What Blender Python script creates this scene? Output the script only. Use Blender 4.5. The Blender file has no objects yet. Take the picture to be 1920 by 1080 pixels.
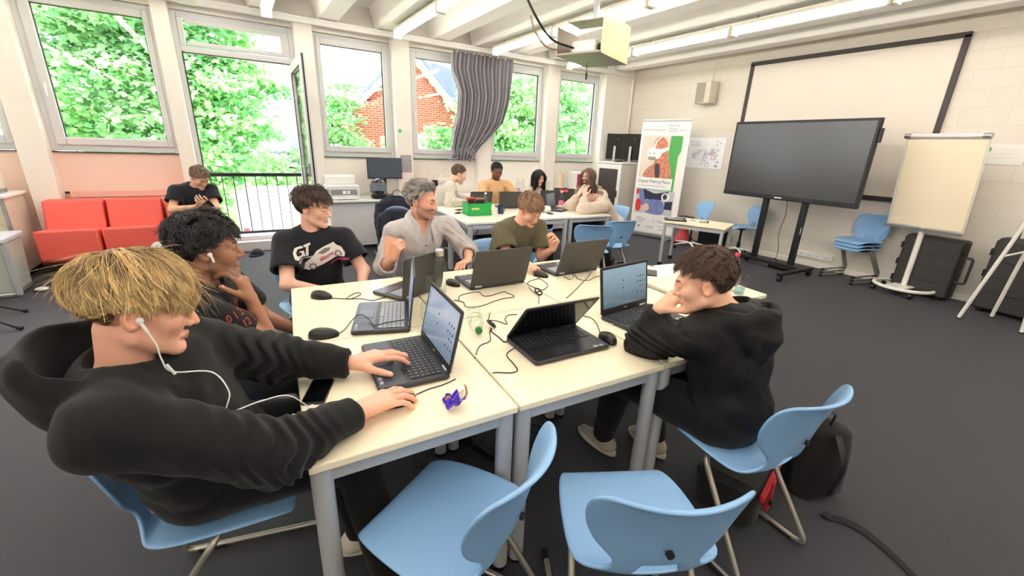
import bpy, bmesh, math, random
import numpy as np
from mathutils import Matrix, Vector, Euler
from mathutils.bvhtree import BVHTree

scene = bpy.context.scene
COL = scene.collection
PI = math.pi
random.seed(7)
RNG = np.random.default_rng(7)

# ------------------------------------------------------------------ camera, world, exposure
CAM_H = 1.57
yaw, pitch, roll = math.radians(32.4434), math.radians(-18.3895), math.radians(2.2534)
fw = Vector((math.sin(yaw) * math.cos(pitch), math.cos(yaw) * math.cos(pitch), math.sin(pitch)))
r0 = Vector((math.cos(yaw), -math.sin(yaw), 0))
u0 = r0.cross(fw)
cr = r0 * math.cos(roll) + u0 * math.sin(roll)
cu = -r0 * math.sin(roll) + u0 * math.cos(roll)
cam_data = bpy.data.cameras.new('camera')
cam_data.sensor_width = 36.0
cam_data.lens = 793.16 / 1920 * 36.0
cam_data.clip_start = 0.05
cam_data.clip_end = 300
cam = bpy.data.objects.new('camera', cam_data)
m = Matrix.Identity(4)
for i in range(3):
    m[i][0], m[i][1], m[i][2] = cr[i], cu[i], -fw[i]
m[0][3], m[1][3], m[2][3] = 0, 0, CAM_H
cam.matrix_world = m
COL.objects.link(cam)
scene.camera = cam

world = bpy.data.worlds.new('overcast_sky')
scene.world = world
world.use_nodes = True
wn = world.node_tree.nodes
wl = world.node_tree.links
bg = wn['Background']
SKY_STRENGTH = 4.0
tc = wn.new('ShaderNodeTexCoord')
nz = wn.new('ShaderNodeTexNoise'); nz.inputs['Scale'].default_value = 2.2; nz.inputs['Detail'].default_value = 5
rp = wn.new('ShaderNodeValToRGB')
rp.color_ramp.elements[0].position = 0.35; rp.color_ramp.elements[0].color = (0.82, 0.89, 1.0, 1)
rp.color_ramp.elements[1].position = 0.65; rp.color_ramp.elements[1].color = (0.95, 0.98, 1, 1)
wl.new(tc.outputs['Generated'], nz.inputs['Vector']); wl.new(nz.outputs['Fac'], rp.inputs['Fac'])
wl.new(rp.outputs['Color'], bg.inputs['Color'])
bg.inputs['Strength'].default_value = SKY_STRENGTH
TUBE_STRENGTH = 14.0

vs = scene.view_settings
vs.view_transform = 'Standard'
vs.look = 'None'
vs.exposure = 0.6
vs.gamma = 1.0
vs.use_curve_mapping = False
scene.cycles.max_bounces = 10
scene.cycles.diffuse_bounces = 6
scene.cycles.transparent_max_bounces = 24
scene.cycles.sample_clamp_indirect = 8.0
scene.cycles.caustics_reflective = False
scene.cycles.caustics_refractive = False

# ------------------------------------------------------------------ materials
def srgb(r, g, b):
    f = lambda c: (c / 255 / 12.92) if c / 255 <= 0.04045 else ((c / 255 + 0.055) / 1.055) ** 2.4
    return (f(r), f(g), f(b), 1.0)

def mat(name, color, rough=0.5, metal=0.0, noise=0.0, nscale=30.0, bump=0.0, bscale=200.0, attr=None,
        spec=0.5, trans=0.0, sheen=0.0, emit=None, emit_s=0.0, coat=0.0, sss=0.0):
    """procedural principled material; colour given as sRGB 0-255 triple"""
    mt = bpy.data.materials.new(name)
    mt.use_nodes = True
    nt = mt.node_tree
    p = nt.nodes['Principled BSDF']
    c = srgb(*color)
    p.inputs['Base Color'].default_value = c
    p.inputs['Roughness'].default_value = rough
    p.inputs['Metallic'].default_value = metal
    p.inputs['Specular IOR Level'].default_value = spec
    if trans: p.inputs['Transmission Weight'].default_value = trans
    if sheen: p.inputs['Sheen Weight'].default_value = sheen
    if coat: p.inputs['Coat Weight'].default_value = coat
    if sss:
        p.inputs['Subsurface Weight'].default_value = sss
        p.inputs['Subsurface Radius'].default_value = (0.012, 0.005, 0.003)
        p.inputs['Subsurface Scale'].default_value = 0.6
    if emit is not None:
        p.inputs['Emission Color'].default_value = srgb(*emit)
        p.inputs['Emission Strength'].default_value = emit_s
    src = None
    t = nt.nodes.new('ShaderNodeTexCoord')
    if attr:
        a = nt.nodes.new('ShaderNodeVertexColor'); a.layer_name = attr
        src = a.outputs['Color']
    if noise:
        n = nt.nodes.new('ShaderNodeTexNoise'); n.inputs['Scale'].default_value = nscale; n.inputs['Detail'].default_value = 4
        nt.links.new(t.outputs['Object'], n.inputs['Vector'])
        mr = nt.nodes.new('ShaderNodeMapRange')
        mr.inputs['From Min'].default_value = 0.3; mr.inputs['From Max'].default_value = 0.7
        mr.inputs['To Min'].default_value = 1 - noise; mr.inputs['To Max'].default_value = 1 + noise
        nt.links.new(n.outputs['Fac'], mr.inputs['Value'])
        mx = nt.nodes.new('ShaderNodeMix'); mx.data_type = 'RGBA'; mx.blend_type = 'MULTIPLY'; mx.inputs[0].default_value = 1
        if src is not None: nt.links.new(src, mx.inputs[6])
        else: mx.inputs[6].default_value = c
        cb = nt.nodes.new('ShaderNodeCombineColor')
        for k in range(3): nt.links.new(mr.outputs['Result'], cb.inputs[k])
        nt.links.new(cb.outputs['Color'], mx.inputs[7])
        src = mx.outputs[2]
    if src is not None:
        nt.links.new(src, p.inputs['Base Color'])
    if bump:
        n2 = nt.nodes.new('ShaderNodeTexNoise'); n2.inputs['Scale'].default_value = bscale; n2.inputs['Detail'].default_value = 3
        nt.links.new(t.outputs['Object'], n2.inputs['Vector'])
        b = nt.nodes.new('ShaderNodeBump'); b.inputs['Strength'].default_value = bump; b.inputs['Distance'].default_value = 0.01
        nt.links.new(n2.outputs['Fac'], b.inputs['Height']); nt.links.new(b.outputs['Normal'], p.inputs['Normal'])
    return mt

def brick_mat(name, c1, c2, mortar, w, h, mw, rough=0.6, bump=0.4, axis='X'):
    mt = bpy.data.materials.new(name); mt.use_nodes = True
    nt = mt.node_tree; p = nt.nodes['Principled BSDF']; p.inputs['Roughness'].default_value = rough
    t = nt.nodes.new('ShaderNodeTexCoord'); mp = nt.nodes.new('ShaderNodeMapping')
    sp = nt.nodes.new('ShaderNodeSeparateXYZ'); cb = nt.nodes.new('ShaderNodeCombineXYZ')
    nt.links.new(t.outputs['Object'], sp.inputs[0])
    nt.links.new(sp.outputs[axis], cb.inputs[0]); nt.links.new(sp.outputs['Z'], cb.inputs[1]); nt.links.new(cb.outputs[0], mp.inputs['Vector'])
    b = nt.nodes.new('ShaderNodeTexBrick')
    b.inputs['Color1'].default_value = srgb(*c1); b.inputs['Color2'].default_value = srgb(*c2); b.inputs['Mortar'].default_value = srgb(*mortar)
    b.inputs['Scale'].default_value = 1; b.inputs['Brick Width'].default_value = w; b.inputs['Row Height'].default_value = h
    b.inputs['Mortar Size'].default_value = mw; b.inputs['Mortar Smooth'].default_value = 0.3
    nt.links.new(mp.outputs['Vector'], b.inputs['Vector'])
    nt.links.new(b.outputs['Color'], p.inputs['Base Color'])
    bp = nt.nodes.new('ShaderNodeBump'); bp.inputs['Strength'].default_value = bump; bp.inputs['Distance'].default_value = 0.004; bp.invert = True
    nt.links.new(b.outputs['Fac'], bp.inputs['Height']); nt.links.new(bp.outputs['Normal'], p.inputs['Normal'])
    return mt

def glass_mat(name, tint=(255, 255, 255), gloss=0.06, rough=0.0):
    """thin clear pane: see-through with a Fresnel-weighted reflection"""
    mt = bpy.data.materials.new(name); mt.use_nodes = True
    nt = mt.node_tree; nt.nodes.remove(nt.nodes['Principled BSDF'])
    out = nt.nodes['Material Output']
    tr = nt.nodes.new('ShaderNodeBsdfTransparent'); tr.inputs['Color'].default_value = srgb(*tint)
    gl = nt.nodes.new('ShaderNodeBsdfGlossy'); gl.inputs['Roughness'].default_value = rough
    lw = nt.nodes.new('ShaderNodeLayerWeight'); lw.inputs['Blend'].default_value = 0.5
    pw = nt.nodes.new('ShaderNodeMath'); pw.operation = 'POWER'; pw.inputs[1].default_value = 3.0
    ma = nt.nodes.new('ShaderNodeMath'); ma.operation = 'MULTIPLY_ADD'; ma.inputs[1].default_value = 0.40; ma.inputs[2].default_value = gloss * .4
    mx = nt.nodes.new('ShaderNodeMixShader')
    nt.links.new(lw.outputs['Facing'], pw.inputs[0]); nt.links.new(pw.outputs[0], ma.inputs[0])
    nt.links.new(ma.outputs[0], mx.inputs['Fac']); nt.links.new(tr.outputs[0], mx.inputs[1]); nt.links.new(gl.outputs[0], mx.inputs[2])
    nt.links.new(mx.outputs[0], out.inputs['Surface'])
    return mt

# ------------------------------------------------------------------ scene graph helpers
def tag(o, label=None, cat=None, group=None, kind=None):
    if label: o['label'] = label
    if cat: o['category'] = cat
    if group: o['group'] = group
    if kind: o['kind'] = kind
    return o

def thing(name, label, cat, loc=(0, 0, 0), rz=0.0, group=None):
    o = bpy.data.objects.new(name, None)
    o.empty_display_size = 0.1
    o.location = loc; o.rotation_euler = (0, 0, rz)
    COL.objects.link(o)
    return tag(o, label, cat, group)

def dup(root, loc, rz=None, label=None, name=None):
    def cp(o, par):
        c = o.copy(); COL.objects.link(c); c.parent = par
        for ch in list(o.children): cp(ch, c)
        return c
    r = cp(root, None)
    r.location = loc
    if rz is not None: r.rotation_euler = (0, 0, rz)
    if label: r['label'] = label
    if name: r.name = name
    return r

def rotz(a):
    return np.array([[math.cos(a), -math.sin(a), 0], [math.sin(a), math.cos(a), 0], [0, 0, 1.0]])

def eul(rx, ry, rz):
    return np.array(Euler((rx, ry, rz)).to_matrix())

def unit(v):
    v = np.asarray(v, float); return v / (np.linalg.norm(v) + 1e-12)

def spline(pts, n=8, closed=False):
    """Catmull-Rom resample"""
    P = np.asarray(pts, float); out = []
    k = len(P)
    rng = range(k) if closed else range(k - 1)
    for i in rng:
        if closed:
            a, b, c, d = P[(i - 1) % k], P[i], P[(i + 1) % k], P[(i + 2) % k]
        else:
            b, c = P[i], P[i + 1]
            a = P[i - 1] if i > 0 else 2 * b - c
            d = P[i + 2] if i + 2 < k else 2 * c - b
        for t in np.linspace(0, 1, n, endpoint=False):
            out.append(0.5 * ((2 * b) + (-a + c) * t + (2 * a - 5 * b + 4 * c - d) * t * t + (-a + 3 * b - 3 * c + d) * t ** 3))
    if not closed: out.append(P[-1])
    return np.array(out)

def bend(pts, r=0.06, n=6):
    """polyline with rounded corners"""
    P = [np.asarray(p, float) for p in pts]; out = [P[0]]
    for i in range(1, len(P) - 1):
        a, b, c = P[i - 1], P[i], P[i + 1]
        ra = min(r, np.linalg.norm(a - b) * 0.49); rb = min(r, np.linalg.norm(c - b) * 0.49)
        s, e = b + unit(a - b) * ra, b + unit(c - b) * rb
        for t in np.linspace(0, 1, n):
            out.append((1 - t) ** 2 * s + 2 * t * (1 - t) * b + t * t * e)
    out.append(P[-1])
    return np.array(out)

class MB:
    """mesh builder collecting shapes for ONE mesh object"""
    def __init__(self): self.v = []; self.f = []; self.m = []; self.n = 0
    def add(self, V, F, mi=0, M=None, t=None):
        V = np.asarray(V, float)
        if M is not None: V = V @ np.asarray(M).T
        if t is not None: V = V + np.asarray(t, float)
        self.v.append(V); o = self.n
        self.f += [tuple(int(i) + o for i in q) for q in F]; self.m += [mi] * len(F); self.n += len(V)
        return self
    def box(self, c, s, M=None, mi=0, taper=None):
        x, y, z = [k / 2 for k in s]
        V = np.array([(-x, -y, -z), (x, -y, -z), (x, y, -z), (-x, y, -z), (-x, -y, z), (x, -y, z), (x, y, z), (-x, y, z)])
        if taper: V[4:, 0] *= taper[0]; V[4:, 1] *= taper[1]
        F = [(0, 3, 2, 1), (4, 5, 6, 7), (0, 1, 5, 4), (1, 2, 6, 5), (2, 3, 7, 6), (3, 0, 4, 7)]
        return self.add(V, F, mi, M, c)
    def rbox(self, c, s, r=0.01, M=None, mi=0, seg=3):
        """box with rounded vertical edges and softened rims"""
        x, y, z = s[0] / 2, s[1] / 2, s[2] / 2
        r = min(r, x * .99, y * .99)
        ring = []
        for (cx, cy, a0) in ((x - r, y - r, 0), (-x + r, y - r, PI / 2), (-x + r, -y + r, PI), (x - r, -y + r, 1.5 * PI)):
            for k in range(seg + 1):
                a = a0 + PI / 2 * k / seg; ring.append((cx, cy, math.cos(a), math.sin(a)))
        e = min(r, z) * 0.5
        V = []
        for (zz, rr) in ((-z, r - e), (-z + e, r), (z - e, r), (z, r - e)):
            for (cx, cy, ca, sa) in ring: V.append((cx + rr * ca, cy + rr * sa, zz))
        n = len(ring); F = []
        for k in range(3):
            for i in range(n):
                j = (i + 1) % n; F.append((k * n + i, k * n + j, (k + 1) * n + j, (k + 1) * n + i))
        F.append(tuple(range(n - 1, -1, -1))); F.append(tuple(range(3 * n, 4 * n)))
        return self.add(V, F, mi, M, c)
    def cyl(self, a, b, r0, r1=None, n=16, mi=0, caps=True):
        a = np.asarray(a, float); b = np.asarray(b, float); r1 = r0 if r1 is None else r1
        w = unit(b - a); h = np.array([1, 0, 0]) if abs(w[0]) < .8 else np.array([0, 1, 0]); u = unit(np.cross(w, h)); v = np.cross(w, u)
        ang = np.arange(n) * 2 * PI / n
        C = np.outer(np.cos(ang), u) + np.outer(np.sin(ang), v)
        V = np.vstack([a + C * r0, b + C * r1])
        F = [(i, (i + 1) % n, n + (i + 1) % n, n + i) for i in range(n)]
        if caps: F += [tuple(range(n - 1, -1, -1)), tuple(range(n, 2 * n))]
        return self.add(V, F, mi)
    def tube(self, P, r, n=10, mi=0, caps=True, closed=False, flat=None):
        P = np.asarray(P, float); k = len(P)
        R = np.full(k, r) if np.isscalar(r) else np.asarray(r, float)
        T = np.gradient(P, axis=0)
        if closed: T = np.roll(P, -1, 0) - np.roll(P, 1, 0)
        T = T / (np.linalg.norm(T, axis=1, keepdims=True) + 1e-12)
        h = np.array([0, 0, 1.0]) if abs(T[0][2]) < .9 else np.array([1.0, 0, 0])
        u = unit(np.cross(T[0], h)); V = []
        ang = np.arange(n) * 2 * PI / n
        for i in range(k):
            u = unit(u - T[i] * np.dot(u, T[i])); v = np.cross(T[i], u)
            fl = 1.0 if flat is None else flat
            V.append(P[i] + R[i] * (np.outer(np.cos(ang), u) + fl * np.outer(np.sin(ang), v)))
        V = np.vstack(V); F = []
        for i in range(k if closed else k - 1):
            i2 = (i + 1) % k
            F += [(i * n + j, i * n + (j + 1) % n, i2 * n + (j + 1) % n, i2 * n + j) for j in range(n)]
        if caps and not closed: F += [tuple(range(n - 1, -1, -1)), tuple(range((k - 1) * n, k * n))]
        return self.add(V, F, mi)
    def lathe(self, prof, c=(0, 0, 0), n=24, mi=0, M=None):
        V = []; F = []; k = len(prof)
        for (r, z) in prof:
            for j in range(n):
                a = 2 * PI * j / n; V.append((r * math.cos(a), r * math.sin(a), z))
        for i in range(k - 1):
            F += [(i * n + j, i * n + (j + 1) % n, (i + 1) * n + (j + 1) % n, (i + 1) * n + j) for j in range(n)]
        if prof[0][0] > 1e-6: F.append(tuple(range(n - 1, -1, -1)))
        if prof[-1][0] > 1e-6: F.append(tuple(range((k - 1) * n, k * n)))
        return self.add(V, F, mi, M, c)
    def ell(self, c, r, n=16, mi=0, M=None):
        V = []; F = []; k = n // 2
        for i in range(k + 1):
            th = PI * i / k
            for j in range(n):
                a = 2 * PI * j / n; V.append((r[0] * math.sin(th) * math.cos(a), r[1] * math.sin(th) * math.sin(a), -r[2] * math.cos(th)))
        for i in range(k):
            F += [(i * n + j, i * n + (j + 1) % n, (i + 1) * n + (j + 1) % n, (i + 1) * n + j) for j in range(n)]
        return self.add(V, F, mi, M, c)
    def prism(self, poly, z0, z1, M=None, t=None, mi=0):
        n = len(poly); V = [(x, y, z0) for x, y in poly] + [(x, y, z1) for x, y in poly]
        F = [tuple(range(n - 1, -1, -1)), tuple(range(n, 2 * n))] + [(i, (i + 1) % n, n + (i + 1) % n, n + i) for i in range(n)]
        return self.add(V, F, mi, M, t)
    def grid(self, fn, nu, nv, mi=0, thick=0.0):
        """surface fn(u,v)->xyz sampled on a grid; thick gives it a solid back"""
        P = np.array([[fn(i / nu, j / nv) for i in range(nu + 1)] for j in range(nv + 1)], float)
        idx = lambda i, j: j * (nu + 1) + i
        F = [(idx(i, j), idx(i + 1, j), idx(i + 1, j + 1), idx(i, j + 1)) for j in range(nv) for i in range(nu)]
        V = P.reshape(-1, 3)
        if thick:
            du = np.gradient(P, axis=1); dv = np.gradient(P, axis=0); N = np.cross(du, dv)
            N /= np.linalg.norm(N, axis=2, keepdims=True) + 1e-12
            V2 = (P - N * thick).reshape(-1, 3); o = len(V)
            F2 = [tuple(reversed([k + o for k in q])) for q in F]
            border = [idx(i, 0) for i in range(nu)] + [idx(nu, j) for j in range(nv)] + [idx(i, nv) for i in range(nu, 0, -1)] + [idx(0, j) for j in range(nv, 0, -1)]
            F3 = [(border[(k + 1) % len(border)], border[k], border[k] + o, border[(k + 1) % len(border)] + o) for k in range(len(border))]
            return self.add(np.vstack([V, V2]), F + F2 + F3, mi)
        return self.add(V, F, mi)
    def build(self, name, mats, parent=None, smooth=40, bevel=0.0, loc=None):
        me = bpy.data.meshes.new(name)
        V = np.vstack(self.v) if self.v else np.zeros((0, 3))
        me.from_pydata(V.tolist(), [], self.f)
        if not isinstance(mats, (list, tuple)): mats = [mats]
        for q in mats: me.materials.append(q)
        if len(mats) > 1: me.polygons.foreach_set('material_index', self.m)
        if smooth:
            me.polygons.foreach_set('use_smooth', [True] * len(me.polygons))
            me.set_sharp_from_angle(angle=math.radians(smooth))
        me.update()
        o = bpy.data.objects.new(name, me); COL.objects.link(o)
        if parent is not None: o.parent = parent
        if loc is not None: o.location = loc
        if bevel:
            b = o.modifiers.new('edge', 'BEVEL'); b.width = bevel; b.segments = 2; b.limit_method = 'ANGLE'; b.angle_limit = math.radians(40)
        return o

def text_mesh(body, size, align='CENTER', extrude=0.0, bold=False, spacing=1.0):
    """2D lettering as (verts, faces), built from the built-in font"""
    cu_ = bpy.data.curves.new('lettering', 'FONT'); cu_.body = body; cu_.size = size
    cu_.align_x = align; cu_.align_y = 'CENTER'; cu_.extrude = extrude; cu_.resolution_u = 3; cu_.space_character = spacing
    if bold: cu_.offset = size * 0.02
    ob = bpy.data.objects.new('lettering', cu_); COL.objects.link(ob)
    dg = bpy.context.evaluated_depsgraph_get()
    me = ob.evaluated_get(dg).to_mesh()
    V = np.array([v.co[:] for v in me.vertices]).reshape(-1, 3); F = [tuple(p.vertices) for p in me.polygons]
    ob.evaluated_get(dg).to_mesh_clear()
    bpy.data.objects.remove(ob); bpy.data.curves.remove(cu_)
    return V, F
# ------------------------------------------------------------------ room shell
M = {}
M['wall'] = mat('white_wall_paint', (243, 238, 231), 0.7, noise=0.015, nscale=3, bump=0.05, bscale=60)
M['red_bounce'] = mat('parapet_red_bounce_tint', (244, 212, 198), 0.7, noise=0.015, nscale=3)  # bounce light from the red armchairs put into the parapet colour
M['block'] = brick_mat('white_painted_blocks', (226, 218, 208), (223, 215, 205), (217, 209, 199), 0.40, 0.20, 0.006, 0.6, 0.22, 'Y')
M['ceil'] = mat('ceiling_white', (250, 247, 244), 0.8, noise=0.01, nscale=4)
M['carpet'] = mat('anthracite_carpet', (48, 48, 56), 0.58, noise=0.30, nscale=420, bump=0.5, bscale=520, spec=0.42, sheen=.08)
M['pvc'] = mat('window_frame_grey', (219, 219, 221), 0.4)
M['dark_seal'] = mat('dark_rubber_seal', (52, 50, 54), 0.6)
M['pane'] = glass_mat('window_glass')
M['white'] = mat('white_plastic', (240, 239, 236), 0.4)
M['steel'] = mat('silver_tube', (176, 178, 182), 0.35, 0.75)
M['chrome'] = mat('chrome', (215, 216, 220), 0.15, 1.0)
M['black'] = mat('black_plastic', (24, 24, 26), 0.42)
M['black_rubber'] = mat('black_rubber', (18, 18, 19), 0.7)
M['dark_metal'] = mat('dark_metal', (44, 44, 47), 0.45, 0.4)

XR, YW = 7.28, 7.2
XL, YB, ZC = -4.6, -3.4, 3.42

def struct(name, mb, mats, smooth=40, bevel=0.0):
    o = mb.build(name, mats, None, smooth, bevel); o['kind'] = 'structure'; return o

# floor with speckled carpet
b = MB(); b.add([(XL, YB, 0), (XR, YB, 0), (XR, YW + .1, 0), (XL, YW + .1, 0)], [(0, 1, 2, 3)])
fl = struct('floor', b, M['carpet'])
nt = M['carpet'].node_tree
t = nt.nodes.new('ShaderNodeTexCoord'); v = nt.nodes.new('ShaderNodeTexNoise'); v.inputs['Scale'].default_value = 160; v.inputs['Detail'].default_value = 1
nt.links.new(t.outputs['Object'], v.inputs['Vector'])
cr_ = nt.nodes.new('ShaderNodeValToRGB'); cr_.color_ramp.elements[0].position = 0.70; cr_.color_ramp.elements[0].color = (0, 0, 0, 1); cr_.color_ramp.elements[1].position = 0.78
nt.links.new(v.outputs['Fac'], cr_.inputs['Fac'])
pb = nt.nodes['Principled BSDF']; prev = pb.inputs['Base Color'].links[0].from_socket
mx = nt.nodes.new('ShaderNodeMix'); mx.data_type = 'RGBA'; mx.inputs[7].default_value = srgb(112, 110, 116)
nt.links.new(cr_.outputs['Color'], mx.inputs[0]); nt.links.new(prev, mx.inputs[6]); nt.links.new(mx.outputs[2], pb.inputs['Base Color'])

b = MB(); b.add([(XL, YB, ZC), (XR, YB, ZC), (XR, YW + .1, ZC), (XL, YW + .1, ZC)], [(3, 2, 1, 0)])
struct('ceiling', b, M['ceil'])
for x in (-3.5, -2.7, -1.9, -1.1, -0.3, 0.5, 1.3, 2.1, 2.95, 3.7, 4.5, 5.3, 6.1, 6.85):
    b = MB(); w0, w1 = 0.125, 0.20
    b.prism([(x - w0, 3.12), (x + w0, 3.12), (x + w1, ZC), (x - w1, ZC)], YB, 7.16, np.array([[1, 0, 0], [0, 0, 1.0], [0, 1.0, 0]]))
    struct('ceiling_beam', b, M['ceil'], bevel=0.012)

b = MB(); b.add([(XR, YB, 0), (XR, YW + .1, 0), (XR, YW + .1, ZC), (XR, YB, ZC)], [(0, 1, 2, 3)])
struct('wall_right', b, M['block'])
b = MB(); b.add([(XL, YB, 0), (XL, YW + .1, 0), (XL, YW + .1, ZC), (XL, YB, ZC)], [(3, 2, 1, 0)])
struct('wall_left', b, M['wall'])
b = MB(); b.add([(XL, YB, 0), (XR, YB, 0), (XR, YB, ZC), (XL, YB, ZC)], [(3, 2, 1, 0)])
struct('wall_rear', b, M['wall'])
b = MB(); b.box((2.5, 7.17, 0.05), (9.5, 0.02, 0.0)) if False else None
b = MB(); b.box((XR - .008, 2.0, 0.04), (0.014, 10.4, 0.08)); struct('baseboard_right', b, M['wall'], bevel=0.003)

# window wall: parapet panels, lintel, pillars
SILL = 1.335
par = [(XL, -1.93, 'red_bounce'), (-1.93, -0.55, 'red_bounce'), (0.86, 2.32, 'wall'), (2.32, 3.77, 'wall'), (3.77, 5.23, 'wall'), (5.23, XR, 'wall')]
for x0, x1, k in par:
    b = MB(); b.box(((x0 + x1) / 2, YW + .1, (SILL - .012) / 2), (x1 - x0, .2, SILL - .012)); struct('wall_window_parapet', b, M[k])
b = MB(); b.box(((XL + XR) / 2, YW + .1, (3.0 + ZC) / 2), (XR - XL, .2, ZC - 3.0)); struct('wall_window_lintel', b, M['wall'])
pil = [(-2.06, -1.82), (-.63, -.47), (.86, 1.09), (2.19, 2.45), (3.655, 3.91), (5.09, 5.365)]
for x0, x1 in pil:
    b = MB(); b.box(((x0 + x1) / 2, (7.03 + 7.4) / 2, 1.56), (x1 - x0, .37, 3.12)); struct('wall_window_pillar', b, M['wall'], bevel=0.008)
b = MB(); b.box(((6.50 + XR) / 2, 7.2, ZC / 2), (XR - 6.50, .4, ZC)); struct('wall_window_corner', b, M['wall'], bevel=0.008)
b = MB(); b.cyl((7.215, 6.965, 0), (7.215, 6.965, 3.0), .022); struct('trim_1', b, M['wall'])

wid = [0]
def window(x0, x1, z0=SILL, z1=2.99, gl=.145, gr=.105, gb=.155, gt=.135, handle=True):
    wid[0] += 1
    root = thing('window_%d' % wid[0], None, None, (x0, YW, z0)); root['kind'] = 'structure'
    W, H = x1 - x0, z1 - z0
    def ring(mb, a, bb, c, d, A, B, C_, D, y0, y1):
        # frame between outer rect (a,bb)-(c,d) and inner rect (A,B)-(C,D)
        mb.box(((a + A) / 2, (y0 + y1) / 2, (bb + d) / 2), (A - a, y1 - y0, d - bb))
        mb.box(((C_ + c) / 2, (y0 + y1) / 2, (bb + d) / 2), (c - C_, y1 - y0, d - bb))
        mb.box(((A + C_) / 2, (y0 + y1) / 2, (bb + B) / 2), (C_ - A, y1 - y0, B - bb))
        mb.box(((A + C_) / 2, (y0 + y1) / 2, (d + D) / 2), (C_ - A, y1 - y0, d - D))
    mb = MB(); ring(mb, 0, 0, W, H, .06, .075, W - .05, H - .055, .0, .09); mb.build('window_frame', M['pvc'], root, 0, .006)['kind'] = 'structure'
    mb = MB(); ring(mb, .055, .068, W - .045, H - .05, gl, gb, W - gr, H - gt, -.022, .07); mb.build('window_sash', M['pvc'], root, 0, .01)['kind'] = 'structure'
    mb = MB(); ring(mb, gl - .005, gb - .005, W - gr + .005, H - gt + .005, gl + .007, gb + .004, W - gr - .009, H - gt - .007, .012, .045); mb.build('window_seal', M['dark_seal'], root, 0)['kind'] = 'structure'
    mb = MB(); mb.box((W / 2, .03, H / 2), (W - gl - gr, .006, H - gb - gt)); mb.build('window_pane', M['pane'], root, 0)['kind'] = 'structure'
    mb = MB(); mb.box((W / 2, -.008, -.009), (W + .02, .035, .012)); mb.build('window_sill', M['dark_seal'], root, 0)['kind'] = 'structure'
    if handle:
        mb = MB(); mb.rbox((.10, -.03, H * .42), (.028, .012, .07), .006); mb.rbox((.10, -.052, H * .42 - .05), (.02, .022, .13), .008); mb.build('window_handle', M['white'], root, 40)['kind'] = 'structure'
        mb = MB(); mb.box((W - .075, -.03, H - .22), (.018, .02, .1)); mb.box((W - .075, -.03, .16), (.018, .02, .08)); mb.build('window_hinge', M['pvc'], root, 0, .003)['kind'] = 'structure'
    return root
window(-3.25, -2.06)
window(-1.82, -.63)
window(1.09, 2.19, gl=.11, gr=.12)
window(2.45, 3.655)
window(3.91, 5.09)
window(5.365, 6.50)

# balcony door: frame with transom light, leaf swung into the room
root = thing('door_1', None, None, (-.47, YW, 0)); root['kind'] = 'structure'
W = 1.33
mb = MB()
mb.box((.03, .04, 1.56), (.06, .12, 2.86)); mb.box((W - .03, .04, 1.56), (.06, .12, 2.86)); mb.box((W / 2, .04, 2.955), (W - .12, .118, .07)); mb.box((W / 2, .04, 2.575), (W - .12, .118, .07))
mb.build('door_frame', M['pvc'], root, 0, .006)['kind'] = 'structure'
mb = MB()
for (cx, cz, sx, sz) in ((.09, 2.77, .058, .30), (W - .11, 2.77, .098, .30), (W / 2 - .0, 2.892, W - .28, .056), (W / 2, 2.645, W - .28, .05)): mb.box((cx, .0, cz), (sx, .06, sz))
mb.build('transom_sash', M['pvc'], root, 0, .008)['kind'] = 'structure'
mb = MB(); mb.box((W / 2 - .02, .02, 2.77), (W - .27, .006, .20)); mb.build('transom_pane', M['pane'], root, 0)['kind'] = 'structure'
mb = MB(); mb.box((W / 2, .02, .07), (W, .36, .14)); mb.box((W / 2, .05, .17), (W, .18, .06)); mb.build('door_threshold', M['pvc'], root, 0, .008)['kind'] = 'structure'
mb = MB(); mb.box((.065, -.022, 1.4), (.012, .012, 2.3)); mb.box((W / 2, -.022, 2.535), (W - .12, .012, .012)); mb.build('door_seal', M['dark_seal'], root, 0)['kind'] = 'structure'
leaf = thing('door_leaf', None, None, (W - .055, -.03, .2)); leaf.parent = root; leaf['kind'] = 'structure'
leaf.rotation_euler = (0, 0, math.radians(89.5))
LW, LH = 1.17, 2.32   # leaf runs along local -x from the hinge
mb = MB()
for (cx, cz, sx, sz) in ((-.05, LH / 2, .10, LH), (-LW + .05, LH / 2, .10, LH), (-LW / 2, LH - .055, LW - .2, .11), (-LW / 2, .07, LW - .2, .14)): mb.box((cx, 0, cz), (sx, .065, sz))
mb.build('leaf_sash', M['pvc'], leaf, 0, .008)['kind'] = 'structure'
mb = MB()
for s in (-1, 1):
    for (cx, cz, sx, sz) in ((-.103, LH / 2, .008, LH - .25), (-LW + .103, LH / 2, .008, LH - .25), (-LW / 2, LH - .113, LW - .2, .008), (-LW / 2, .143, LW - .2, .008)): mb.box((cx, s * .025, cz), (sx, .012, sz))
mb.box((-LW - .001, 0, LH / 2), (.006, .02, LH))
mb.build('leaf_seal', M['dark_seal'], leaf, 0)['kind'] = 'structure'
mb = MB(); mb.box((-LW / 2, 0, LH / 2 + .01), (LW - .2, .006, LH - .25)); mb.build('leaf_pane', M['pane'], leaf, 0)['kind'] = 'structure'
mb = MB(); mb.rbox((-LW + .05, .045, 1.0), (.03, .025, .16), .008); mb.cyl((-LW + .05, .05, 1.04), (-LW + .05, .10, 1.04), .009); mb.rbox((-LW + .10, .105, 1.04), (.13, .018, .022), .008)
mb.build('leaf_handle', M['steel'], leaf, 40)['kind'] = 'structure'
mb = MB(); mb.box((-.62, -.008, 1.42), (.035, .004, .26)); so = mb.build('leaf_sticker', M['white'], leaf, 0); so['kind'] = 'structure'

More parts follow.
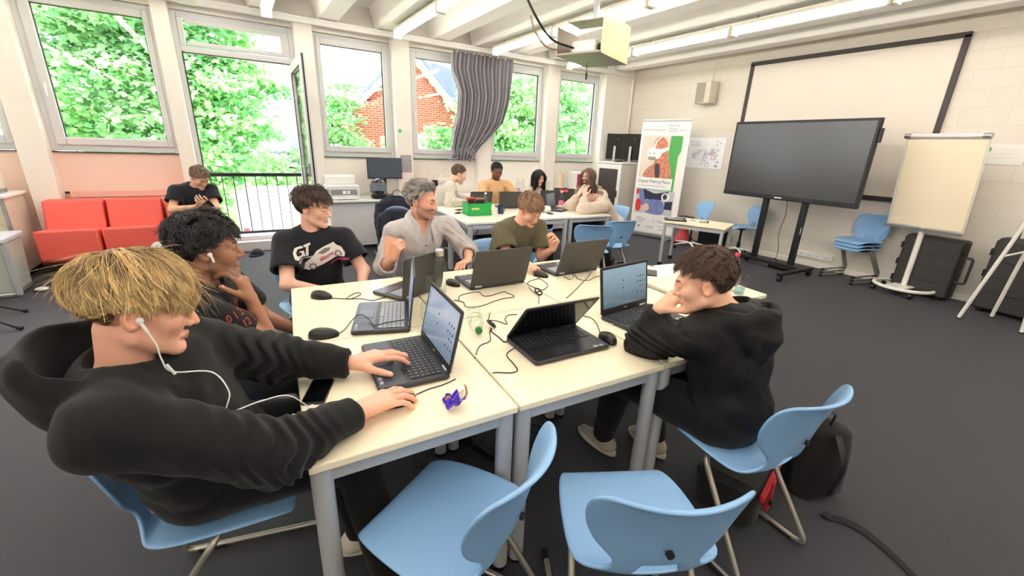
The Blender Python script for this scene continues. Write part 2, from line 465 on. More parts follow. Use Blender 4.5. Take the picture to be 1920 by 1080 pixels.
# curtain rail along the window wall
mb = MB(); mb.box(((XL + 7.1) / 2, 6.97, 3.055), (7.1 - XL, .045, .05)); mb.box(((XL + 7.1) / 2, 7.02, 3.095), (7.1 - XL, .12, .03)); struct('trim_2', mb, M['white'], bevel=0.006)

# fluorescent batten rows under the beams
M['tube'] = mat('lit_tube', (255, 250, 238), 0.5, emit=(255, 249, 240), emit_s=TUBE_STRENGTH)
M['fix'] = mat('luminaire_white', (244, 240, 226), 0.4)
rows = [(-2.7, 6.6), (-1.1, 6.6), (.53, 6.6), (2.13, 6.6), (3.72, 6.62), (5.33, 6.75)]
rown = ['far left row', 'row left of the door', 'row above the door', 'row beside the door', 'row at the curtain', 'row by the screen wall']
for ri, (x, y1) in enumerate(rows):
    for k in range(6):
        ye = y1 - k * 1.58; ys = ye - 1.55
        if ys < YB + .1: continue
        place = ['first', 'second', 'third', 'fourth', 'fifth', 'sixth'][k]
        tname = 'white fluorescent ceiling light, %s from the windows in the %s' % (place, rown[ri])
        o = thing('ceiling_light', tname, 'ceiling light', (x, (ye + ys) / 2, 3.0), 0, 'fluorescent battens under the ceiling')
        mb = MB(); mb.rbox((0, 0, .05), (.085, 1.52, .05), .02); mb.rbox((0, .765, .0), (.12, .03, .11), .01); mb.rbox((0, -.765, .0), (.12, .03, .11), .01)
        mb.prism([(-.062, .035), (-.04, .055), (.04, .055), (.062, .035), (.066, .04), (.044, .075), (-.044, .075), (-.066, .04)], -.75, .75, np.array([[1, 0, 0], [0, 0, 1.0], [0, 1.0, 0]]))
        mb.build('housing', M['fix'], o, 40)
        mb = MB(); mb.cyl((0, -.75, -.005), (0, .75, -.005), .032, n=14); mb.build('tube', M['tube'], o)
        for yb in (-.5, .5): mb = MB(); mb.cyl((.0, yb, .07), (.0, yb, .13), .008, n=8); mb.build('bracket', M['steel'], o)
o = thing('ceiling_box', 'small white ceiling unit without a tube above the window left of the door', 'ceiling unit', (-.25, 6.45, 3.0))
mb = MB(); mb.rbox((0, 0, .02), (.2, .62, .09), .02); mb.build('housing', M['white'], o); mb = MB(); mb.box((0, 0, .09), (.08, .4, .06)); mb.build('mounting_plate', M['steel'], o)
# ------------------------------------------------------------------ outside: balcony rail, garden, trees, buildings
GZ = -3.3
M['grass'] = mat('lawn_green', (150, 190, 90), 0.9, noise=0.25, nscale=6)
b = MB(); b.add([(-45, 7.5, GZ), (60, 7.5, GZ), (60, 80, GZ), (-45, 80, GZ)], [(0, 1, 2, 3)])
o = b.build('lawn_ground', M['grass'], None); o['kind'] = 'structure'
M['paving'] = mat('pale_red_paving', (214, 178, 166), 0.9, noise=0.08, nscale=5)
b = MB(); b.box((2.0, 12.2, GZ + .02), (7, 7.5, .04)); o = b.build('garden_path', M['paving'], None); o['kind'] = 'structure'

rl = thing('balcony_railing', 'dark metal balcony railing with thin bars outside the open door', 'railing', (.2, 7.47, 0))
mb = MB(); mb.box((0.05, 0, 1.045), (2.5, .04, .05)); mb.build('handrail', M['dark_metal'], rl, 0, .006)
mb = MB(); mb.box((0.05, 0, .20), (2.5, .03, .035)); mb.build('bottom_rail', M['dark_metal'], rl, 0)
for i in range(17):
    x = -1.12 + i * .1375
    mb = MB(); mb.cyl((x, 0, .2), (x, 0, 1.03), .0065, n=6); mb.build('baluster', M['dark_metal'], rl)
mb = MB(); mb.box((0.05, .12, .06), (2.7, .30, .16)); mb.build('ledge', M['wall'], rl, 0)

def leaf_mat(name, c1, c2):
    mt = bpy.data.materials.new(name); mt.use_nodes = True
    nt = mt.node_tree; p = nt.nodes['Principled BSDF']; p.inputs['Roughness'].default_value = .6
    a = nt.nodes.new('ShaderNodeVertexColor'); a.layer_name = 'col'
    r = nt.nodes.new('ShaderNodeValToRGB'); r.color_ramp.elements[0].color = srgb(*c1); r.color_ramp.elements[1].color = srgb(*c2)
    sp = nt.nodes.new('ShaderNodeSeparateColor'); nt.links.new(a.outputs['Color'], sp.inputs['Color']); nt.links.new(sp.outputs['Red'], r.inputs['Fac'])
    nt.links.new(r.outputs['Color'], p.inputs['Base Color'])
    tl = nt.nodes.new('ShaderNodeBsdfTranslucent'); nt.links.new(r.outputs['Color'], tl.inputs['Color'])
    ad = nt.nodes.new('ShaderNodeMixShader'); ad.inputs['Fac'].default_value = .45
    nt.links.new(p.outputs[0], ad.inputs[1]); nt.links.new(tl.outputs[0], ad.inputs[2])
    nt.links.new(ad.outputs[0], nt.nodes['Material Output'].inputs['Surface'])
    return mt
M['leafA'] = leaf_mat('maple_leaf_green', (120, 190, 122), (216, 246, 190))
M['leafB'] = leaf_mat('light_leaf_green', (132, 200, 128), (222, 248, 194))
M['bark'] = mat('tree_bark', (92, 78, 66), .9, noise=.3, nscale=12, bump=.6, bscale=20)

def set_cols(o, cols, name='col'):
    ca = o.data.color_attributes.new(name, 'FLOAT_COLOR', 'POINT')
    A = np.ones((len(o.data.vertices), 4), np.float32); A[:, :cols.shape[1]] = cols
    ca.data.foreach_set('color', A.ravel())

def leaves(blobs, n, size, seed, layers=True):
    """leaf mesh: n five-point leaves scattered in drooping tiers over ellipsoidal blobs (cx,cy,cz,rx,ry,rz)"""
    rg = np.random.default_rng(seed)
    vol = np.array([q[3] * q[4] * q[5] for q in blobs]) ** .67; pick = rg.choice(len(blobs), n, p=vol / vol.sum())
    B = np.array(blobs)[pick]
    d = rg.normal(size=(n, 3)); d /= np.linalg.norm(d, axis=1, keepdims=True)
    rad = rg.uniform(.45, 1.0, n) ** .5
    C = B[:, :3] + d * rad[:, None] * B[:, 3:]
    # clump leaves in sprays
    nc = max(60, n // 90); cl = C[rg.choice(n, nc)]
    own = rg.integers(0, nc, n); spread = rg.normal(size=(n, 3)) * np.array([.26, .26, .085])
    C = np.where(rg.random(n)[:, None] < .85, cl[own] + spread, C)
    tone = np.clip(.5 + .25 * rg.normal(size=nc)[own] + .18 * rg.normal(size=n), 0, 1)
    nrm = rg.normal(size=(n, 3)) * .45 + np.array([0, -.35, .8]); nrm /= np.linalg.norm(nrm, axis=1, keepdims=True)
    h = rg.normal(size=(n, 3)); u = np.cross(nrm, h); u /= np.linalg.norm(u, axis=1, keepdims=True); v = np.cross(nrm, u)
    s = size * rg.uniform(.6, 1.3, n)
    shp = np.array([(0, -.9, 0), (.55, -.45, .08), (.95, .15, -.12), (.35, .35, .1), (0, 1.0, -.2), (-.35, .35, .1), (-.95, .15, -.12), (-.55, -.45, .08)])
    V = C[:, None, :] + s[:, None, None] * (shp[None, :, 0:1] * u[:, None] + shp[None, :, 1:2] * v[:, None] + shp[None, :, 2:3] * nrm[:, None])
    V = V.reshape(-1, 3)
    k = np.arange(n) * 8
    F = np.concatenate([np.stack([k, k + 1, k + 3, k + 5], 1), np.stack([k + 1, k + 2, k + 3, k + 3], 1)[:, :3].repeat(1, 0) if False else np.stack([k, k + 5, k + 7, k + 7], 1)[:, :4]], 0) if False else None
    faces = []
    for i in range(n):
        o = i * 8; faces += [(o, o + 1, o + 3, o + 5, o + 7), (o + 1, o + 2, o + 3), (o + 3, o + 4, o + 5), (o + 5, o + 6, o + 7)]
    return V, faces, np.repeat(tone, 8)

def tree(name, label, base, blobs, n, size, mt, seed, trunk=True, group=None):
    t = thing(name, label, 'tree', base, 0, group)
    V, F, tone = leaves(blobs, n, size, seed)
    mb = MB(); mb.add(V, F, 0, None, -np.array(base)); o = mb.build('foliage', mt, t, 0); set_cols(o, np.repeat(tone[:, None], 3, 1)); 
    if trunk:
        mb = MB(); rg = random.Random(seed); top = max(q[2] for q in blobs) - base[2]
        mb.tube(spline([(0, 0, 0), (.1, 0, top * .3), (-.05, .1, top * .6), (0, 0, top)], 6), np.linspace(.22, .05, 19), 10)
        for i in range(10):
            q = blobs[i % len(blobs)]; h0 = top * rg.uniform(.3, .75); e = np.array(q[:3]) - np.array(base)
            mb.tube(spline([(0, 0, h0), (e[0] * .4, e[1] * .4, (h0 + e[2]) / 2 + .2), (e[0], e[1], e[2])], 5), np.linspace(.08, .02, 11), 6)
        mb.build('trunk', M['bark'], t)
    return t

rg = random.Random(3)
maple = []
for (cx, cy, cz, r) in [(-2.9, 13.6, 3.6, 1.3), (-1.6, 13.2, 4.2, 1.5), (-.4, 13.5, 4.0, 1.2), (.1, 13.6, 2.9, 1.0), (-.9, 13.0, 2.8, 1.4), (-2.4, 13.2, 2.3, 1.3), (-.1, 13.3, 1.9, 1.0), (-1.3, 12.8, 1.5, 1.2), (-.3, 13.1, .9, .75), (-.9, 12.9, .3, .8), (-.9, 12.9, -.7, .6), (-3.3, 13.6, 1.7, .8), (-2.2, 13.0, 1.2, .6)]:
    maple.append((cx, cy, cz, r, r * .8, r * .62))
tree('maple_tree', 'tall bright green maple filling the window and the open balcony doorway', (-1.2, 13.6, GZ), maple, 34000, .085, M['leafA'], 11)
tree('round_tree', 'round green tree beside the brick house gable', (3.2, 17.5, GZ), [(3.0, 17.2, 2.3, .95, .8, .8), (2.9, 17.2, 1.2, 1.1, .9, .8), (3.4, 17.2, 3.0, .65, .6, .6), (2.6, 17.2, .4, .7, .7, .6), (3.4, 17.2, .5, .8, .7, .8)], 9000, .08, M['leafB'], 12)
tree('lime_tree', 'dense tree behind the curtain in the second last window', (8.3, 14.5, GZ), [(7.6, 13.9, 3.0, 1.2, .9, .9), (8.5, 14.1, 3.9, 1.2, .9, .9), (8.9, 14.2, 2.5, 1.1, .9, .9), (7.7, 13.9, 1.7, 1.2, .8, .7), (8.8, 14.0, 1.2, 1.1, .8, .7), (8.0, 14, .6, 1.2, .8, .6)], 17000, .085, M['leafB'], 13)
tree('ash_tree', 'dense green tree filling the last window by the corner', (11.3, 15.5, GZ), [(10.2, 14.6, 3.0, 1.1, .9, .9), (11.2, 14.8, 3.9, 1.3, .9, 1.0), (11.9, 15, 2.4, 1.3, .9, .9), (10.4, 14.6, 1.8, 1.2, .8, .7), (11.4, 14.7, 1.2, 1.1, .8, .7), (12.6, 15.3, 3.4, 1.1, .9, 1.0), (12.6, 15.3, 1.5, 1.0, .8, .7)], 17000, .085, M['leafA'], 14)
tree('garden_shrub', 'sunlit green shrub below the brick gable window', (5.6, 15.5, GZ), [(5.3, 15.5, .7, .8, .6, .55), (6.0, 15.5, .6, .7, .6, .5), (4.75, 15.5, 1.3, .35, .4, .5), (6.5, 15.6, 1.5, .45, .5, .7)], 6000, .08, M['leafB'], 15, trunk=False)
tree('round_shrub', 'small round shrub in front of the grey shed', (.95, 16.5, GZ), [(.95, 16.5, .75, .42, .4, .35), (.85, 16.5, .25, .5, .4, .4)], 900, .09, M['leafB'], 16, trunk=False)

M['redbrick'] = brick_mat('orange_red_brick', (186, 96, 72), (164, 78, 60), (196, 160, 142), .26, .085, .012, .85, .3, 'X')
M['render_white'] = mat('white_render', (236, 238, 242), .8)
M['slate'] = mat('slate_roof', (120, 130, 150), .7, noise=.1, nscale=20)
M['zinc'] = mat('blue_grey_metal', (140, 156, 186), .5)
M['timber'] = mat('grey_timber', (196, 190, 196), .8, noise=.15, nscale=8)
M['dkglass'] = mat('dark_pane', (96, 112, 140), .15)

# brick house with stepped corbels under a steep gable
h = thing('brick_house', 'orange brick house with a steep white-edged gable beyond the windows', 'house', (6.2, 18.2, GZ))
zx = lambda x, z: (x - 6.2, z - GZ)
XZ = np.array([[1, 0, 0], [0, 0, 1.0], [0, 1.0, 0]])
mb = MB(); mb.prism([zx(3.98, GZ), zx(8.62, GZ), zx(8.62, 2.52), zx(6.3, 4.84), zx(3.98, 2.55)], 0, 3, XZ); mb.build('gable_wall', M['redbrick'], h, 0)
mb = MB(); mb.prism([zx(3.95, GZ), zx(5.15, GZ), zx(5.15, 3.3), zx(3.95, 2.75)], -.35, 2.5, XZ); mb.build('side_bay', M['redbrick'], h, 0)
mb = MB(); mb.prism([zx(5.3, GZ), zx(8.3, GZ), zx(8.3, 1.95), zx(5.3, 1.95)], -.06, .1, XZ); mb.build('render_field', M['render_white'], h, 0)
mb = MB(); mb.prism([zx(6.3, 4.8), zx(8.75, 2.35), zx(8.75, 2.65), zx(6.3, 5.1), zx(3.8, 2.7), zx(3.8, 2.45)], -.3, 0, XZ); mb.build('verge_board', M['render_white'], h, 0)
mb = MB()
for i in range(8):
    for s in (-1, 1):
        x = 6.3 + s * (.25 + i * .29); z = 4.62 - i * .29; mb.box((x - 6.2, -.04, z - GZ), (.24, .12, .07)); mb.box((x - 6.2, -.06, z - GZ + .07), (.28, .16, .05))
mb.build('corbel_course', M['redbrick'], h, 0)
mb = MB(); mb.prism([(-2.6, 5.75), (0.1, 8.45), (0.1, 8.6), (-2.75, 5.75)], -.3, 1.2, XZ); mb.prism([(0.1, 8.45), (2.6, 5.9), (2.75, 5.9), (0.1, 8.6)], -.3, 1.2, XZ); mb.build('roof', M['slate'], h, 0)
mb = MB(); mb.box((3.6, 3.2, 3.3), (3.4, 3.0, 6.6)); mb.build('annex_wall', M['redbrick'], h, 0)
mb = MB(); mb.prism([(1.7, 6.5), (5.4, 6.5), (4.4, 7.9), (1.7, 8.3)], 1.6, 5, XZ)
mb.build('annex_roof', M['slate'], h, 0)
mb = MB(); mb.box((.15, -.03, 6.75), (.34, .08, .42)); mb.build('gable_window', M['dkglass'], h, 0)

g = thing('flat_roof_shed', 'low shed with a blue grey metal roof edge and grey timber wall', 'shed', (1.4, 19, GZ))
mb = MB(); mb.box((-.2, 0, 1.9), (3.0, 2, 3.8)); mb.build('wall', M['timber'], g, 0)
mb = MB(); mb.box((-.2, -.05, 4.2), (3.2, 2.3, .45)); mb.box((1.9, .3, 4.25), (1.2, 2, .55)); mb.build('fascia', M['zinc'], g, 0)
mb = MB(); mb.box((-.2, -.15, 4.62), (3.2, 2.2, .4)); mb.build('roof_cladding', mat('pale_cladding', (200, 212, 232), .6), g, 0)
mb = MB(); mb.box((1.9, 0, 1.9), (1.2, 2, 3.8)); mb.build('annex', M['render_white'], g, 0)
mb = MB()
for i in range(4): mb.box((1.45 + i * .28, -1.01, 3.3), (.2, .04, .9))
mb.build('window_band', M['dkglass'], g, 0)
k = thing('white_house', 'white house with a mauve tiled roof and roof windows beyond the trees', 'house', (2.5, 33, GZ))
mb = MB(); mb.box((0, 0, 3.0), (4.2, 5, 6.0)); mb.build('wall', M['render_white'], k, 0)
mb = MB(); mb.prism([(-2.3, -2.8), (2.3, -2.8), (2.3, 2.8), (-2.3, 2.8)], 5.9, 6.05); mb.add([(-2.4, -2.9, 5.9), (2.4, -2.9, 5.9), (2.4, 1.0, 9.0), (-2.4, 1.0, 9.0), (-2.4, 3, 5.9), (2.4, 3, 5.9)], [(0, 1, 2, 3), (3, 2, 5, 4), (0, 3, 4), (1, 5, 2)]); mb.build('roof', mat('mauve_tiles', (176, 164, 190), .7, noise=.08, nscale=15), k, 0)
for (x, z) in ((-1.2, 6.9), (-.2, 6.7)):
    mb = MB(); mb.box((x, -2.9 + (z - 5.9) * 1.258 - .05, z + .25), (.6, .12, .75), eul(math.radians(-38), 0, 0)); mb.build('roof_window', M['render_white'], k, 0)
mb = MB(); mb.box((-1.2, -2.51, 4.9), (.55, .06, .7)); mb.build('window', M['dkglass'], k, 0)
gw = MB(); gw.box((1.5, 12.6, GZ + 1.85), (2.7, .3, 3.7)); o = gw.build('garden_wall', M['render_white'], None, 0); tag(o, 'bright white garden wall behind the balcony railing', 'wall')
pm = thing('playground_post', 'red post with a small pink base on the lawn beyond the railing', 'post', (-.05, 12.1, GZ))
mb = MB(); mb.cyl((0, 0, 0), (0, 0, 2.75), .06); mb.build('pole', mat('post_red', (226, 60, 70), .5), pm); mb = MB(); mb.box((.1, 0, 2.1), (.5, .1, .12)); mb.build('crossbar', mat('post_pink', (226, 70, 170), .5), pm, 0)
# ------------------------------------------------------------------ furniture: tables, chairs
M['tabletop'] = mat('cream_laminate', (247, 235, 207), 0.38, noise=0.012, nscale=5)
M['tabletop_far'] = mat('pale_laminate', (240, 233, 216), 0.35, noise=0.01, nscale=5)
M['tube_grey'] = mat('grey_painted_tube', (190, 192, 196), 0.38, 0.25)
M['edge'] = mat('light_edge_band', (216, 206, 184), 0.5)
M['shell'] = mat('sky_blue_shell', (134, 176, 220), 0.42, noise=0.012, nscale=6, bump=0.03, bscale=900)
M['frame_tube'] = mat('champagne_tube', (176, 172, 164), 0.3, 0.75)
M['leg_dark'] = mat('leg_cap', (70, 68, 66), 0.6)

def table(label, corners, h=.74, group=None, top='tabletop', legs=(0, 1, 2, 3), inset=.035, lr=.03, casters=False, cat='table', thick=.026):
    """corners: near-left, near-right, far-right, far-left in world XY"""
    C = np.array(corners, float); c = C.mean(0)
    t = thing('table', label, cat, (c[0], c[1], 0), 0, group)
    L = C - c
    mb = MB(); mb.prism([tuple(p) for p in L], h - thick, h); mb.build('tabletop', [M[top]], t, 0, .004)
    k = [p * (1 - inset / np.linalg.norm(p) * 1.4) for p in L]
    mb = MB()
    for i in range(4):
        a, b_ = k[i], k[(i + 1) % 4]; w = unit(np.array([*(b_ - a), 0])); ctr = (a + b_) / 2
        mb.box((ctr[0], ctr[1], h - thick - .032), (np.linalg.norm(b_ - a) - .03, .025, .045), np.array([[w[0], -w[1], 0], [w[1], w[0], 0], [0, 0, 1]]))
    mb.build('underframe', M['tube_grey'], t, 0)
    for i in legs:
        p = k[i]; mb = MB(); z0 = .06 if casters else 0.012
        mb.cyl((p[0], p[1], z0), (p[0], p[1], h - thick - .006), lr, n=20)
        lg = mb.build('leg', M['tube_grey'], t)
        mb = MB()
        if casters: mb.cyl((p[0] - .012, p[1], .03), (p[0] + .012, p[1], .03), .029, n=16); mb.build('caster', M['black'], lg)
        else: mb.cyl((p[0], p[1], 0), (p[0], p[1], .014), lr * 1.05, n=20); mb.build('foot_cap', M['black'], lg)
    return t
T_NL, T_N1, T_N2, T_N3 = (.042, 1.043), (.697, 1.015), (1.393, .974), (2.11, .932)
T_M0, T_M1, T_M2, T_M3 = (.087, 1.838), (.748, 1.806), (1.452, 1.776), (2.16, 1.735)
T_F0, T_F1, T_F2, T_F3 = (.156, 2.659), (.805, 2.625), (1.495, 2.592), (2.19, 2.545)
g = 0.004
def quad(a, b_, c, d, gx=.004, gy=.004): return [(a[0] + gx, a[1] + gy), (b_[0] - gx, b_[1] + gy), (c[0] - gx, c[1] - gy), (d[0] + gx, d[1] - gy)]
GT_ = 'cream tables pushed together in the front group'
table('cream table with the laptop and hands of the blond boy and the purple wrapper', quad(T_NL, T_N1, T_M1, T_M0, .004, .004), group=GT_)
table('cream table carrying the half-closed black laptop, front middle of the group', quad(T_N1, T_N2, T_M2, T_M1), group=GT_)
table('cream table under the hooded boy\'s elbow and lit laptop', quad(T_N2, T_N3, T_M3, T_M2), group=GT_)
table('cream table with two mice at the corner beside the boy in the car t-shirt', quad(T_M0, T_M1, T_F1, T_F0), group=GT_)
table('cream table with the glass water bottle in front of the grey-shirted man', quad(T_M1, T_M2, T_F2, T_F1), group=GT_)
table('cream table with two dark laptop backs in front of the olive t-shirt boy', quad(T_M2, T_M3, T_F3, T_F2), group=GT_)
table('cream end table with the red-capped bottles and the plastic cup', [(2.20, 1.315), (2.755, 1.295), (2.84, 2.07), (2.235, 2.10)], group=GT_)

def chair_shell(mb):
    rows = [  # y, z, half width, dish, wrap
        (.205, .425, .125, 0, 0), (.222, .440, .165, 0, 0), (.208, .455, .188, .002, 0), (.15, .460, .208, .006, 0), (.06, .456, .222, .012, 0),
        (-.04, .447, .228, .018, 0), (-.11, .442, .226, .022, .004), (-.155, .446, .212, .022, .01), (-.182, .460, .178, .012, .02), (-.197, .487, .135, 0, .018),
        (-.206, .520, .122, 0, .018), (-.214, .555, .150, 0, .026), (-.222, .590, .185, 0, .042), (-.232, .635, .208, 0, .055), (-.246, .685, .220, 0, .060),
        (-.262, .735, .222, 0, .060), (-.278, .772, .212, 0, .056), (-.290, .790, .19, 0, .05), (-.305, .796, .165, 0, .045)]
    nu = 14; V = []
    for (y, z, hw, dish, wrap) in rows:
        for i in range(nu + 1):
            u = -1 + 2 * i / nu
            V.append((hw * u, y + wrap * u * u * 1.1, z + dish * (abs(u) ** 2.2) * 1.2 - (dish * .25)))
    F = []
    for j in range(len(rows) - 1):
        for i in range(nu):
            if j in (8, 9) and 4 <= i <= 9: continue
            k = j * (nu + 1) + i; F.append((k, k + 1, k + nu + 2, k + nu + 1))
    mb.add(V, F)
def make_chair(label, loc, heading, stack_h=0):
    """sky-blue skid chair; heading is the direction the sitter faces"""
    t = thing('blue_chair', label, 'chair', loc, heading - PI / 2, 'sky blue plastic chairs')
    mb = MB(); chair_shell(mb); s = mb.build('shell', M['shell'], t, 0)
    s.data.polygons.foreach_set('use_smooth', [True] * len(s.data.polygons))
    sd = s.modifiers.new('thickness', 'SOLIDIFY'); sd.thickness = .013; sd.offset = -1
    sb = s.modifiers.new('smooth', 'SUBSURF'); sb.levels = 2; sb.render_levels = 2
    mb = MB(); mb.cyl((0, -.240, .60), (0, -.230, .60), .011, n=14); mb.build('screw', M['dark_metal'], s)
    for sx in (-1, 1):
        mb = MB(); P = bend([(sx * .06, .03, .425), (sx * .185, .02, .425), (sx * .215, -.26, .016), (sx * .205, .27, .014)], .055, 6)
        mb.tube(P, .0115, 10); f = mb.build('skid_leg', M['frame_tube'], t)
        mb = MB(); mb.cyl((sx * .2155, -.20, .012), (sx * .2135, -.10, .012), .0145, n=8); mb.build('rear_glide', M['black'], f)
        mb = MB(); mb.cyl((sx * .2055, .235, .014), (sx * .205, .278, .014), .0145, n=8); mb.build('front_glide', M['black'], f)
    mb = MB(); mb.box((0, .03, .428), (.30, .16, .014)); mb.build('seat_bracket', M['black'], t, 0, .004)
    return t
R = math.radians
ch0 = make_chair('empty blue chair at the near table edge, turned so its back is seen edge-on', (.415, .945, 0), R(121))
def chair(label, x, y, hd, z=0): return dup(ch0, (x, y, z), R(hd) - PI / 2, label)
chair('empty blue chair seen from behind beside the hooded boy, its back toward the viewer', 0.905, .665, 63)
chair('blue chair the black-hooded boy with dark hair perches on', 1.62, .735, 86)
chair('blue chair under the blond boy in the black hoodie', -.19, 1.45, -12)
chair('blue chair seen from behind, standing nearest the roll-up banner', 3.80, 3.76, 80)
chair('blue chair half hidden behind the right-hand laptop lid of the olive boy', 3.33, 3.62, 60)
chair('blue chair tucked under the far table beside its near corner leg', 2.62, 4.02, 80)
chair('blue chair directly behind the olive t-shirt boy', 2.22, 3.20, 100) if False else None
chair('blue chair standing low in front of the tucked chair, behind the olive boy', 2.42, 3.62, 110)
chair('blue chair the olive t-shirt boy sits on', 1.76, 2.92, -92)
chair('blue chair the grey-shirted man sits on', 1.02, 3.05, -95)
chair('blue chair the boy in the car t-shirt sits on', .34, 3.10, -80)
chair('blue chair the boy with red numbers on his t-shirt sits on', -.24, 2.10, -2)
chair('blue chair of the man in the pale zip hoodie at the far table', 2.44, 5.86, -70)
chair('blue chair of the man in the tan sweater', 3.42, 6.10, -95)
chair('blue chair of the woman with long black hair', 4.12, 5.98, -100)
chair('blue chair of the bearded long-haired man', 5.02, 5.46, 190)
chair('blue chair of the person leaning on the far table in a beige hoodie', 4.48, 4.52, 175)
chair('lowest blue chair of the stack below the screen', 7.0, 2.30, 168)
chair('middle blue chair of the stack below the screen', 7.0, 2.30, 168, .045)
chair('topmost blue chair of the stack below the screen', 7.0, 2.30, 168, .09)
chair('blue chair draped with a blue-lined jacket behind the grey-shirted man', 1.62, 4.68, -115)

def swivel(label, loc, hd):
    t = thing('swivel_chair', label, 'chair', loc, R(hd) - PI / 2, 'blue swivel chairs by the right wall')
    mb = MB(); chair_shell(mb); s = mb.build('shell', M['shell'], t, 0)
    s.data.polygons.foreach_set('use_smooth', [True] * len(s.data.polygons))
    sd = s.modifiers.new('thickness', 'SOLIDIFY'); sd.thickness = .013; sd.offset = -1
    sb = s.modifiers.new('smooth', 'SUBSURF'); sb.levels = 1; sb.render_levels = 1
    mb = MB(); mb.lathe([(.028, .07), (.028, .20), (.018, .20), (.018, .40), (.06, .42), (.06, .44), (0, .44)], n=16); mb.build('gas_column', M['black'], t)
    mb = MB(); mb.cyl((.04, .02, .41), (.19, .04, .405), .006); mb.build('lever', M['black'], t)
    for i in range(5):
        a = 2 * PI * i / 5 + .3; e = np.array([math.cos(a) * .28, math.sin(a) * .28])
        mb = MB(); mb.tube([(0, 0, .10), (e[0] * .5, e[1] * .5, .09), (e[0], e[1], .068)], [.028, .02, .014], 8, flat=.7); lg = mb.build('base_arm', M['white'], t)
        mb = MB(); mb.cyl((e[0] - .014 * math.sin(a), e[1] + .014 * math.cos(a), .028), (e[0] + .014 * math.sin(a), e[1] - .014 * math.cos(a), .028), .028, n=14); mb.build('caster', M['black'], lg)
    return t
swivel('blue swivel chair behind the small side table', (6.55, 4.55, 0), 160)
swivel('blue swivel chair beside the left upright of the large screen', (6.95, 3.90, 0), 150)

# far group of tables, pale tops
FT = 'pale tables in the far group'
table('pale far table with the green crate, its corner toward the viewer', [(2.10, 4.29), (3.555, 4.27), (3.565, 4.975), (2.155, 4.985)], group=FT, top='tabletop_far')
table('pale far table in front of the man in the tan sweater', [(2.16, 4.995), (3.57, 4.985), (3.61, 5.68), (2.19, 5.68)], group=FT, top='tabletop_far')
table('pale far table under the elbows of the beige-hooded person', [(3.575, 4.25), (4.25, 4.23), (4.32, 5.66), (3.625, 5.67)], group=FT, top='tabletop_far')
st = table('small wheeled side table in front of the roll-up banner', [(5.02, 3.98), (5.33, 3.20), (5.86, 3.40), (5.56, 4.20)], h=.66, lr=.022, casters=True)
# window bench desk
d = thing('window_desk', 'long white desk under the window with the printer, monitor and helmet', 'desk', (1.72, 6.82, 0))
mb = MB(); mb.box((0, 0, .735), (1.44, .62, .03)); mb.build('desktop', M['white'], d, 0, .004)
M['panel'] = mat('pale_grey_panel', (226, 224, 226), .6)
mb = MB(); mb.box((0, -.22, .38), (1.40, .02, .64)); mb.build('modesty_panel', M['panel'], d, 0, .003)
mb = MB(); mb.box((-.69, 0, .36), (.03, .58, .72)); mb.build('side_panel', M['white'], d, 0)
mb = MB(); mb.box((.69, 0, .36), (.03, .58, .72)); mb.build('side_panel', M['white'], d, 0)
d = thing('window_desk', 'long white desk under the windows with bottles and cups behind the far group', 'desk', (4.55, 6.86, 0))
mb = MB(); mb.box((0, 0, .735), (3.0, .60, .03)); mb.build('desktop', M['white'], d, 0, .004)
mb = MB(); mb.box((0, -.2, .38), (2.95, .02, .64)); mb.build('modesty_panel', M['panel'], d, 0, .003)
mb = MB(); mb.box((-1.48, 0, .36), (.03, .55, .72)); mb.build('side_panel', M['white'], d, 0)
mb = MB(); mb.box((1.48, 0, .36), (.03, .55, .72)); mb.build('side_panel', M['white'], d, 0)

# red lounge chairs
M['red'] = mat('coral_red_vinyl', (238, 100, 88), 0.5, noise=0.02, nscale=4)
def red_chair(label, x, y):
    t = thing('red_armchair', label, 'armchair', (x, y, 0), 0, 'red block armchairs under the window')
    mb = MB(); mb.prism([(-.29, .545), (-.29, .215), (-.20, .16), (.32, .16), (.32, .45), (.10, .50)], -.255, .255, np.array([[0, 0, 1.0], [1.0, 0, 0], [0, 1.0, 0]])); mb.build('seat_block', M['red'], t, 40, .022)
    mb = MB(); mb.prism([(.08, .47), (.30, .20), (.42, .20), (.42, .76), (.36, .805), (.19, .805)], -.255, .255, np.array([[0, 0, 1.0], [1.0, 0, 0], [0, 1.0, 0]])); mb.build('backrest', M['red'], t, 40, .022)
    mb = MB(); mb.prism([(-.12, .16), (.02, .0), (.30, .0), (.32, .16)], -.2, .2, np.array([[0, 0, 1.0], [1.0, 0, 0], [0, 1.0, 0]])); mb.build('plinth', mat('dark_red_base', (96, 34, 34), .6), t, 0)
    return t
r1 = red_chair('red block armchair at the far left, beside the white cabinet', -1.685, 6.63)
dup(r1, (-1.15, 6.65, 0), 0, 'red block armchair in the middle, below the radiator panel')
dup(r1, (-.60, 6.66, 0), 0, 'red block armchair the boy with the phone sits in')

# radiator panel behind the red chairs
t = thing('radiator', 'low ribbed pale pink radiator under the window behind the red armchairs', 'radiator', (-1.2, 7.15, 0))
mb = MB()
M['rad'] = mat('pale_radiator_paint', (240, 190, 176), .5)
for i in range(9): mb.rbox((0, 0, .16 + i * .085), (1.12, .05, .078), .012)
mb.build('ribbed_panel', M['rad'], t, 40)
mb = MB(); mb.cyl((-.60, 0, .86), (-.54, 0, .86), .014); mb.build('valve', M['black'], t)
mb = MB(); mb.box((0, .0, .06), (1.0, .03, .10)); mb.build('bracket', M['rad'], t, 0)
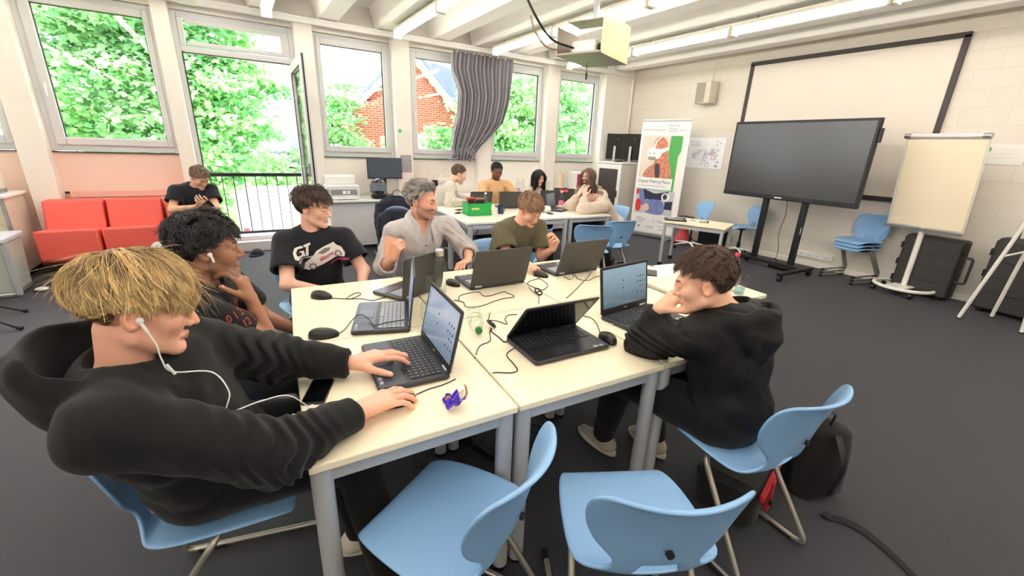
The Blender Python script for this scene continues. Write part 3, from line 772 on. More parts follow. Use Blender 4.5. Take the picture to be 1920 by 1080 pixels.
# ------------------------------------------------------------------ laptops
M['lap_dark'] = mat('laptop_dark', (42, 42, 45), 0.38, noise=.03, nscale=15)
M['lap_lid'] = mat('laptop_lid_grey', (66, 63, 61), 0.45, noise=.03, nscale=10)
M['lap_palm'] = mat('laptop_palmrest_blue_grey', (70, 74, 86), 0.32)
M['key'] = mat('key_black', (46, 48, 55), 0.42)
M['keygrey'] = mat('key_legend', (170, 174, 182), 0.6)
M['pad'] = mat('touchpad', (58, 60, 68), 0.25)

def screen_mat(name, c0, c1, strength, rough=.12):
    mt = bpy.data.materials.new(name); mt.use_nodes = True
    nt = mt.node_tree; p = nt.nodes['Principled BSDF']; p.inputs['Base Color'].default_value = (.012, .012, .014, 1); p.inputs['Roughness'].default_value = rough
    t = nt.nodes.new('ShaderNodeTexCoord'); sx = nt.nodes.new('ShaderNodeSeparateXYZ'); r = nt.nodes.new('ShaderNodeValToRGB')
    n = nt.nodes.new('ShaderNodeTexNoise'); n.inputs['Scale'].default_value = 6
    nt.links.new(t.outputs['Generated'], sx.inputs[0])
    ad = nt.nodes.new('ShaderNodeMath'); ad.operation = 'MULTIPLY_ADD'; ad.inputs[1].default_value = .25; nt.links.new(t.outputs['Generated'], n.inputs['Vector'])
    nt.links.new(n.outputs['Fac'], ad.inputs[0]); nt.links.new(sx.outputs['Y'], ad.inputs[2])
    r.color_ramp.elements[0].color = srgb(*c0); r.color_ramp.elements[1].color = srgb(*c1)
    nt.links.new(ad.outputs[0], r.inputs['Fac']); nt.links.new(r.outputs['Color'], p.inputs['Emission Color']); p.inputs['Emission Strength'].default_value = strength
    return mt
M['scr_on'] = screen_mat('lit_desktop_screen', (64, 82, 92), (134, 158, 170), .75)
M['scr_on2'] = screen_mat('lit_desktop_screen_cool', (96, 112, 130), (150, 164, 184), .75)
M['scr_code'] = screen_mat('lit_grey_page', (60, 62, 66), (104, 106, 112), .6)
M['scr_off'] = mat('dark_screen', (10, 10, 12), 0.08)
M['icon'] = mat('screen_icon', (36, 48, 62), .5)

def laptop(label, x, y, yaw, ang, Wd=.385, Dp=.262, screen='scr_off', palm='lap_dark', keys=True, z=.74, icons=0, logo=True, keymat='key'):
    t = thing('laptop', label, 'laptop', (x, y, z), R(yaw), 'laptops on the tables')
    W2 = Wd / 2
    mb = MB(); mb.rbox((0, -Dp / 2, .012), (Wd, Dp, .017), .014); bs = mb.build('base', [M['lap_dark']], t, 40)
    mb = MB(); mb.rbox((0, -Dp * .80, .0212), (Wd - .012, Dp * .37, .0012), .01); mb.build('palm_rest', M[palm], bs, 40)
    if keys:
        mb = MB(); kw = (Wd - .05) / 15; kd = (Dp * .50 - .012) / 6
        for r_ in range(6):
            for c in range(15):
                if r_ == 5 and 3 <= c <= 8:
                    if c == 3: mb.box((-W2 + .025 + kw * 6, -Dp * .10 - kd * 5.5, .0218), (kw * 5.7, kd * .84, .003), None, 0)
                    continue
                mb.box((-W2 + .025 + kw * (c + .5), -Dp * .10 - kd * (r_ + .5), .0218), (kw * .84, kd * .84, .003), None, 0)
                if keymat == 'key': mb.box((-W2 + .025 + kw * (c + .35), -Dp * .10 - kd * (r_ + .45), .0234), (kw * .16, kd * .22, .0004), None, 1)
        mb.build('keyboard', [M[keymat], M['keygrey']], bs, 0)
        mb = MB(); mb.box((-.02, -Dp * .80, .0222), (.105, Dp * .25, .0012)); mb.build('touchpad', M['pad'], bs, 0)
        mb = MB(); mb.box((W2 - .07, -Dp * .93, .0222), (.022, .014, .0008)); mb.box((W2 - .04, -Dp * .93, .0222), (.02, .012, .0008)); mb.build('sticker', M['keygrey'], bs, 0)
    lid = bpy.data.objects.new('lid', None); COL.objects.link(lid); lid.parent = t; lid.location = (0, -.002, .02)
    # closed lid lies toward the user (-y); opening angle measured from there
    lid.rotation_euler = (-R(180 - ang) - 0, 0, 0)
    H = Dp - .012   # lid local: extends +y up the panel, screen faces -z... after rotation toward the user
    A = R(ang)
    lid.rotation_euler = (0, 0, 0)
    ey = np.array([0, -math.cos(A), math.sin(A)]); en = np.array([0, -math.sin(A), -math.cos(A)])   # up the lid; outwards to the user
    Ml = np.stack([np.array([1, 0, 0]), ey, en], 1)
    mb = MB(); mb.rbox((0, 0, 0), (Wd, H, .007), .012); V = mb.v[0]; V += np.array([0, H / 2, 0]); mb.v[0] = V @ Ml.T
    bk = mb.build('lid_shell', M['lap_lid'], lid, 40); 
    def panel(name, cx, cy, sx, sy, off, mt, th=.0008):
        q = MB(); q.box((cx, cy, off), (sx, sy, th)); q.v[0] = q.v[0] @ Ml.T; return q.build(name, mt, lid, 0)
    panel('bezel', 0, H / 2, Wd - .006, H - .006, .0038, M['black'])
    panel('screen', 0, H / 2 + .008, Wd - .032, H - .046, .0045, M[screen])
    if icons:
        q = MB(); rgx = random.Random(icons)
        for (u, v) in [(-.02, .03), (-.02, -.01), (.10, .035), (.125, .035), (.15, .035), (.10, .005), (.125, .005), (.15, .005), (.125, -.02), (.15, -.02), (.10, -.055), (.13, -.055), (.155, -.055)]:
            q.box((u * Wd / .385, H / 2 + .008 + v, .0051), (.006 + .003 * rgx.random(), .009, .0004))
        q.v = [k @ Ml.T for k in q.v]; q.build('desktop_icons', M['icon'], lid, 0)
    if logo: panel('maker_mark', 0, .014, .022, .006, .0046, M['keygrey'])
    q = MB(); q.cyl((-W2 + .03, 0, .0), (-W2 + .075, 0, .0), .008, n=10); q.build('hinge', M['steel'], t); q = MB(); q.cyl((W2 - .075, 0, .0), (W2 - .03, 0, .0), .008, n=10); q.build('hinge', M['steel'], t)
    for hn in list(t.children)[-2:]: hn.location = (0, -.004, .02)
    return t
laptop('open laptop under the blond boy\'s hand, showing a lit blue-grey desktop', .579, 1.477, -94.4, 102.6, screen='scr_on2', palm='lap_palm', icons=5, keymat='key')
laptop('laptop with silver blue palm rest and upright screen seen exactly edge-on', .630, 1.935, -108.2, 97, screen='scr_on2', palm='lap_palm', keymat='keygrey')
laptop('smaller dark laptop with its back turned, behind the thin edge-on screen', .81, 2.225, -152, 97, Wd=.34, Dp=.24, palm='lap_palm', keymat='keygrey')
laptop('dark laptop back in front of the olive boy, beside the glass water bottle', 1.274, 2.16, -182, 108, palm='lap_palm', keymat='keygrey')
laptop('dark laptop back with a cable, nearest the far right chairs', 1.928, 2.182, -180, 111, palm='lap_palm', keymat='keygrey')
laptop('half-closed black laptop with a dark screen on the front middle table', 1.105, 1.463, -3, 50.6)
laptop('open laptop with a lit blue desktop in front of the black-hooded boy', 1.674, 1.488, 5, 98.9, screen='scr_on', icons=9)
fl_ = [('small black laptop back behind the green crate on the far table', 2.80, 5.32, 175, 105), ('black laptop back on the far table beside the navy cup', 3.20, 5.18, 165, 100),
       ('black laptop back in front of the woman with long black hair', 3.92, 5.22, 170, 100), ('laptop with a lit grey page beside the beige-hooded person', 3.74, 4.92, 30, 100),
       ('black laptop back with a red sticker in front of the bearded man', 4.36, 5.42, 140, 95)]
for i, (lb, x, y, yw, an) in enumerate(fl_):
    laptop(lb, x, y, yw, an, Wd=.33, Dp=.235, screen='scr_code' if i == 3 else 'scr_off', keys=False)
o = MB(); o.box((4.36, 5.44, .99), (.16, .004, .05), rotz(R(-40))); 

# ------------------------------------------------------------------ mice, cables and small things on the front tables
def mouse(label, x, y, hd, z=.7405, s=1.0):
    t = thing('computer_mouse', label, 'computer mouse', (x, y, z), R(hd) - PI / 2, 'computer mice')
    def fn(u, v):
        a = u * 2 * PI; w = .031 * s * (1 - .10 * math.sin(a)) ; l = .056 * s
        rr = math.sin(v * PI / 2)
        x_, y_ = w * math.cos(a) * rr ** .8, l * math.sin(a) * rr ** .8
        return (x_, y_, .004 + .032 * s * (math.cos(v * PI / 2)) ** .75 * (1 - .22 * (y_ / l + .15)))
    mb = MB(); mb.grid(fn, 28, 8); mb.add([(.031 * s * math.cos(k * PI / 8), .056 * s * math.sin(k * PI / 8), .001) for k in range(16)], [tuple(range(15, -1, -1))]); mb.build('body', M['black'], t, 60)
    mb = MB(); mb.cyl((-.003, .026, .0225 * s), (.003, .026, .0225 * s), .008, n=14); mb.build('scroll_wheel', M['dark_metal'], t)
    mb = MB(); mb.box((0, .008, .0318 * s), (.034 * s, .0010, .0016)); mb.build('button_seam', M['dark_metal'], t, 0)
    return t
mouse('dark mouse at the table corner in front of the car t-shirt boy', .29, 2.415, -40, s=1.1)
mouse('glossy dark mouse beside the seam in front of the boy with earbuds', .218, 1.884, -12, s=1.15)
mouse('black mouse under the blond boy\'s right hand', .352, 1.228, 0)
mouse('black mouse beside the glass water bottle', 1.035, 2.315, -70)
mouse('black mouse under the olive boy\'s right hand', 1.65, 2.235, -60)
mouse('black mouse on the front middle table between two laptops', 1.335, 1.265, 75, s=1.1)

M['cable'] = mat('black_cable', (26, 26, 28), .5)
M['white_cable'] = mat('white_cable', (236, 236, 234), .4)
def cable(name, label, pts, z=.7425, r=.0022, mt='cable', lift=0.0, n=8, cat='cable', group='cables lying on the front tables'):
    P = spline([(p[0], p[1], (p[2] if len(p) > 2 else z)) for p in pts], n); c = P[0].copy()
    mb = MB(); mb.tube(P - c, r, 7); o = mb.build(name, M[mt], None, 60, loc=tuple(c)); return tag(o, label, cat, group)
cable('mouse_cable', 'thin cable looping from the mouse at the table corner to a laptop', [(.335, 2.379), (.404, 2.333), (.434, 2.327), (.486, 2.366, .746), (.485, 2.410), (.447, 2.385, .746), (.402, 2.325, .7465), (.432, 2.319), (.480, 2.296), (.522, 2.249), (.579, 2.261), (.650, 2.274), (.706, 2.251)])
cable('mouse_cable', 'cable arching from the glossy mouse across the silver blue palm rest', [(.277, 1.882), (.310, 1.90, .75), (.361, 1.95, .775), (.398, 1.96, .785), (.425, 1.92, .77), (.43, 1.85, .766), (.457, 1.85, .767), (.508, 1.853, .768), (.573, 1.849, .768)])
cable('mouse_cable', 'short cable from the hand-held mouse along the lit laptop side', [(.41, 1.245), (.462, 1.258), (.522, 1.262), (.575, 1.268, .748)])
cable('power_cable', 'cable in a rounded loop right of the two empty green-capped bottles', [(.948, 2.043), (.986, 2.110), (1.058, 2.13), (1.114, 2.12), (1.107, 2.051), (1.140, 2.034), (1.20, 2.05), (1.26, 2.06), (1.257, 2.03)])
cable('power_cable', 'cable wandering along the seam behind the half-closed laptop', [(1.257, 2.03, .7425), (1.268, 1.998), (1.260, 1.957), (1.192, 1.960), (1.113, 1.940), (1.033, 1.911), (.963, 1.913), (.940, 1.946), (.957, 2.004), (.927, 2.058)])
cable('power_cable', 'cable running through the black ring on the rear tables', [(1.44, 2.07), (1.413, 1.981), (1.414, 1.935), (1.39, 1.89), (1.326, 1.80)])
cable('power_cable', 'zigzag cable from the black ring to the half-closed laptop\'s rear', [(1.014, 1.80), (.950, 1.702), (.969, 1.711), (.996, 1.679), (1.016, 1.632), (1.042, 1.693), (1.086, 1.729), (1.13, 1.718)])
cable('power_cable', 'cable from the black ring down to the seam between front tables', [(.92, 1.61), (.896, 1.591), (.852, 1.505), (.800, 1.487), (.768, 1.462), (.742, 1.425), (.722, 1.41, .73)])
cable('power_cable', 'cable plugged into the left rear port of the half-closed laptop', [(.925, 1.63), (.905, 1.587), (.905, 1.523), (.902, 1.468), (.914, 1.452, .75)], r=.003)
cable('power_cable', 'cable from the half-closed laptop\'s left side curling to the seam', [(.915, 1.385, .75), (.870, 1.374), (.842, 1.343), (.834, 1.285), (.818, 1.223), (.782, 1.220), (.73, 1.25), (.718, 1.25, .73)])
cable('mouse_cable', 'cable from the mouse between two laptops up behind the half-closed one', [(1.345, 1.325), (1.374, 1.357), (1.425, 1.436), (1.45, 1.50), (1.43, 1.545), (1.36, 1.58)])
cable('usb_cable', 'white cable with a stick ending at the hooded boy\'s laptop', [(1.42, 1.45), (1.445, 1.44), (1.461, 1.427), (1.468, 1.40), (1.485, 1.38, .75)], mt='white_cable')
cable('power_cable', 'long straight cable behind the right-hand dark laptop back', [(1.524, 1.801), (1.638, 1.874), (1.785, 1.974), (1.95, 2.09), (2.06, 2.17, .75)])
cable('power_cable', 'cable winding from the olive boy\'s mouse toward the ring', [(1.61, 2.20), (1.517, 2.17), (1.467, 2.123), (1.471, 2.049), (1.486, 1.987), (1.569, 2.046), (1.604, 2.14), (1.602, 2.19)])
cable('power_cable', 'cable loop hanging at the base of the right-hand laptop back', [(1.795, 2.165), (1.783, 2.09), (1.84, 2.12), (1.86, 2.168, .80), (1.83, 2.172, .80)])
cable('power_cable', 'cable hooked in front of the right-hand laptop back near its corner', [(1.892, 2.165), (1.844, 2.070), (1.889, 2.018), (1.978, 2.06), (2.035, 2.062), (2.09, 2.09)])
def ring(label, x, y, rz):
    t = thing('cable_ring', label, 'cable ring', (x, y, .7415), R(rz), 'round cable winders')
    mb = MB(); a = np.linspace(0, 2 * PI, 25)[:-1]; tilt = eul(R(38), 0, 0); P = (np.stack([.024 * np.cos(a), .024 * np.sin(a), 0 * a], 1) @ tilt.T) + (0, 0, .019); mb.tube(P, .0045, 8, closed=True); mb.build('rim', M['black'], t)
    mb = MB(); mb.tube((np.array([(-.02, 0, 0), (.02, 0, 0)]) @ tilt.T) + (0, 0, .019), .005, 8); mb.build('spoke', M['black'], t); return t
ring('black ring on a cable in front of the olive boy', 1.414, 1.93, 20)
ring('black ring on a cable left of the half-closed laptop', .93, 1.635, 70)

# phones
def phone(label, x, y, rz, z=.7405, L=.155, Wd=.075):
    t = thing('phone', label, 'phone', (x, y, z), R(rz)); mb = MB(); mb.rbox((0, 0, .0042), (Wd, L, .0082), .010); mb.build('case', M['black'], t)
    mb = MB(); mb.box((0, 0, .0086), (Wd - .008, L - .010, .0005)); mb.build('screen', M['scr_off'], t, 0)
    mb = MB(); mb.box((0, L / 2 - .012, .0090), (.016, .0035, .0003)); mb.build('front_camera', M['dark_metal'], t, 0); return t
phone('black phone on the table between the blond boy\'s sleeves', .127, 1.422, -22)
o = thing('charging_plug', 'white charging plug on the black phone near the blond boy\'s sleeves', 'plug', (.098, 1.345, .7405), R(-22)); mb = MB(); mb.box((0, -.012, .004), (.012, .022, .006)); mb.build('plug_body', M['white'], o, 0, .001)
mb = MB(); mb.tube(spline([(0, -.022, .004), (-.015, -.045, .003), (-.05, -.045, .003)], 6), .0018, 6); mb.build('cord', M['white_cable'], o)
o = thing('card', 'small pale card lying behind the blond boy\'s left hand', 'card', (.285, 1.612, .7405), R(-12)); mb = MB(); mb.box((0, 0, .0012), (.062, .085, .002)); mb.build('sheet', M['white'], o, 0); mb = MB(); mb.box((0, .01, .0024), (.045, .03, .0003)); mb.build('dark_print', M['dark_metal'], o, 0)

# crumpled sweet wrapper: folded foil sheet
M['foil_purple'] = mat('purple_foil', (76, 44, 190), .32, .35)
M['foil_inside'] = mat('pale_wrapper_inside', (232, 220, 206), .5)
M['choc'] = mat('brown_wafer', (188, 140, 100), .7, noise=.2, nscale=60)
t = thing('sweet_wrapper', 'torn purple sweet wrapper with a brown edge near the table front', 'wrapper', (.497, 1.108, .7405), R(10))
rg_ = np.random.default_rng(5)
def crumple(w, h, hx, seed, amp=.008):
    rr = np.random.default_rng(seed); nn = rr.normal(size=(9, 9)) * amp
    def fn(u, v):
        i, j = min(int(u * 8), 7), min(int(v * 8), 7); return ((u - .5) * w + nn[j, i] * .6, (v - .5) * h + nn[(i + 3) % 9, j] * .6, hx(u, v) + abs(nn[i, j]))
    return fn
mb = MB(); mb.grid(crumple(.055, .05, lambda u, v: .006 + .030 * (2 * abs(v - .5)) ** 2 + .012 * abs(math.sin(u * 5)), 1, .0035), 8, 8); mb.build('purple_foil', M['foil_purple'], t, 0)
mb = MB(); mb.v = []; mb.grid(lambda u, v: (.002 + .055 * u, .012 + .014 * math.sin(3 * v), .010 + .050 * v * (.35 + .65 * u) + .004 * math.sin(9 * u + 4 * v)), 7, 7); mb.grid(lambda u, v: (-.034 + .036 * u, .014 + .016 * v, .014 + .036 * v * (1 - abs(u - .5)) + .003 * math.sin(11 * u)), 6, 6); mb.build('torn_inside', M['foil_inside'], t, 0)
mb = MB(); mb.tube(spline([(.046, .008, .012), (.058, .012, .03), (.060, .018, .050), (.054, .02, .062)], 5), [.005] * 8 + [.0045] * 7 + [.002], 6, flat=.4); mb.ell((-.012, .02, .034), (.012, .004, .012), 8); mb.build('wafer_edge', M['choc'], t)

# bottles, glasses
M['clear'] = glass_mat('clear_glass', (252, 254, 254), .10)
M['pet'] = glass_mat('clear_pet', (248, 252, 251), .12, .06)
M['water'] = glass_mat('water', (246, 251, 253), .10)
M['green_cap'] = mat('green_bottle_cap', (46, 134, 62), .4)
M['red_cap'] = mat('red_bottle_cap', (206, 44, 70), .4)
M['pink_label'] = mat('pink_bottle_label', (238, 110, 150), .5)
M['brushed'] = mat('brushed_steel_cap', (214, 208, 200), .3, .7)
t = thing('glass_bottle', 'straight glass water bottle with a pale metal cap, half full', 'bottle', (.905, 2.21, .7405))
mb = MB(); mb.lathe([(.036, .002), (.038, .01), (.038, .19), (.034, .205), (.022, .218), (.021, .232)], n=28); mb.build('glass_body', M['clear'], t)
mb = MB(); mb.lathe([(0, .006), (.0355, .006), (.0355, .095), (0, .095)], n=28); mb.build('water', M['water'], t)
mb = MB(); mb.lathe([(.0225, .226), (.0235, .228), (.0235, .258), (.0215, .262), (0, .262)], n=24); mb.build('cap', M['brushed'], t)
t = thing('drinking_glass', 'clear drinking glass left of the glass water bottle', 'glass', (.84, 2.255, .7405))
mb = MB(); mb.lathe([(0, .003), (.032, .003), (.038, .112), (.0385, .113), (.0365, .112), (.031, .010), (0, .010)], n=28); mb.build('tumbler', M['clear'], t)
def crushed_bottle(label, a, b_, cap, r=.036):
    a, b_ = np.array(a), np.array(b_); w = unit(b_ - a); L = np.linalg.norm(b_ - a)
    t = thing('plastic_bottle', label, 'bottle', tuple(a), 0, 'empty green-capped plastic bottles lying down')
    rr = np.random.default_rng(int(L * 1e4)); k = 14
    P = [a + (b_ - a) * i / (k - 1) + np.array([0, 0, .004 * math.sin(i * 2.1)]) for i in range(k)]
    rad = [r * .8] + [r * (.86 + .16 * rr.random()) for _ in range(k - 5)] + [r * .9, r * .66, r * .38, r * .36]
    mb = MB(); mb.tube(np.array(P) - a, rad, 14); mb.build('bottle_body', M['pet'], t, 20)
    mb = MB(); mb.cyl(b_ - a, b_ - a + w * .016, .0165, n=20); mb.build('cap', M['green_cap'], t)
crushed_bottle('empty clear bottle, green cap, lying behind the lit laptop screen', (.735, 1.975, .777), (.662, 1.765, .762), 1)
crushed_bottle('empty clear bottle, green cap, lying right of the lit laptop screen', (.905, 1.79, .777), (.842, 1.60, .762), 1, .038)
def water_bottle(label, x, y, z=.7405, h=.25, cap='red_cap', lab='pink_label', r=.034, fill=.5):
    t = thing('plastic_bottle', label, 'bottle', (x, y, z), 0, 'standing plastic water bottles')
    mb = MB(); mb.lathe([(0, .004), (r * .8, .001), (r, .012), (r, h * .30), (r * .92, h * .34), (r, h * .38), (r, h * .62), (r * .8, h * .76), (r * .42, h * .88), (r * .40, h * .93)], n=22); mb.build('bottle_body', M['pet'], t)
    mb = MB(); mb.lathe([(r * 1.01, h * .16), (r * 1.015, h * .17), (r * 1.015, h * .40), (r * 1.01, h * .41)], n=22); mb.build('label_band', M[lab], t) if lab else None
    mb = MB(); mb.lathe([(r * .46, h * .915), (r * .47, h * .92), (r * .47, h * .985), (r * .42, h), (0, h)], n=18); mb.build('cap', M[cap], t)
    return t
water_bottle('red-capped clear bottle with a pink label in front of the hooded boy\'s face', 2.19, 1.53)
water_bottle('red-capped clear bottle behind the hooded boy\'s head', 2.60, 1.45)
t = thing('plastic_cup', 'clear plastic cup with a little bluish water on the end table', 'cup', (2.585, 1.385, .7405))
mb = MB(); mb.lathe([(0, .002), (.028, .002), (.038, .12), (.0395, .121), (.037, .119), (.0265, .006), (0, .006)], n=24); mb.build('cup_wall', M['pet'], t)
mb = MB(); mb.lathe([(0, .008), (.0275, .008), (.031, .042), (0, .042)], n=24); mb.build('water', glass_mat('blue_water', (216, 238, 248), .1), t)
o = thing('paper_sheet', 'blank white paper sheets spread on the end table', 'paper', (2.70, 1.94, .7405), R(-8), 'white paper sheets'); mb = MB(); mb.box((0, 0, .001), (.21, .297, .0012)); mb.build('sheet', M['white'], o, 0)
mb = MB(); mb.box((-.22, .02, .0008), (.21, .27, .0008), rotz(.12)); mb.build('sheet', M['white'], o, 0)
o = phone('dark flat phone at the table edge right of the lit laptop', 2.435, 1.955, -50)
# power strip and cable heap under the tables
t = thing('power_strip', 'black and white power strip on the carpet under the front tables', 'power strip', (.90, 1.72, 0), R(18))
mb = MB(); mb.rbox((0, 0, .022), (.062, .36, .040), .008); mb.build('housing', M['black'], t); mb = MB(); mb.rbox((0, -.195, .022), (.062, .035, .042), .008); mb.build('end_block', M['white'], t)
for i in range(6):
    mb = MB(); mb.lathe([(.019, .0422), (.018, .044), (.013, .0440), (.013, .0425), (0, .0425)], n=14); s = mb.build('socket', M['dark_metal'], t); s.location = (0, -.14 + i * .055, 0)
rgc = random.Random(4)
for i, lb in enumerate(['black cable coil on the carpet beside the table legs', 'black cable tangle on the carpet under the front middle table', 'black cable loop on the carpet behind the power strip']):
    c0 = [(.72, 1.75), (1.12, 1.62), (1.0, 2.02)][i]
    P = [(c0[0] + .13 * math.cos(k * 1.1) * (1 + .4 * rgc.random()), c0[1] + .10 * math.sin(k * 1.1) * (1 + .4 * rgc.random()), .006 + .004 * k) for k in range(13)]
    cable('floor_cable', lb, P, r=.004, group='cables on the carpet under the front tables')
t = thing('power_adapter', 'black laptop power adapter on the carpet under the middle table', 'power adapter', (1.22, 1.95, 0), R(35)); mb = MB(); mb.rbox((0, 0, .018), (.065, .15, .034), .01); mb.build('brick', M['black'], t); mb = MB(); mb.tube(spline([(0, .075, .02), (.05, .15, .01), (.12, .14, .005)], 6), .003, 6); mb.build('cord', M['cable'], t)
# ------------------------------------------------------------------ implicit-surface body builder
def smin(a, b, k):
    h = np.maximum(k - np.abs(a - b), 0) / k
    return np.minimum(a, b) - h * h * k * .25
def smax(a, b, k): return -smin(-a, -b, k)
def s_rc(p, a, b, ra, rb=None):
    rb = ra if rb is None else rb
    a = np.asarray(a, np.float32); ba = np.asarray(b, np.float32) - a; pa = p - a
    h = np.clip(pa @ ba / (ba @ ba + 1e-12), 0, 1)
    return np.linalg.norm(pa - h[:, None] * ba, axis=1) - (ra + (rb - ra) * h)
def s_ell(p, c, r, Mx=None):
    q = p - np.asarray(c, np.float32)
    if Mx is not None: q = q @ Mx
    r = np.asarray(r, np.float32)
    k0 = np.linalg.norm(q / r, axis=1); k1 = np.linalg.norm(q / (r * r), axis=1)
    return k0 * (k0 - 1) / np.maximum(k1, 1e-6)
def s_sph(p, c, r): return np.linalg.norm(p - np.asarray(c, np.float32), axis=1) - r

def wrinkle(p, amp, f=1.0, seed=0.0):
    x, y, z = p[:, 0] * f + seed, p[:, 1] * f + 1.7 * seed, p[:, 2] * f
    w1 = np.sin(31 * x + 14 * z + 2.2 * np.sin(17 * y + 9 * z + seed)); w2 = np.sin(27 * y - 22 * z + 2.0 * np.sin(21 * x - 11 * z))
    w3 = np.sin(44 * z + 17 * (x - y) + 1.8 * np.sin(13 * x + 19 * y))
    return amp * (.5 * w1 * w2 + .5 * w3 * np.abs(w1))

def mesh_sdf(fn, lo, hi, h):
    """surface-nets mesh of fn(points)=0, evaluated only near the surface"""
    lo = np.asarray(lo, float); B = 8
    nb = np.ceil((np.asarray(hi, float) - lo) / (h * B)).astype(int) + 1
    n = nb * B + 1
    gi = np.stack(np.meshgrid(*[np.arange(k) for k in nb], indexing='ij'), -1).reshape(-1, 3)
    cd = fn((lo + (gi + .5) * B * h).astype(np.float32))
    act = np.abs(cd) < B * h * .95 + .012
    D = np.empty(tuple(n), np.float32)
    for sl in range(1): D.fill(1.0)
    # coarse sign
    cs = np.where(cd < 0, -1.0, 1.0).astype(np.float32).reshape(tuple(nb))
    D[:-1, :-1, :-1] = np.repeat(np.repeat(np.repeat(cs, B, 0), B, 1), B, 2)
    loc = np.stack(np.meshgrid(*[np.arange(B + 1)] * 3, indexing='ij'), -1).reshape(-1, 3)
    ab = gi[act]
    for s in range(0, len(ab), 1500):
        G = (ab[s:s + 1500, None, :] * B + loc[None]).reshape(-1, 3)
        d = fn((lo + G * h).astype(np.float32))
        D[G[:, 0], G[:, 1], G[:, 2]] = d
    ins = D < 0
    c = np.zeros(tuple(n - 1), np.uint8)
    for a in (0, 1):
        for b_ in (0, 1):
            for e in (0, 1): c += ins[a:n[0] - 1 + a, b_:n[1] - 1 + b_, e:n[2] - 1 + e]
    I = np.argwhere((c > 0) & (c < 8))
    if len(I) == 0: return np.zeros((0, 3)), np.zeros((0, 4), int)
    acc = np.zeros((len(I), 3)); cnt = np.zeros(len(I))
    corners = [(a, b_, e) for a in (0, 1) for b_ in (0, 1) for e in (0, 1)]
    for i1, p1 in enumerate(corners):
        for p2 in corners[i1 + 1:]:
            if sum(abs(u - v) for u, v in zip(p1, p2)) != 1: continue
            d1 = D[I[:, 0] + p1[0], I[:, 1] + p1[1], I[:, 2] + p1[2]]; d2 = D[I[:, 0] + p2[0], I[:, 1] + p2[1], I[:, 2] + p2[2]]
            x = (d1 < 0) != (d2 < 0); t = np.where(x, d1 / np.where(np.abs(d1 - d2) < 1e-9, 1, d1 - d2), 0); t = np.clip(t, 0, 1)
            pt = np.array(p1) + t[:, None] * (np.array(p2) - np.array(p1)); acc += pt * x[:, None]; cnt += x
    V = lo + (I + acc / np.maximum(cnt, 1)[:, None]) * h
    cid = np.full(tuple(n - 1), -1, np.int32); cid[I[:, 0], I[:, 1], I[:, 2]] = np.arange(len(I))
    Q = []
    for ax in range(3):
        o1, o2 = (ax + 1) % 3, (ax + 2) % 3
        sl1 = [slice(None)] * 3; sl2 = [slice(None)] * 3; sl1[ax] = slice(0, -1); sl2[ax] = slice(1, None)
        E = np.argwhere(ins[tuple(sl1)] != ins[tuple(sl2)])
        E = E[(E[:, o1] > 0) & (E[:, o2] > 0) & (E[:, o1] < n[o1] - 1) & (E[:, o2] < n[o2] - 1)]
        if len(E) == 0: continue
        e1 = np.zeros(3, int); e1[o1] = 1; e2 = np.zeros(3, int); e2[o2] = 1
        f = [E - e1 - e2, E - e2, E, E - e1]
        q = np.stack([cid[k[:, 0], k[:, 1], k[:, 2]] for k in f], 1)
        flip = ~ins[E[:, 0], E[:, 1], E[:, 2]]
        q[flip] = q[flip][:, ::-1]; Q.append(q)
    Q = np.vstack(Q); Q = Q[(Q >= 0).all(1)]
    # settle the vertices on the surface
    e = h * .4; K = np.array([(1, -1, -1), (-1, -1, 1), (-1, 1, -1), (1, 1, 1)], np.float32)
    for _ in range(2):
        g = np.zeros((len(V), 3)); Vf = V.astype(np.float32); m = 0
        for k in K: dk = fn(Vf + k * e); g += k * dk[:, None]; m = m + dk
        m = m / 4; g /= 4 * e
        st = m[:, None] * g / np.maximum((g * g).sum(1), .2)[:, None]
        ln = np.linalg.norm(st, axis=1, keepdims=True); V = V - st * np.minimum(1, h * .6 / np.maximum(ln, 1e-9))
    return V, Q

def np_mesh(name, V, F, mats, parent=None, cols=None, loc=None, fm=None):
    me = bpy.data.meshes.new(name)
    V = np.asarray(V, np.float32)
    if isinstance(F, np.ndarray):
        me.vertices.add(len(V)); me.vertices.foreach_set('co', V.ravel())
        me.loops.add(F.size); me.loops.foreach_set('vertex_index', F.astype(np.int32).ravel())
        me.polygons.add(len(F)); me.polygons.foreach_set('loop_start', np.arange(0, F.size, F.shape[1], dtype=np.int32))
        me.polygons.foreach_set('loop_total', np.full(len(F), F.shape[1], np.int32))
        me.update(calc_edges=True); me.validate()
    else: me.from_pydata(V.tolist(), [], F)
    if not isinstance(mats, (list, tuple)): mats = [mats]
    for q in mats: me.materials.append(q)
    if fm is not None and len(fm) == len(me.polygons): me.polygons.foreach_set('material_index', fm)
    me.polygons.foreach_set('use_smooth', [True] * len(me.polygons))
    me.update()
    o = bpy.data.objects.new(name, me); COL.objects.link(o)
    if parent is not None: o.parent = parent
    if loc is not None: o.location = loc
    if cols is not None and len(cols) == len(me.vertices): set_cols(o, cols)
    return o

M['skin'] = mat('skin', (220, 170, 145), .5, attr='col', noise=.03, nscale=45, bump=.04, bscale=500, sss=.12)
M['hair'] = mat('hair', (90, 70, 50), .42, attr='col', spec=.4)
M['eye'] = mat('eyeball', (240, 236, 230), .12, attr='col')

def lin(c): return np.array(srgb(*c)[:3])

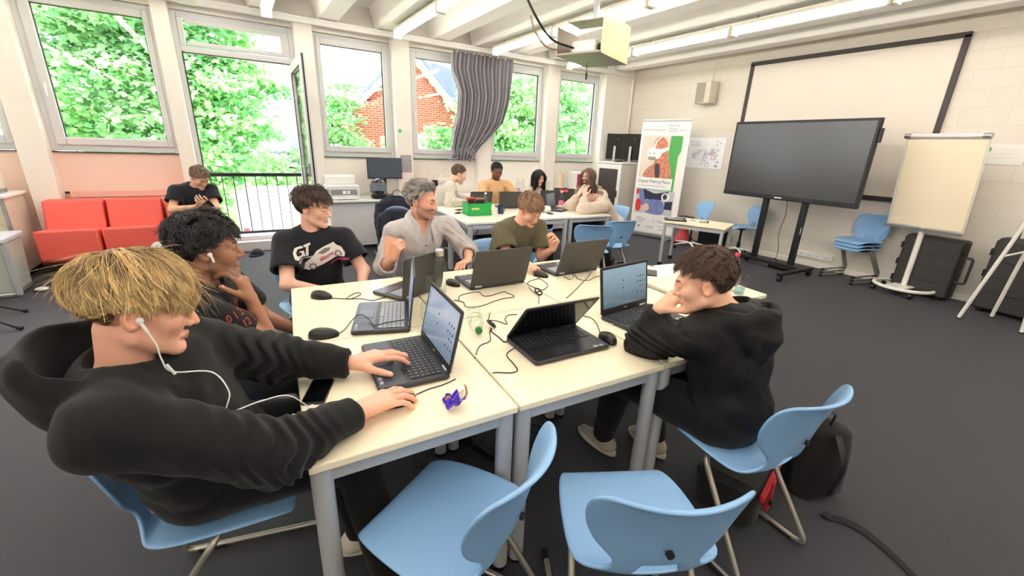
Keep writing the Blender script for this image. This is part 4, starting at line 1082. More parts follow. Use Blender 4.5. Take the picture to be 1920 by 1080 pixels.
def head_sdf(q, P):
    x = np.abs(q[:, 0]); q = np.stack([x, q[:, 1], q[:, 2]], 1)
    ws = P.get('face_w', 1.0)
    d = s_ell(q, (0, -.018, .040), (.076, .096, .083))
    d = smin(d, s_ell(q, (0, .030, -.026), (.058 * ws, .058, .078)), .03)
    d = smin(d, s_rc(q, (.050 * ws, .0, -.060), (.014, .070, -.098), .021, .016), .03)
    d = smin(d, s_sph(q, (0, .078, -.099), .0165), .02)
    d = smin(d, s_sph(q, (.041 * ws, .056, -.022), .022), .03)
    d = smin(d, s_rc(q, (.010, .084, .023), (.046, .068, .022), .009, .008), .018)
    d = smax(d, -s_sph(q, (.031, .1035, .001), .0175), .014)
    d = smin(d, s_rc(q, (0, .087, .010), (0, .1075, -.030), .0065, .0100), .013)
    d = smin(d, s_sph(q, (.0110, .0955, -.034), .0076), .008)
    d = smin(d, s_sph(q, (.031, .0738, .001), .0141), .005)
    ap = P.get('eye', .0036) * .80
    d = smax(d, -s_ell(q, (.031, .0895, -.0012), (.0118, .0120, ap)), .0015)
    d = smin(d, s_rc(q, (.003, .0925, -.0605), (.019, .085, -.0635), .0055, .0035), .007)
    d = smin(d, s_rc(q, (0, .0905, -.0705), (.016, .084, -.0685), .0064, .004), .007)
    d = smax(d, -s_rc(q, (0, .1000, -.0660), (.022, .089, -.0662), .0022, .0014), .003)
    e = s_ell(q, (.081, -.012, -.006), (.0105, .0195, .032), eul(.16, 0, -.28).astype(np.float32))
    e = smax(e, -s_ell(q, (.0905, -.008, -.003), (.0078, .0105, .0185), eul(.16, 0, -.28).astype(np.float32)), .004)
    d = smin(d, e, .008)
    return d

def hand_chain(w, d, n, side, curl, spread=.12, thumb=(.2, .5, .7), s=1.0, tdir=None):
    """finger chains as lists of (points, radii); side=+1 right hand, -1 left"""
    d = unit(d); n = unit(n - d * np.dot(n, d)); t = np.cross(d, n) * side
    out = []; spec = [(.093, .029, (.043, .026, .022), .0092), (.096, .008, (.048, .030, .023), .0094), (.090, -.013, (.044, .028, .022), .0089), (.081, -.031, (.034, .021, .020), .0080)]
    if not isinstance(curl[0], (tuple, list)): curl = [curl] * 4
    for i, (L, off, seg, r) in enumerate(spec):
        k = w + s * (d * L + t * off - n * (.004 if i in (1, 2) else .0))
        dd = unit(d + t * spread * (1.2, .3, -.5, -1.3)[i]); P = [k]; a = 0
        for j in range(3):
            a += curl[i][j]; P.append(P[-1] + s * seg[j] * (dd * math.cos(a) + n * math.sin(a)))
        out.append((P, [r * 1.08 * s, r * s, r * .93 * s, r * .8 * s]))
    b0 = w + s * (d * .022 + t * .024 + n * .006)
    td = unit(d * .62 + t * .72 + n * .22) if tdir is None else unit(tdir)
    P = [b0]; a = 0; inw = unit(d * .75 - t * .55 + n * .35)
    for j, L in enumerate((.044, .034, .028)):
        a = thumb[j]; dirn = unit(td * (1 - a) + inw * a); P.append(P[-1] + s * L * dirn)
    out.append((P, [.0155 * s, .0118 * s, .0108 * s, .0090 * s]))
    palm = [(w + s * (d * .006 + t * o2), w + s * (d * L + t * off - n * .003)) for (L, off, _, _), o2 in zip(spec, (.014, .005, -.005, -.014))]
    return out, palm, (b0, w, d, n, t)
def hand_sdf(p, H, s=1.0):
    out, palm, _ = H; d = None
    for i, (a, b_) in enumerate(palm):
        c = s_rc(p, a, b_, .0165 * s, .0125 * s); d = c if d is None else smin(d, c, .016)
    for i, (P, r) in enumerate(out):
        f = None
        for j in range(3):
            c = s_rc(p, P[j], P[j + 1], r[j], r[j + 1]); f = c if f is None else smin(f, c, .003)
        d = smin(d, f, .006 if i < 4 else .018)
    return d

class Person:
    """joints in world metres -> one skin body mesh with garments, hair and shoes as children"""
    def __init__(s, label, base, J, head, skin=(226, 176, 150), vox=.0045, build=1.0, name='person', group=None, hands=None, face=None, lip=(196, 116, 104), brow=(70, 54, 42), beard=None, iris=(70, 56, 44), hs=1.0, arm=1.0, legs=True):
        s.base = np.array([base[0], base[1], 0.0]); s.J = {k: np.array(v, float) - s.base for k, v in J.items()}
        s.vox = vox; s.bw = build; s.hs = hs; s.arm = arm
        J = s.J
        s.rt = unit(J['shR'] - J['shL']); up = unit(J['neck'] - J['pelvis']); s.ft = unit(np.cross(up, s.rt)); s.up = np.cross(s.rt, s.ft)
        s.TM = np.stack([s.rt, s.ft, s.up], 1).astype(np.float32)
        hy, hp, hr = [R(k) for k in head]
        F = np.array([math.cos(hy) * math.cos(hp), math.sin(hy) * math.cos(hp), -math.sin(hp)]); rt = np.array([math.sin(hy), -math.cos(hy), 0]); u = np.cross(rt, F)
        s.HM = np.stack([rt * math.cos(hr) + u * math.sin(hr), F, -rt * math.sin(hr) + u * math.cos(hr)], 1).astype(np.float32)
        s.face = face or {}
        if legs and 'hipL' not in J:
            for sd, sg in (('L', -1), ('R', 1)): J['hip' + sd] = J['pelvis'] + s.rt * sg * .095 * build - s.up * .02
        s.H = {}; s.hsz = {k: v.get('s', 1.0) for k, v in (hands or {}).items()}
        for sd, spec in (hands or {}).items():
            s.H[sd] = hand_chain(J['wr' + sd], np.array(spec['d'], float), np.array(spec['n'], float), 1 if sd == 'R' else -1, spec.get('curl', (.3, .4, .3)), spec.get('spread', .12), spec.get('thumb', (.2, .4, .6)), spec.get('s', 1.0))
        lo, hi = s.bounds()
        V, Fq = mesh_sdf(s.skin, lo, hi, vox)
        cols = s.skin_cols(V, lin(skin), lin(lip), lin(brow), beard)
        fm = np.zeros(len(Fq), np.int32)
        # eyeballs belong to the same mesh
        for sg in (-1, 1):
            mb = MB(); mb.ell((0, 0, 0), (.0132, .0132, .0132), 22, 0, eul(-PI / 2, 0, 0)); E = mb.v[0]
            g = s.face.get('gaze', (0, -.25)); gd = unit(np.array([g[0], 1, g[1]])); ca = E @ gd / .0132
            ec = np.tile(lin((206, 196, 190)), (len(E), 1)); ec[ca > .80] = lin(iris); ec[ca > .955] = lin((14, 12, 12))
            W = ((E + np.array([sg * .031, .0736, .001])) * s.hs) @ s.HM.T + J['head']
            o = len(V); V = np.vstack([V, W]); cols = np.vstack([cols, ec]); q4 = np.array([list(f) for f in mb.f]); Fq = np.vstack([Fq, q4 + o]); fm = np.concatenate([fm, np.ones(len(q4), np.int32)])
        # finger nails as thin plates in the same mesh
        s.ob = np_mesh(name, V, Fq, [M['skin'], M['eye']], None, cols, tuple(s.base), fm)
        tag(s.ob, label, 'person', group)
    def bounds(s, pad=.13):
        P = np.array(list(s.J.values())); lo, hi = P.min(0), P.max(0)
        return lo - pad - .02, hi + pad + .03
    def hl(s, p): return (p - s.J['head'].astype(np.float32)) @ s.HM / s.hs
    def torso(s, p, o=0.0, k=.05):
        J = s.J; pe, ne = J['pelvis'], J['neck']; w = s.bw; ax = ne - pe
        d = s_ell(p, pe + ax * .02, (.165 * w + o, .120 * w + o, .13 + o), s.TM)
        d = smin(d, s_ell(p, pe + ax * .36 + s.ft * (.012 + .05 * max(0, w - 1)), (.142 * w + o, .105 * w + o, .19 + o), s.TM), k)
        d = smin(d, s_ell(p, pe + ax * .70 + s.ft * .006, (.158 * w + o, .112 * w + o, .17 + o), s.TM), k)
        for sd in 'LR':
            d = smin(d, s_rc(p, ne - s.up * .03 - s.ft * .0, J['sh' + sd] - s.up * .005, .050 + o, .052 * s.arm + o), .05)
        return d
    def arm_d(s, p, sd, o1=0.0, o2=0.0, o3=0.0):
        J = s.J; a = s.arm
        d = s_rc(p, J['sh' + sd], J['el' + sd], .050 * a + o1, .041 * a + o2)
        return smin(d, s_rc(p, J['el' + sd], J['wr' + sd], .041 * a + o2, .0255 * a + o3), .02)
    def leg_d(s, p, sd, o=0.0):
        J = s.J; d = s_rc(p, J['hip' + sd], J['kn' + sd], .082 * s.bw + o, .056 + o)
        return smin(d, s_rc(p, J['kn' + sd], J['an' + sd], .056 + o, .038 + o), .03)
    def neck_d(s, p, o=0.0):
        J = s.J; nb = J['head'] + (s.HM @ np.array([0, -.030, -.055])) * s.hs
        return s_rc(p, J['neck'] - s.up * .03 + s.ft * .005, nb, .058 + o, .052 + o)
    def skin(s, p):
        d = smin(head_sdf(s.hl(p), s.face) * s.hs, s.neck_d(p), .022)
        d = smin(d, s.torso(p, -.012), .04)
        for sd in 'LR':
            if 'wr' + sd not in s.J: continue
            d = smin(d, s.arm_d(p, sd), .02)
            if sd in s.H: d = smin(d, hand_sdf(p, s.H[sd], s.hsz.get(sd, 1.0)), .012)
            if 'kn' + sd in s.J: d = smin(d, s.leg_d(p, sd, -.012), .03)
        return d
    def skin_cols(s, V, base, lip, brow, beard):
        q = s.hl(V.astype(np.float32)); x = np.abs(q[:, 0]); qs = np.stack([x, q[:, 1], q[:, 2]], 1)
        c = np.tile(base, (len(V), 1))
        def mixc(w, col): 
            nonlocal c
            w = np.clip(w, 0, 1)[:, None]; c = c * (1 - w) + np.asarray(col) * w
        near = np.linalg.norm(q, axis=1) < .16
        red = base * np.array([1.02, .80, .76])
        mixc(near * .55 * np.clip(1 - s_sph(qs, (.045, .07, -.03), .0) / .03, 0, 1), red)
        mixc(near * .6 * np.clip(1 - s_sph(qs, (0, .114, -.03), .0) / .018, 0, 1), red)
        mixc(near * .6 * (s_ell(qs, (.081, -.012, -.006), (.013, .024, .036)) < 0), red)
        lipd = np.minimum(s_rc(qs, (.003, .0955, -.0605), (.020, .087, -.0640), .0050, .003), s_rc(qs, (0, .0935, -.0705), (.017, .086, -.0685), .0060, .0035))
        mixc(near * np.clip(-lipd / .003 + .9, 0, 1) * .5, lip)
        bd = s_rc(qs, (.012, .093, .0215), (.030, .088, .0265), .0045, .0045); bd = np.minimum(bd, s_rc(qs, (.030, .088, .0265), (.048, .070, .0215), .0045, .003))
        mixc(near * np.clip(-bd / .002 + .9, 0, 1) * .85, brow)
        mixc(near * np.clip(1 - np.abs(s_sph(qs, (.031, .0738, .001), .0149)) / .0015, 0, 1) * (np.abs(q[:, 2] - .001) < .007) * .5, brow)
        if beard is not None:
            bc, amt, top = lin(beard[0]), beard[1], beard[2]
            reg = (q[:, 2] < top + .35 * np.maximum(0, .055 - q[:, 1])) & (q[:, 1] > -.005) & (q[:, 2] > -.125) & near
            w = reg * amt * np.clip(lipd / .004, 0, 1)
            w = w * np.clip((top + .02 + .35 * np.maximum(0, .055 - q[:, 1]) - q[:, 2]) / .02, 0, 1)
            mixc(w, bc)
        # fingertips a little redder, nails lighter
        for sd, H in s.H.items():
            for P, r in H[0]:
                mixc(.35 * np.clip(1 - np.linalg.norm(V - P[3], axis=1) / .016, 0, 1), red)
                nl = P[3] - H[2][3] * r[3] * .8 * 1.0
                mixc(.5 * (np.linalg.norm(V - nl, axis=1) < .0065), base * .5 + np.array([.45, .36, .34]))
        return c
    # ---- garments
    def garment(s, name, fn, mt, vox=None, pad=.30, cols=None, lo=None, hi=None):
        l, h = s.bounds(pad)
        V, F = mesh_sdf(fn, l if lo is None else lo, h if hi is None else hi, vox or s.vox * 1.25)
        return np_mesh(name, V, F, mt, s.ob)
    def plane(s, p, pt, nrm): return (p - np.asarray(pt, np.float32)) @ np.asarray(unit(nrm), np.float32)
    def top_fn(s, o=.015, sleeve='short', wr=.003, hem=.02, neck_r=.068, neck_drop=.035, k=.05, cuff=None, flare=.018, slen=.62, hood=None, seed=0.0, vneck=0.0, elbow_fold=.004):
        J = s.J
        def fn(p):
            d = s.torso(p, o, k)
            hemd = -s.plane(p, J['pelvis'] - s.up * hem, s.up)
            d = smax(d, hemd, .012)
            for sd in 'LR':
                sh, el, w = J['sh' + sd], J['el' + sd], J['wr' + sd]
                if sleeve == 'short':
                    e = sh + (el - sh) * slen; a = s_rc(p, sh, e, .056 * s.arm + o, .046 * s.arm + o + flare); ax = unit(el - sh)
                    a = smax(a, s.plane(p, e - ax * .004, ax), .006)
                    bore = s_rc(p, e - ax * .012, e + ax * .08, .043 * s.arm + o + flare - .017, .043 * s.arm + o + flare - .012)
                    a = smax(a, -bore, .004)
                else:
                    L = 1.0 if sleeve == 'long' else slen
                    e = w if sleeve == 'long' else el + (w - el) * slen
                    bulge = o * .5 + flare
                    a = s_rc(p, sh, el, .054 * s.arm + o * .8, .046 * s.arm + bulge)
                    a = smin(a, s_rc(p, el, e, .046 * s.arm + bulge, (.031 if sleeve == 'long' else .040) * s.arm + bulge * .55), .03)
                    ax = unit(w - el)
                    tt = (p - el.astype(np.float32)) @ ax.astype(np.float32)
                    a = a + elbow_fold * np.sin(tt * 150 + 3 * np.sin(p[:, 2] * 40 + p[:, 0] * 30)) * np.exp(-(tt / .11) ** 2)
                    ed = e - ax * .012
                    a = smax(a, s.plane(p, ed, ax), .006)
                    if cuff:
                        cf = s_rc(p, ed - ax * .055, ed + ax * .004, cuff, cuff * .93); cf = smax(cf, s.plane(p, ed + ax * .006, ax), .004); a = smin(a, cf, .012)
                        bo = s_rc(p, ed - ax * .02, ed + ax * .05, cuff - .008); a = smax(a, -bo, .003)
                    else:
                        roll = s_rc(p, ed - ax * .04, ed - ax * .004, (.043 * s.arm + bulge) * 1.0); roll = smax(roll, s.plane(p, ed, ax), .005); a = smin(a, roll, .006)
                        bo = s_rc(p, ed - ax * .03, ed + ax * .06, .036 * s.arm + bulge * .5); a = smax(a, -bo, .004)
                d = smin(d, a, .03)
            d = d + wrinkle(p, wr, 1.0, seed)
            # neck opening
            nb = J['neck'] + s.ft * .022
            nk = s_ell(p, nb + s.up * .05, (neck_r, neck_r * 1.02, neck_drop + .05), s.TM)
            if vneck: nk = np.minimum(nk, s_rc(p, nb + s.ft * .07 + s.up * .02, nb + s.ft * .12 - s.up * vneck, .055, .006))
            d = smax(d, -nk, .008)
            if hood:
                bk, ht, wd, th = hood[:4]
                c0 = J['neck']
                pts = [c0 + s.ft * .085 - s.rt * .03 - s.up * .055, c0 + s.ft * .055 - s.rt * wd * .62 - s.up * .012, c0 - s.ft * .02 - s.rt * wd * .86 + s.up * ht * .25, c0 - s.ft * bk * .6 - s.rt * wd * .80 + s.up * ht * .75]
                pts2 = [2 * (c0 + s.rt * 0) - q + 2 * (s.ft * np.dot(q - c0, s.ft) + s.up * np.dot(q - c0, s.up)) for q in pts]
                h_ = None
                for pp in (pts, pts2):
                    pp = spline(pp, 3)
                    for i in range(len(pp) - 1):
                        c = s_rc(p, pp[i], pp[i + 1], th, th); h_ = c if h_ is None else smin(h_, c, .02)
                c1 = c0 - s.ft * bk * .55 + s.up * (ht * .35 - .01); rr_ = np.array([wd, bk * .78, .085 + abs(ht) * .75])
                outer = s_ell(p, c1, rr_, s.TM); inner = s_ell(p, c1 + s.up * .035 + s.ft * .035, rr_ * .86, s.TM)
                nn_ = unit(s.up * .9 + s.ft * .25)
                outer = smax(outer, s.plane(p, c0 - s.ft * bk * .55 + s.up * ht, nn_) + .012 * np.sin((p @ s.rt.astype(np.float32)) * 38 + 1.0), .03)
                h_ = smin(h_, outer, .035); h_ = smax(h_, -inner, .018)
                if len(hood) > 4:
                    h_ = smin(h_, s_ell(p, c0 - s.ft * (bk * .62 + .045) - s.up * hood[4] * .55, (wd * .80, .042, hood[4] * .75), s.TM), .02); h_ = smin(h_, s_rc(p, c0 - s.ft * (bk * .62 + .06) - s.up * hood[4] * .6, c0 - s.ft * (bk * .62 + .055) - s.up * hood[4] * 1.35, .05, .012), .03)
                h_ = smax(h_, -(s.neck_d(p, .012)), .01)
                h_ = h_ + wrinkle(p, wr * 1.1, .8, seed + 2)
                d = smin(d, h_, .02)
            return d
        return fn
    def trousers(s, mt, o=.018, wr=.003, vox=None, an_o=.012):
        J = s.J
        def fn(p):
            d = s_ell(p, J['pelvis'] - s.up * .01, (.165 * s.bw + o, .125 * s.bw + o, .13 + o), s.TM)
            d = smax(d, s.plane(p, J['pelvis'] + s.up * .09, s.up), .01)
            for sd in 'LR':
                l = s_rc(p, J['hip' + sd], J['kn' + sd], .088 * s.bw + o, .060 + o); l = smin(l, s_rc(p, J['kn' + sd], J['an' + sd], .060 + o, .046 + an_o), .04)
                ax = unit(J['an' + sd] - J['kn' + sd]); l = smax(l, s.plane(p, J['an' + sd] + ax * .02, ax), .006); d = smin(d, l, .035)
            return d + wrinkle(p, wr, .9, 1.3)
        return s.garment('trousers', fn, mt, vox or s.vox * 1.5)
    def shoes(s, mt, sole, toes=None, vox=.006, sides='LR'):
        for sd in sides:
            an = s.J['an' + sd]; f = unit((toes or {}).get(sd, np.array([s.ft[0], s.ft[1], 0]))); z = np.array([0, 0, 1.0]); z = unit(z - f * np.dot(z, f)); rt = np.cross(f, z)
            Ms = np.stack([rt, f, z], 1).astype(np.float32); c = an - z * .052
            def up_(p):
                d = s_rc(p, c - f * .045, c + f * .06 - z * .006, .040, .034); d = smin(d, s_rc(p, c + f * .06 - z * .006, c + f * .145 - z * .014, .036, .026), .02); d = smin(d, s_rc(p, c - f * .02, an + z * .012, .040, .042), .03)
                return smax(d, -s.plane(p, c - z * .030, z), .004)
            def so_(p):
                q = (p - c.astype(np.float32)) @ Ms; e = s_ell(np.stack([q[:, 0], q[:, 1] - .045, q[:, 2] * 0], 1), (0, 0, 0), (.046, .142, 1.0)); return smax(e, np.abs(q[:, 2] + .030) - .013, .006)
            lo, hi = c - .2, c + .22
            V, F = mesh_sdf(up_, lo, hi, vox); u = np_mesh('shoe', V, F, mt, s.ob)
            V, F = mesh_sdf(so_, lo, hi, vox); np_mesh('sole', V, F, sole, u)
    # ---- hair
    HL = [(0, .078), (.55, .074), (.95, .058), (1.2, .030), (1.42, -.004), (1.62, -.004), (1.8, .014), (2.05, -.030), (2.5, -.058), (3.2, -.066)]
    def hairline(s, q, hl=None):
        ph = np.arctan2(np.abs(q[:, 0]), q[:, 1] + .018); T = hl or s.HL
        return np.interp(ph, [k[0] for k in T], [k[1] for k in T])
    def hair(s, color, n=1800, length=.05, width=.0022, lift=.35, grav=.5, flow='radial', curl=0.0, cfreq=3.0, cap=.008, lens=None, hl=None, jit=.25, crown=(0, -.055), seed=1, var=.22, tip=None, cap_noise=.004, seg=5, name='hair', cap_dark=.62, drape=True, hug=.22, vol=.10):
        rg = np.random.default_rng(seed); col = lin(color); C0 = np.array([0, -.018, .040]); RR = np.array([.076, .096, .083])
        tipc = lin(tip) if tip else col * 1.15
        def cf(p):
            q = s.hl(p); d = (s_ell(q, C0, RR + cap) + cap_noise * np.sin(q[:, 0] * 150 + 3 * np.sin(q[:, 1] * 60)) * np.sin(q[:, 2] * 110 + 2 * np.sin(q[:, 1] * 90)))
            d = smax(d, s.hairline(q, hl) - q[:, 2], .008)
            return d * s.hs
        hc = s.J['head']; V, F = mesh_sdf(cf, hc - .17, hc + .17, max(.004, s.vox))
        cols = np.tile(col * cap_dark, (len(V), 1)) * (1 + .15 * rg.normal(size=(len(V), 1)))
        # strands
        u = rg.normal(size=(n * 4, 3)); u /= np.linalg.norm(u, axis=1, keepdims=True); r0_ = C0 + u * (RR + cap * .7)
        r0_ = r0_[r0_[:, 2] > s.hairline(r0_, hl) + .002][:n]; m = len(r0_)
        N = (r0_ - C0) / RR ** 2; N /= np.linalg.norm(N, axis=1, keepdims=True)
        if flow == 'radial':
            f = np.stack([r0_[:, 0] - crown[0], r0_[:, 1] - crown[1], -.02 + 0 * r0_[:, 0]], 1)
        elif flow == 'forward':
            f = np.stack([r0_[:, 0] * .8, .08 + 0 * r0_[:, 0], -.3 * np.abs(r0_[:, 0])], 1)
        elif flow == 'back':
            f = np.stack([r0_[:, 0] * .9, -.08 + 0 * r0_[:, 0], .0 * r0_[:, 0]], 1)
        elif flow == 'part':
            f = np.stack([np.sign(r0_[:, 0] - crown[0]) * .08, .015 + 0 * r0_[:, 0], -.03 + 0 * r0_[:, 0]], 1)
        else:
            f = rg.normal(size=(m, 3))
        f = f - (f * N).sum(1, keepdims=True) * N; f /= np.linalg.norm(f, axis=1, keepdims=True) + 1e-9
        # neighbouring strands share a lock
        nl = max(20, m // 14); lock = rg.integers(0, m, nl); own = np.argmin(((r0_[:, None, :] - r0_[None, lock, :]) ** 2).sum(2), 1)
        lj = rg.normal(size=(nl, 3)) * jit; sj = rg.normal(size=(m, 3)) * jit * .35; lockl = rg.uniform(.75, 1.2, nl); ltone = rg.normal(size=nl) * var * .7
        dr = f + lift * N + lj[own] + sj; dr /= np.linalg.norm(dr, axis=1, keepdims=True)
        ln = (length if lens is None else lens(r0_)) * lockl[own] * rg.uniform(.85, 1.1, m)
        gl = s.HM.T @ np.array([0, 0, -1.0]); gl = gl.astype(float)
        P = [r0_]; ph = rg.uniform(0, 6.28, nl)[own]; per = np.cross(dr, N); shell = 1 + vol * rg.random(nl)[own] * np.clip(.25 + r0_[:, 2] / .10, .15, 1); shell[rg.random(m) < .03] = 9
        for k in range(seg):
            t = (k + 1) / seg; st = (ln / seg)[:, None]
            dr = dr + gl * grav * (1.0 / seg) * 1.6 + (curl * (per * np.cos(cfreq * 6.28 * t + ph)[:, None] + N * np.sin(cfreq * 6.28 * t + ph)[:, None]) if curl else 0)
            dr /= np.linalg.norm(dr, axis=1, keepdims=True); nx_ = P[-1] + dr * st
            if drape:
                e = nx_ - C0; kk = np.linalg.norm(e / (RR + cap * .9 + .002 * t), axis=1); push = np.maximum(1 / np.maximum(kk, 1e-6), 1); push = np.where((kk > shell) & (nx_[:, 2] > -.085), 1 - hug * (.5 + t) * (kk - shell) / np.maximum(kk, 1e-6), push); n2 = C0 + e * push[:, None]; dr = dr * .5 + .5 * (n2 - P[-1]) / (st + 1e-9); dr /= np.linalg.norm(dr, axis=1, keepdims=True) + 1e-9; nx_ = n2
            P.append(nx_)
        P = np.stack(P, 1)  # m, seg+1, 3
        T = np.gradient(P, axis=1); T /= np.linalg.norm(T, axis=2, keepdims=True) + 1e-9
        A = np.cross(T, (P - C0)); A /= np.linalg.norm(A, axis=2, keepdims=True) + 1e-9; Bn = np.cross(T, A)
        wd = width * np.linspace(1, .3, seg + 1)[None, :, None] * rg.uniform(.7, 1.3, m)[:, None, None]
        ring = np.stack([P + A * wd, P + Bn * wd * .5, P - A * wd, P - Bn * wd * .5], 2)  # m,seg+1,4,3
        SV = ring.reshape(-1, 3); SV = (SV * s.hs) @ s.HM.T + hc
        base_i = (np.arange(m)[:, None, None] * (seg + 1) + np.arange(seg)[None, :, None]) * 4; j = np.arange(4)[None, None, :]; j2 = (j + 1) % 4
        SF = np.stack([base_i + j, base_i + j2, base_i + 4 + j2, base_i + 4 + j], -1).reshape(-1, 4)
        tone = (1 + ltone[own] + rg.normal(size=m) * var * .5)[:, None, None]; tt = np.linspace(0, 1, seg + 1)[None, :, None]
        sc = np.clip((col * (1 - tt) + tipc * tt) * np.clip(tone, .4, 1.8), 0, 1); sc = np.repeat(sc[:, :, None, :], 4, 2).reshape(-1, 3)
        o = len(V); return np_mesh(name, np.vstack([V, SV]), np.vstack([F, SF + o]), M['hair'], s.ob, np.vstack([np.clip(cols, 0, 1), sc]))
    # point on head in world-local space
    def hp(s, x, y, z): return s.J['head'] + (s.HM @ np.array([x, y, z])) * s.hs
# ------------------------------------------------------------------ the people
def fabric(name, c, rough=.85, noise=.06, bump=.25, bscale=900, sheen=.1): return mat(name, c, rough, noise=noise, nscale=25, bump=bump, bscale=bscale, sheen=sheen, spec=.2)
M['blk_fleece'] = fabric('black_fleece', (25, 24, 25))
M['blk_cloth'] = fabric('black_cloth', (20, 20, 22))
M['blk_tee'] = fabric('black_cotton', (34, 34, 40))
M['num_tee'] = fabric('washed_black_cotton', (28, 27, 30))
M['blk_shell'] = fabric('black_tracktop', (26, 24, 24), .5, sheen=.0)
M['grey_shirt'] = fabric('grey_melange_shirt', (196, 191, 192), .8, .10)
M['olive'] = fabric('olive_cotton', (98, 92, 70))
M['tan'] = fabric('tan_sweater', (222, 178, 134))
M['ziphood'] = fabric('pale_grey_fleece', (206, 198, 186))
M['beige'] = fabric('beige_fleece', (212, 194, 178))
M['cream'] = fabric('cream_cotton', (226, 212, 202))
M['brownjumper'] = fabric('brown_jumper', (150, 132, 112))
M['jeans'] = fabric('dark_trousers', (44, 46, 56))
M['sole'] = mat('pale_sole', (214, 208, 196), .6)
M['shoe_grey'] = fabric('grey_beige_shoe', (186, 176, 164), .7)
M['shoe_dark'] = fabric('dark_shoe', (40, 40, 44), .7)

def decal(name, V2, F, target, origin, ex, ey, mt, parent, off=.0016):
    """lay flat artwork (2D verts) onto a garment surface along the artwork's own normal"""
    ex, ey = unit(ex), unit(ey); nrm = np.cross(ex, ey); origin = np.asarray(origin, float)
    me = target.data; tv = [tuple(v.co) for v in me.vertices]; tp = [tuple(q.vertices) for q in me.polygons]
    bv = BVHTree.FromPolygons(tv, tp); base = np.array(target.matrix_world.translation if target.parent is None else target.parent.location)
    out = []
    for v in V2:
        o = origin - base + ex * v[0] + ey * v[1]; h = bv.ray_cast(Vector(o + nrm * .25), Vector(-nrm), .6)
        q = np.array(h[0]) + np.array(h[1]) * off if h[0] is not None else o
        if h[0] is not None and np.dot(np.array(h[1]), nrm) < 0: q = np.array(h[0]) + nrm * off
        out.append(q)
    return np_mesh(name, np.array(out), F, mt, parent)
def poly_fill(poly, n=0.012):
    """triangulated, subdivided fill of a 2D outline so it can follow cloth"""
    bm = bmesh.new(); vs_ = [bm.verts.new((x, y, 0)) for x, y in poly]; bm.faces.new(vs_)
    bmesh.ops.triangulate(bm, faces=bm.faces[:])
    for _ in range(6):
        lg = [e for e in bm.edges if e.calc_length() > n]
        if not lg: break
        bmesh.ops.subdivide_edges(bm, edges=lg, cuts=1); bmesh.ops.triangulate(bm, faces=bm.faces[:])
    bm.verts.index_update(); V = np.array([v.co[:2] for v in bm.verts]); F = [tuple(v.index for v in f.verts) for f in bm.faces]; bm.free(); return V, F
def ellipse(cx, cy, rx, ry, n=20, a=0): return [(cx + rx * math.cos(t) * math.cos(a) - ry * math.sin(t) * math.sin(a), cy + rx * math.cos(t) * math.sin(a) + ry * math.sin(t) * math.cos(a)) for t in np.linspace(0, 2 * PI, n, endpoint=False)]

# --- blond boy in a black hoodie
p = Person('blond boy in a black hoodie with white wired earphones, working at the near laptop', (-.25, 1.3),
    dict(pelvis=(-.20, 1.44, .605), neck=(-.315, 1.285, 1.005), head=(-.247, 1.27, 1.172), shR=(-.315, 1.10, .965), shL=(-.20, 1.455, .985),
         elR=(-.02, 1.075, .80), wrR=(.205, 1.165, .792), elL=(.02, 1.55, .84), wrL=(.25, 1.475, .797),
         knR=(.20, 1.28, .56), knL=(.17, 1.54, .56), anR=(.26, 1.15, .10), anL=(.22, 1.40, .10)),
    (4, 14, 3), skin=(234, 176, 150), vox=.0032, hs=1.0, build=1.08, iris=(90, 110, 130), brow=(168, 124, 84), face=dict(eye=.0022, gaze=(0, -.6)),
    hands=dict(R=dict(d=(.93, .30, -.03), n=(0.05, 0, -1), curl=[(.10, .35, .3), (.12, .4, .3), (.16, .4, .3), (.2, .4, .35)], spread=.12, thumb=(.25, .35, .45), s=1.16),
               L=dict(d=(.95, -.05, .06), n=(-.1, -.1, -1), curl=[(.15, .35, .35), (.12, .35, .35), (.12, .4, .35), (.15, .45, .35)], spread=.10, thumb=(.1, .2, .3), s=1.14)))
hd_ = p.garment('hoodie', p.top_fn(.034, 'long', .0060, .06, .074, .055, cuff=.042, flare=.018, hood=(.140, .115, .140, .026), seed=.4, elbow_fold=.006), M['blk_fleece'], .0052)
p.trousers(M['blk_cloth']); p.shoes(M['sole'], M['sole'], dict(L=np.array([1, -.1, 0]), R=np.array([1, -.25, 0])))
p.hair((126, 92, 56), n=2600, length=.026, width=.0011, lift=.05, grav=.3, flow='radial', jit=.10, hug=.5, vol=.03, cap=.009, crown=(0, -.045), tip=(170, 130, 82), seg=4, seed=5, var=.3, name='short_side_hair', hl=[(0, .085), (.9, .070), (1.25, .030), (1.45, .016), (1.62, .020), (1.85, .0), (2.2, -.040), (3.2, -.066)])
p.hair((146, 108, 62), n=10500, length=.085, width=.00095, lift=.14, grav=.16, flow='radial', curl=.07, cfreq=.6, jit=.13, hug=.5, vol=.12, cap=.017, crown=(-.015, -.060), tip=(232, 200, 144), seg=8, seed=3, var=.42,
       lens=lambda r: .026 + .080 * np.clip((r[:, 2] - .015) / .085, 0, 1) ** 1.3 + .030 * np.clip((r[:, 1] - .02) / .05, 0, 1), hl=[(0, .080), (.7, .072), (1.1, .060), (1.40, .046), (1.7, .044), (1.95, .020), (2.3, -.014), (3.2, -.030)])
V, F = text_mesh('mdn', .034, bold=True)
decal('chest_lettering', V[:, :2], F, hd_, (-.12, 1.32, .93), (.25, -.35, .9), (-.9, -.2, .2), M['white'], hd_)
e0 = p.hp(.084, .004, -.008) + p.base
t = thing('wired_earphones', 'white wired earphones hanging from the blond boy\'s ear down his hoodie', 'earphones', tuple(e0))
def ep(q): return np.array(q) - e0
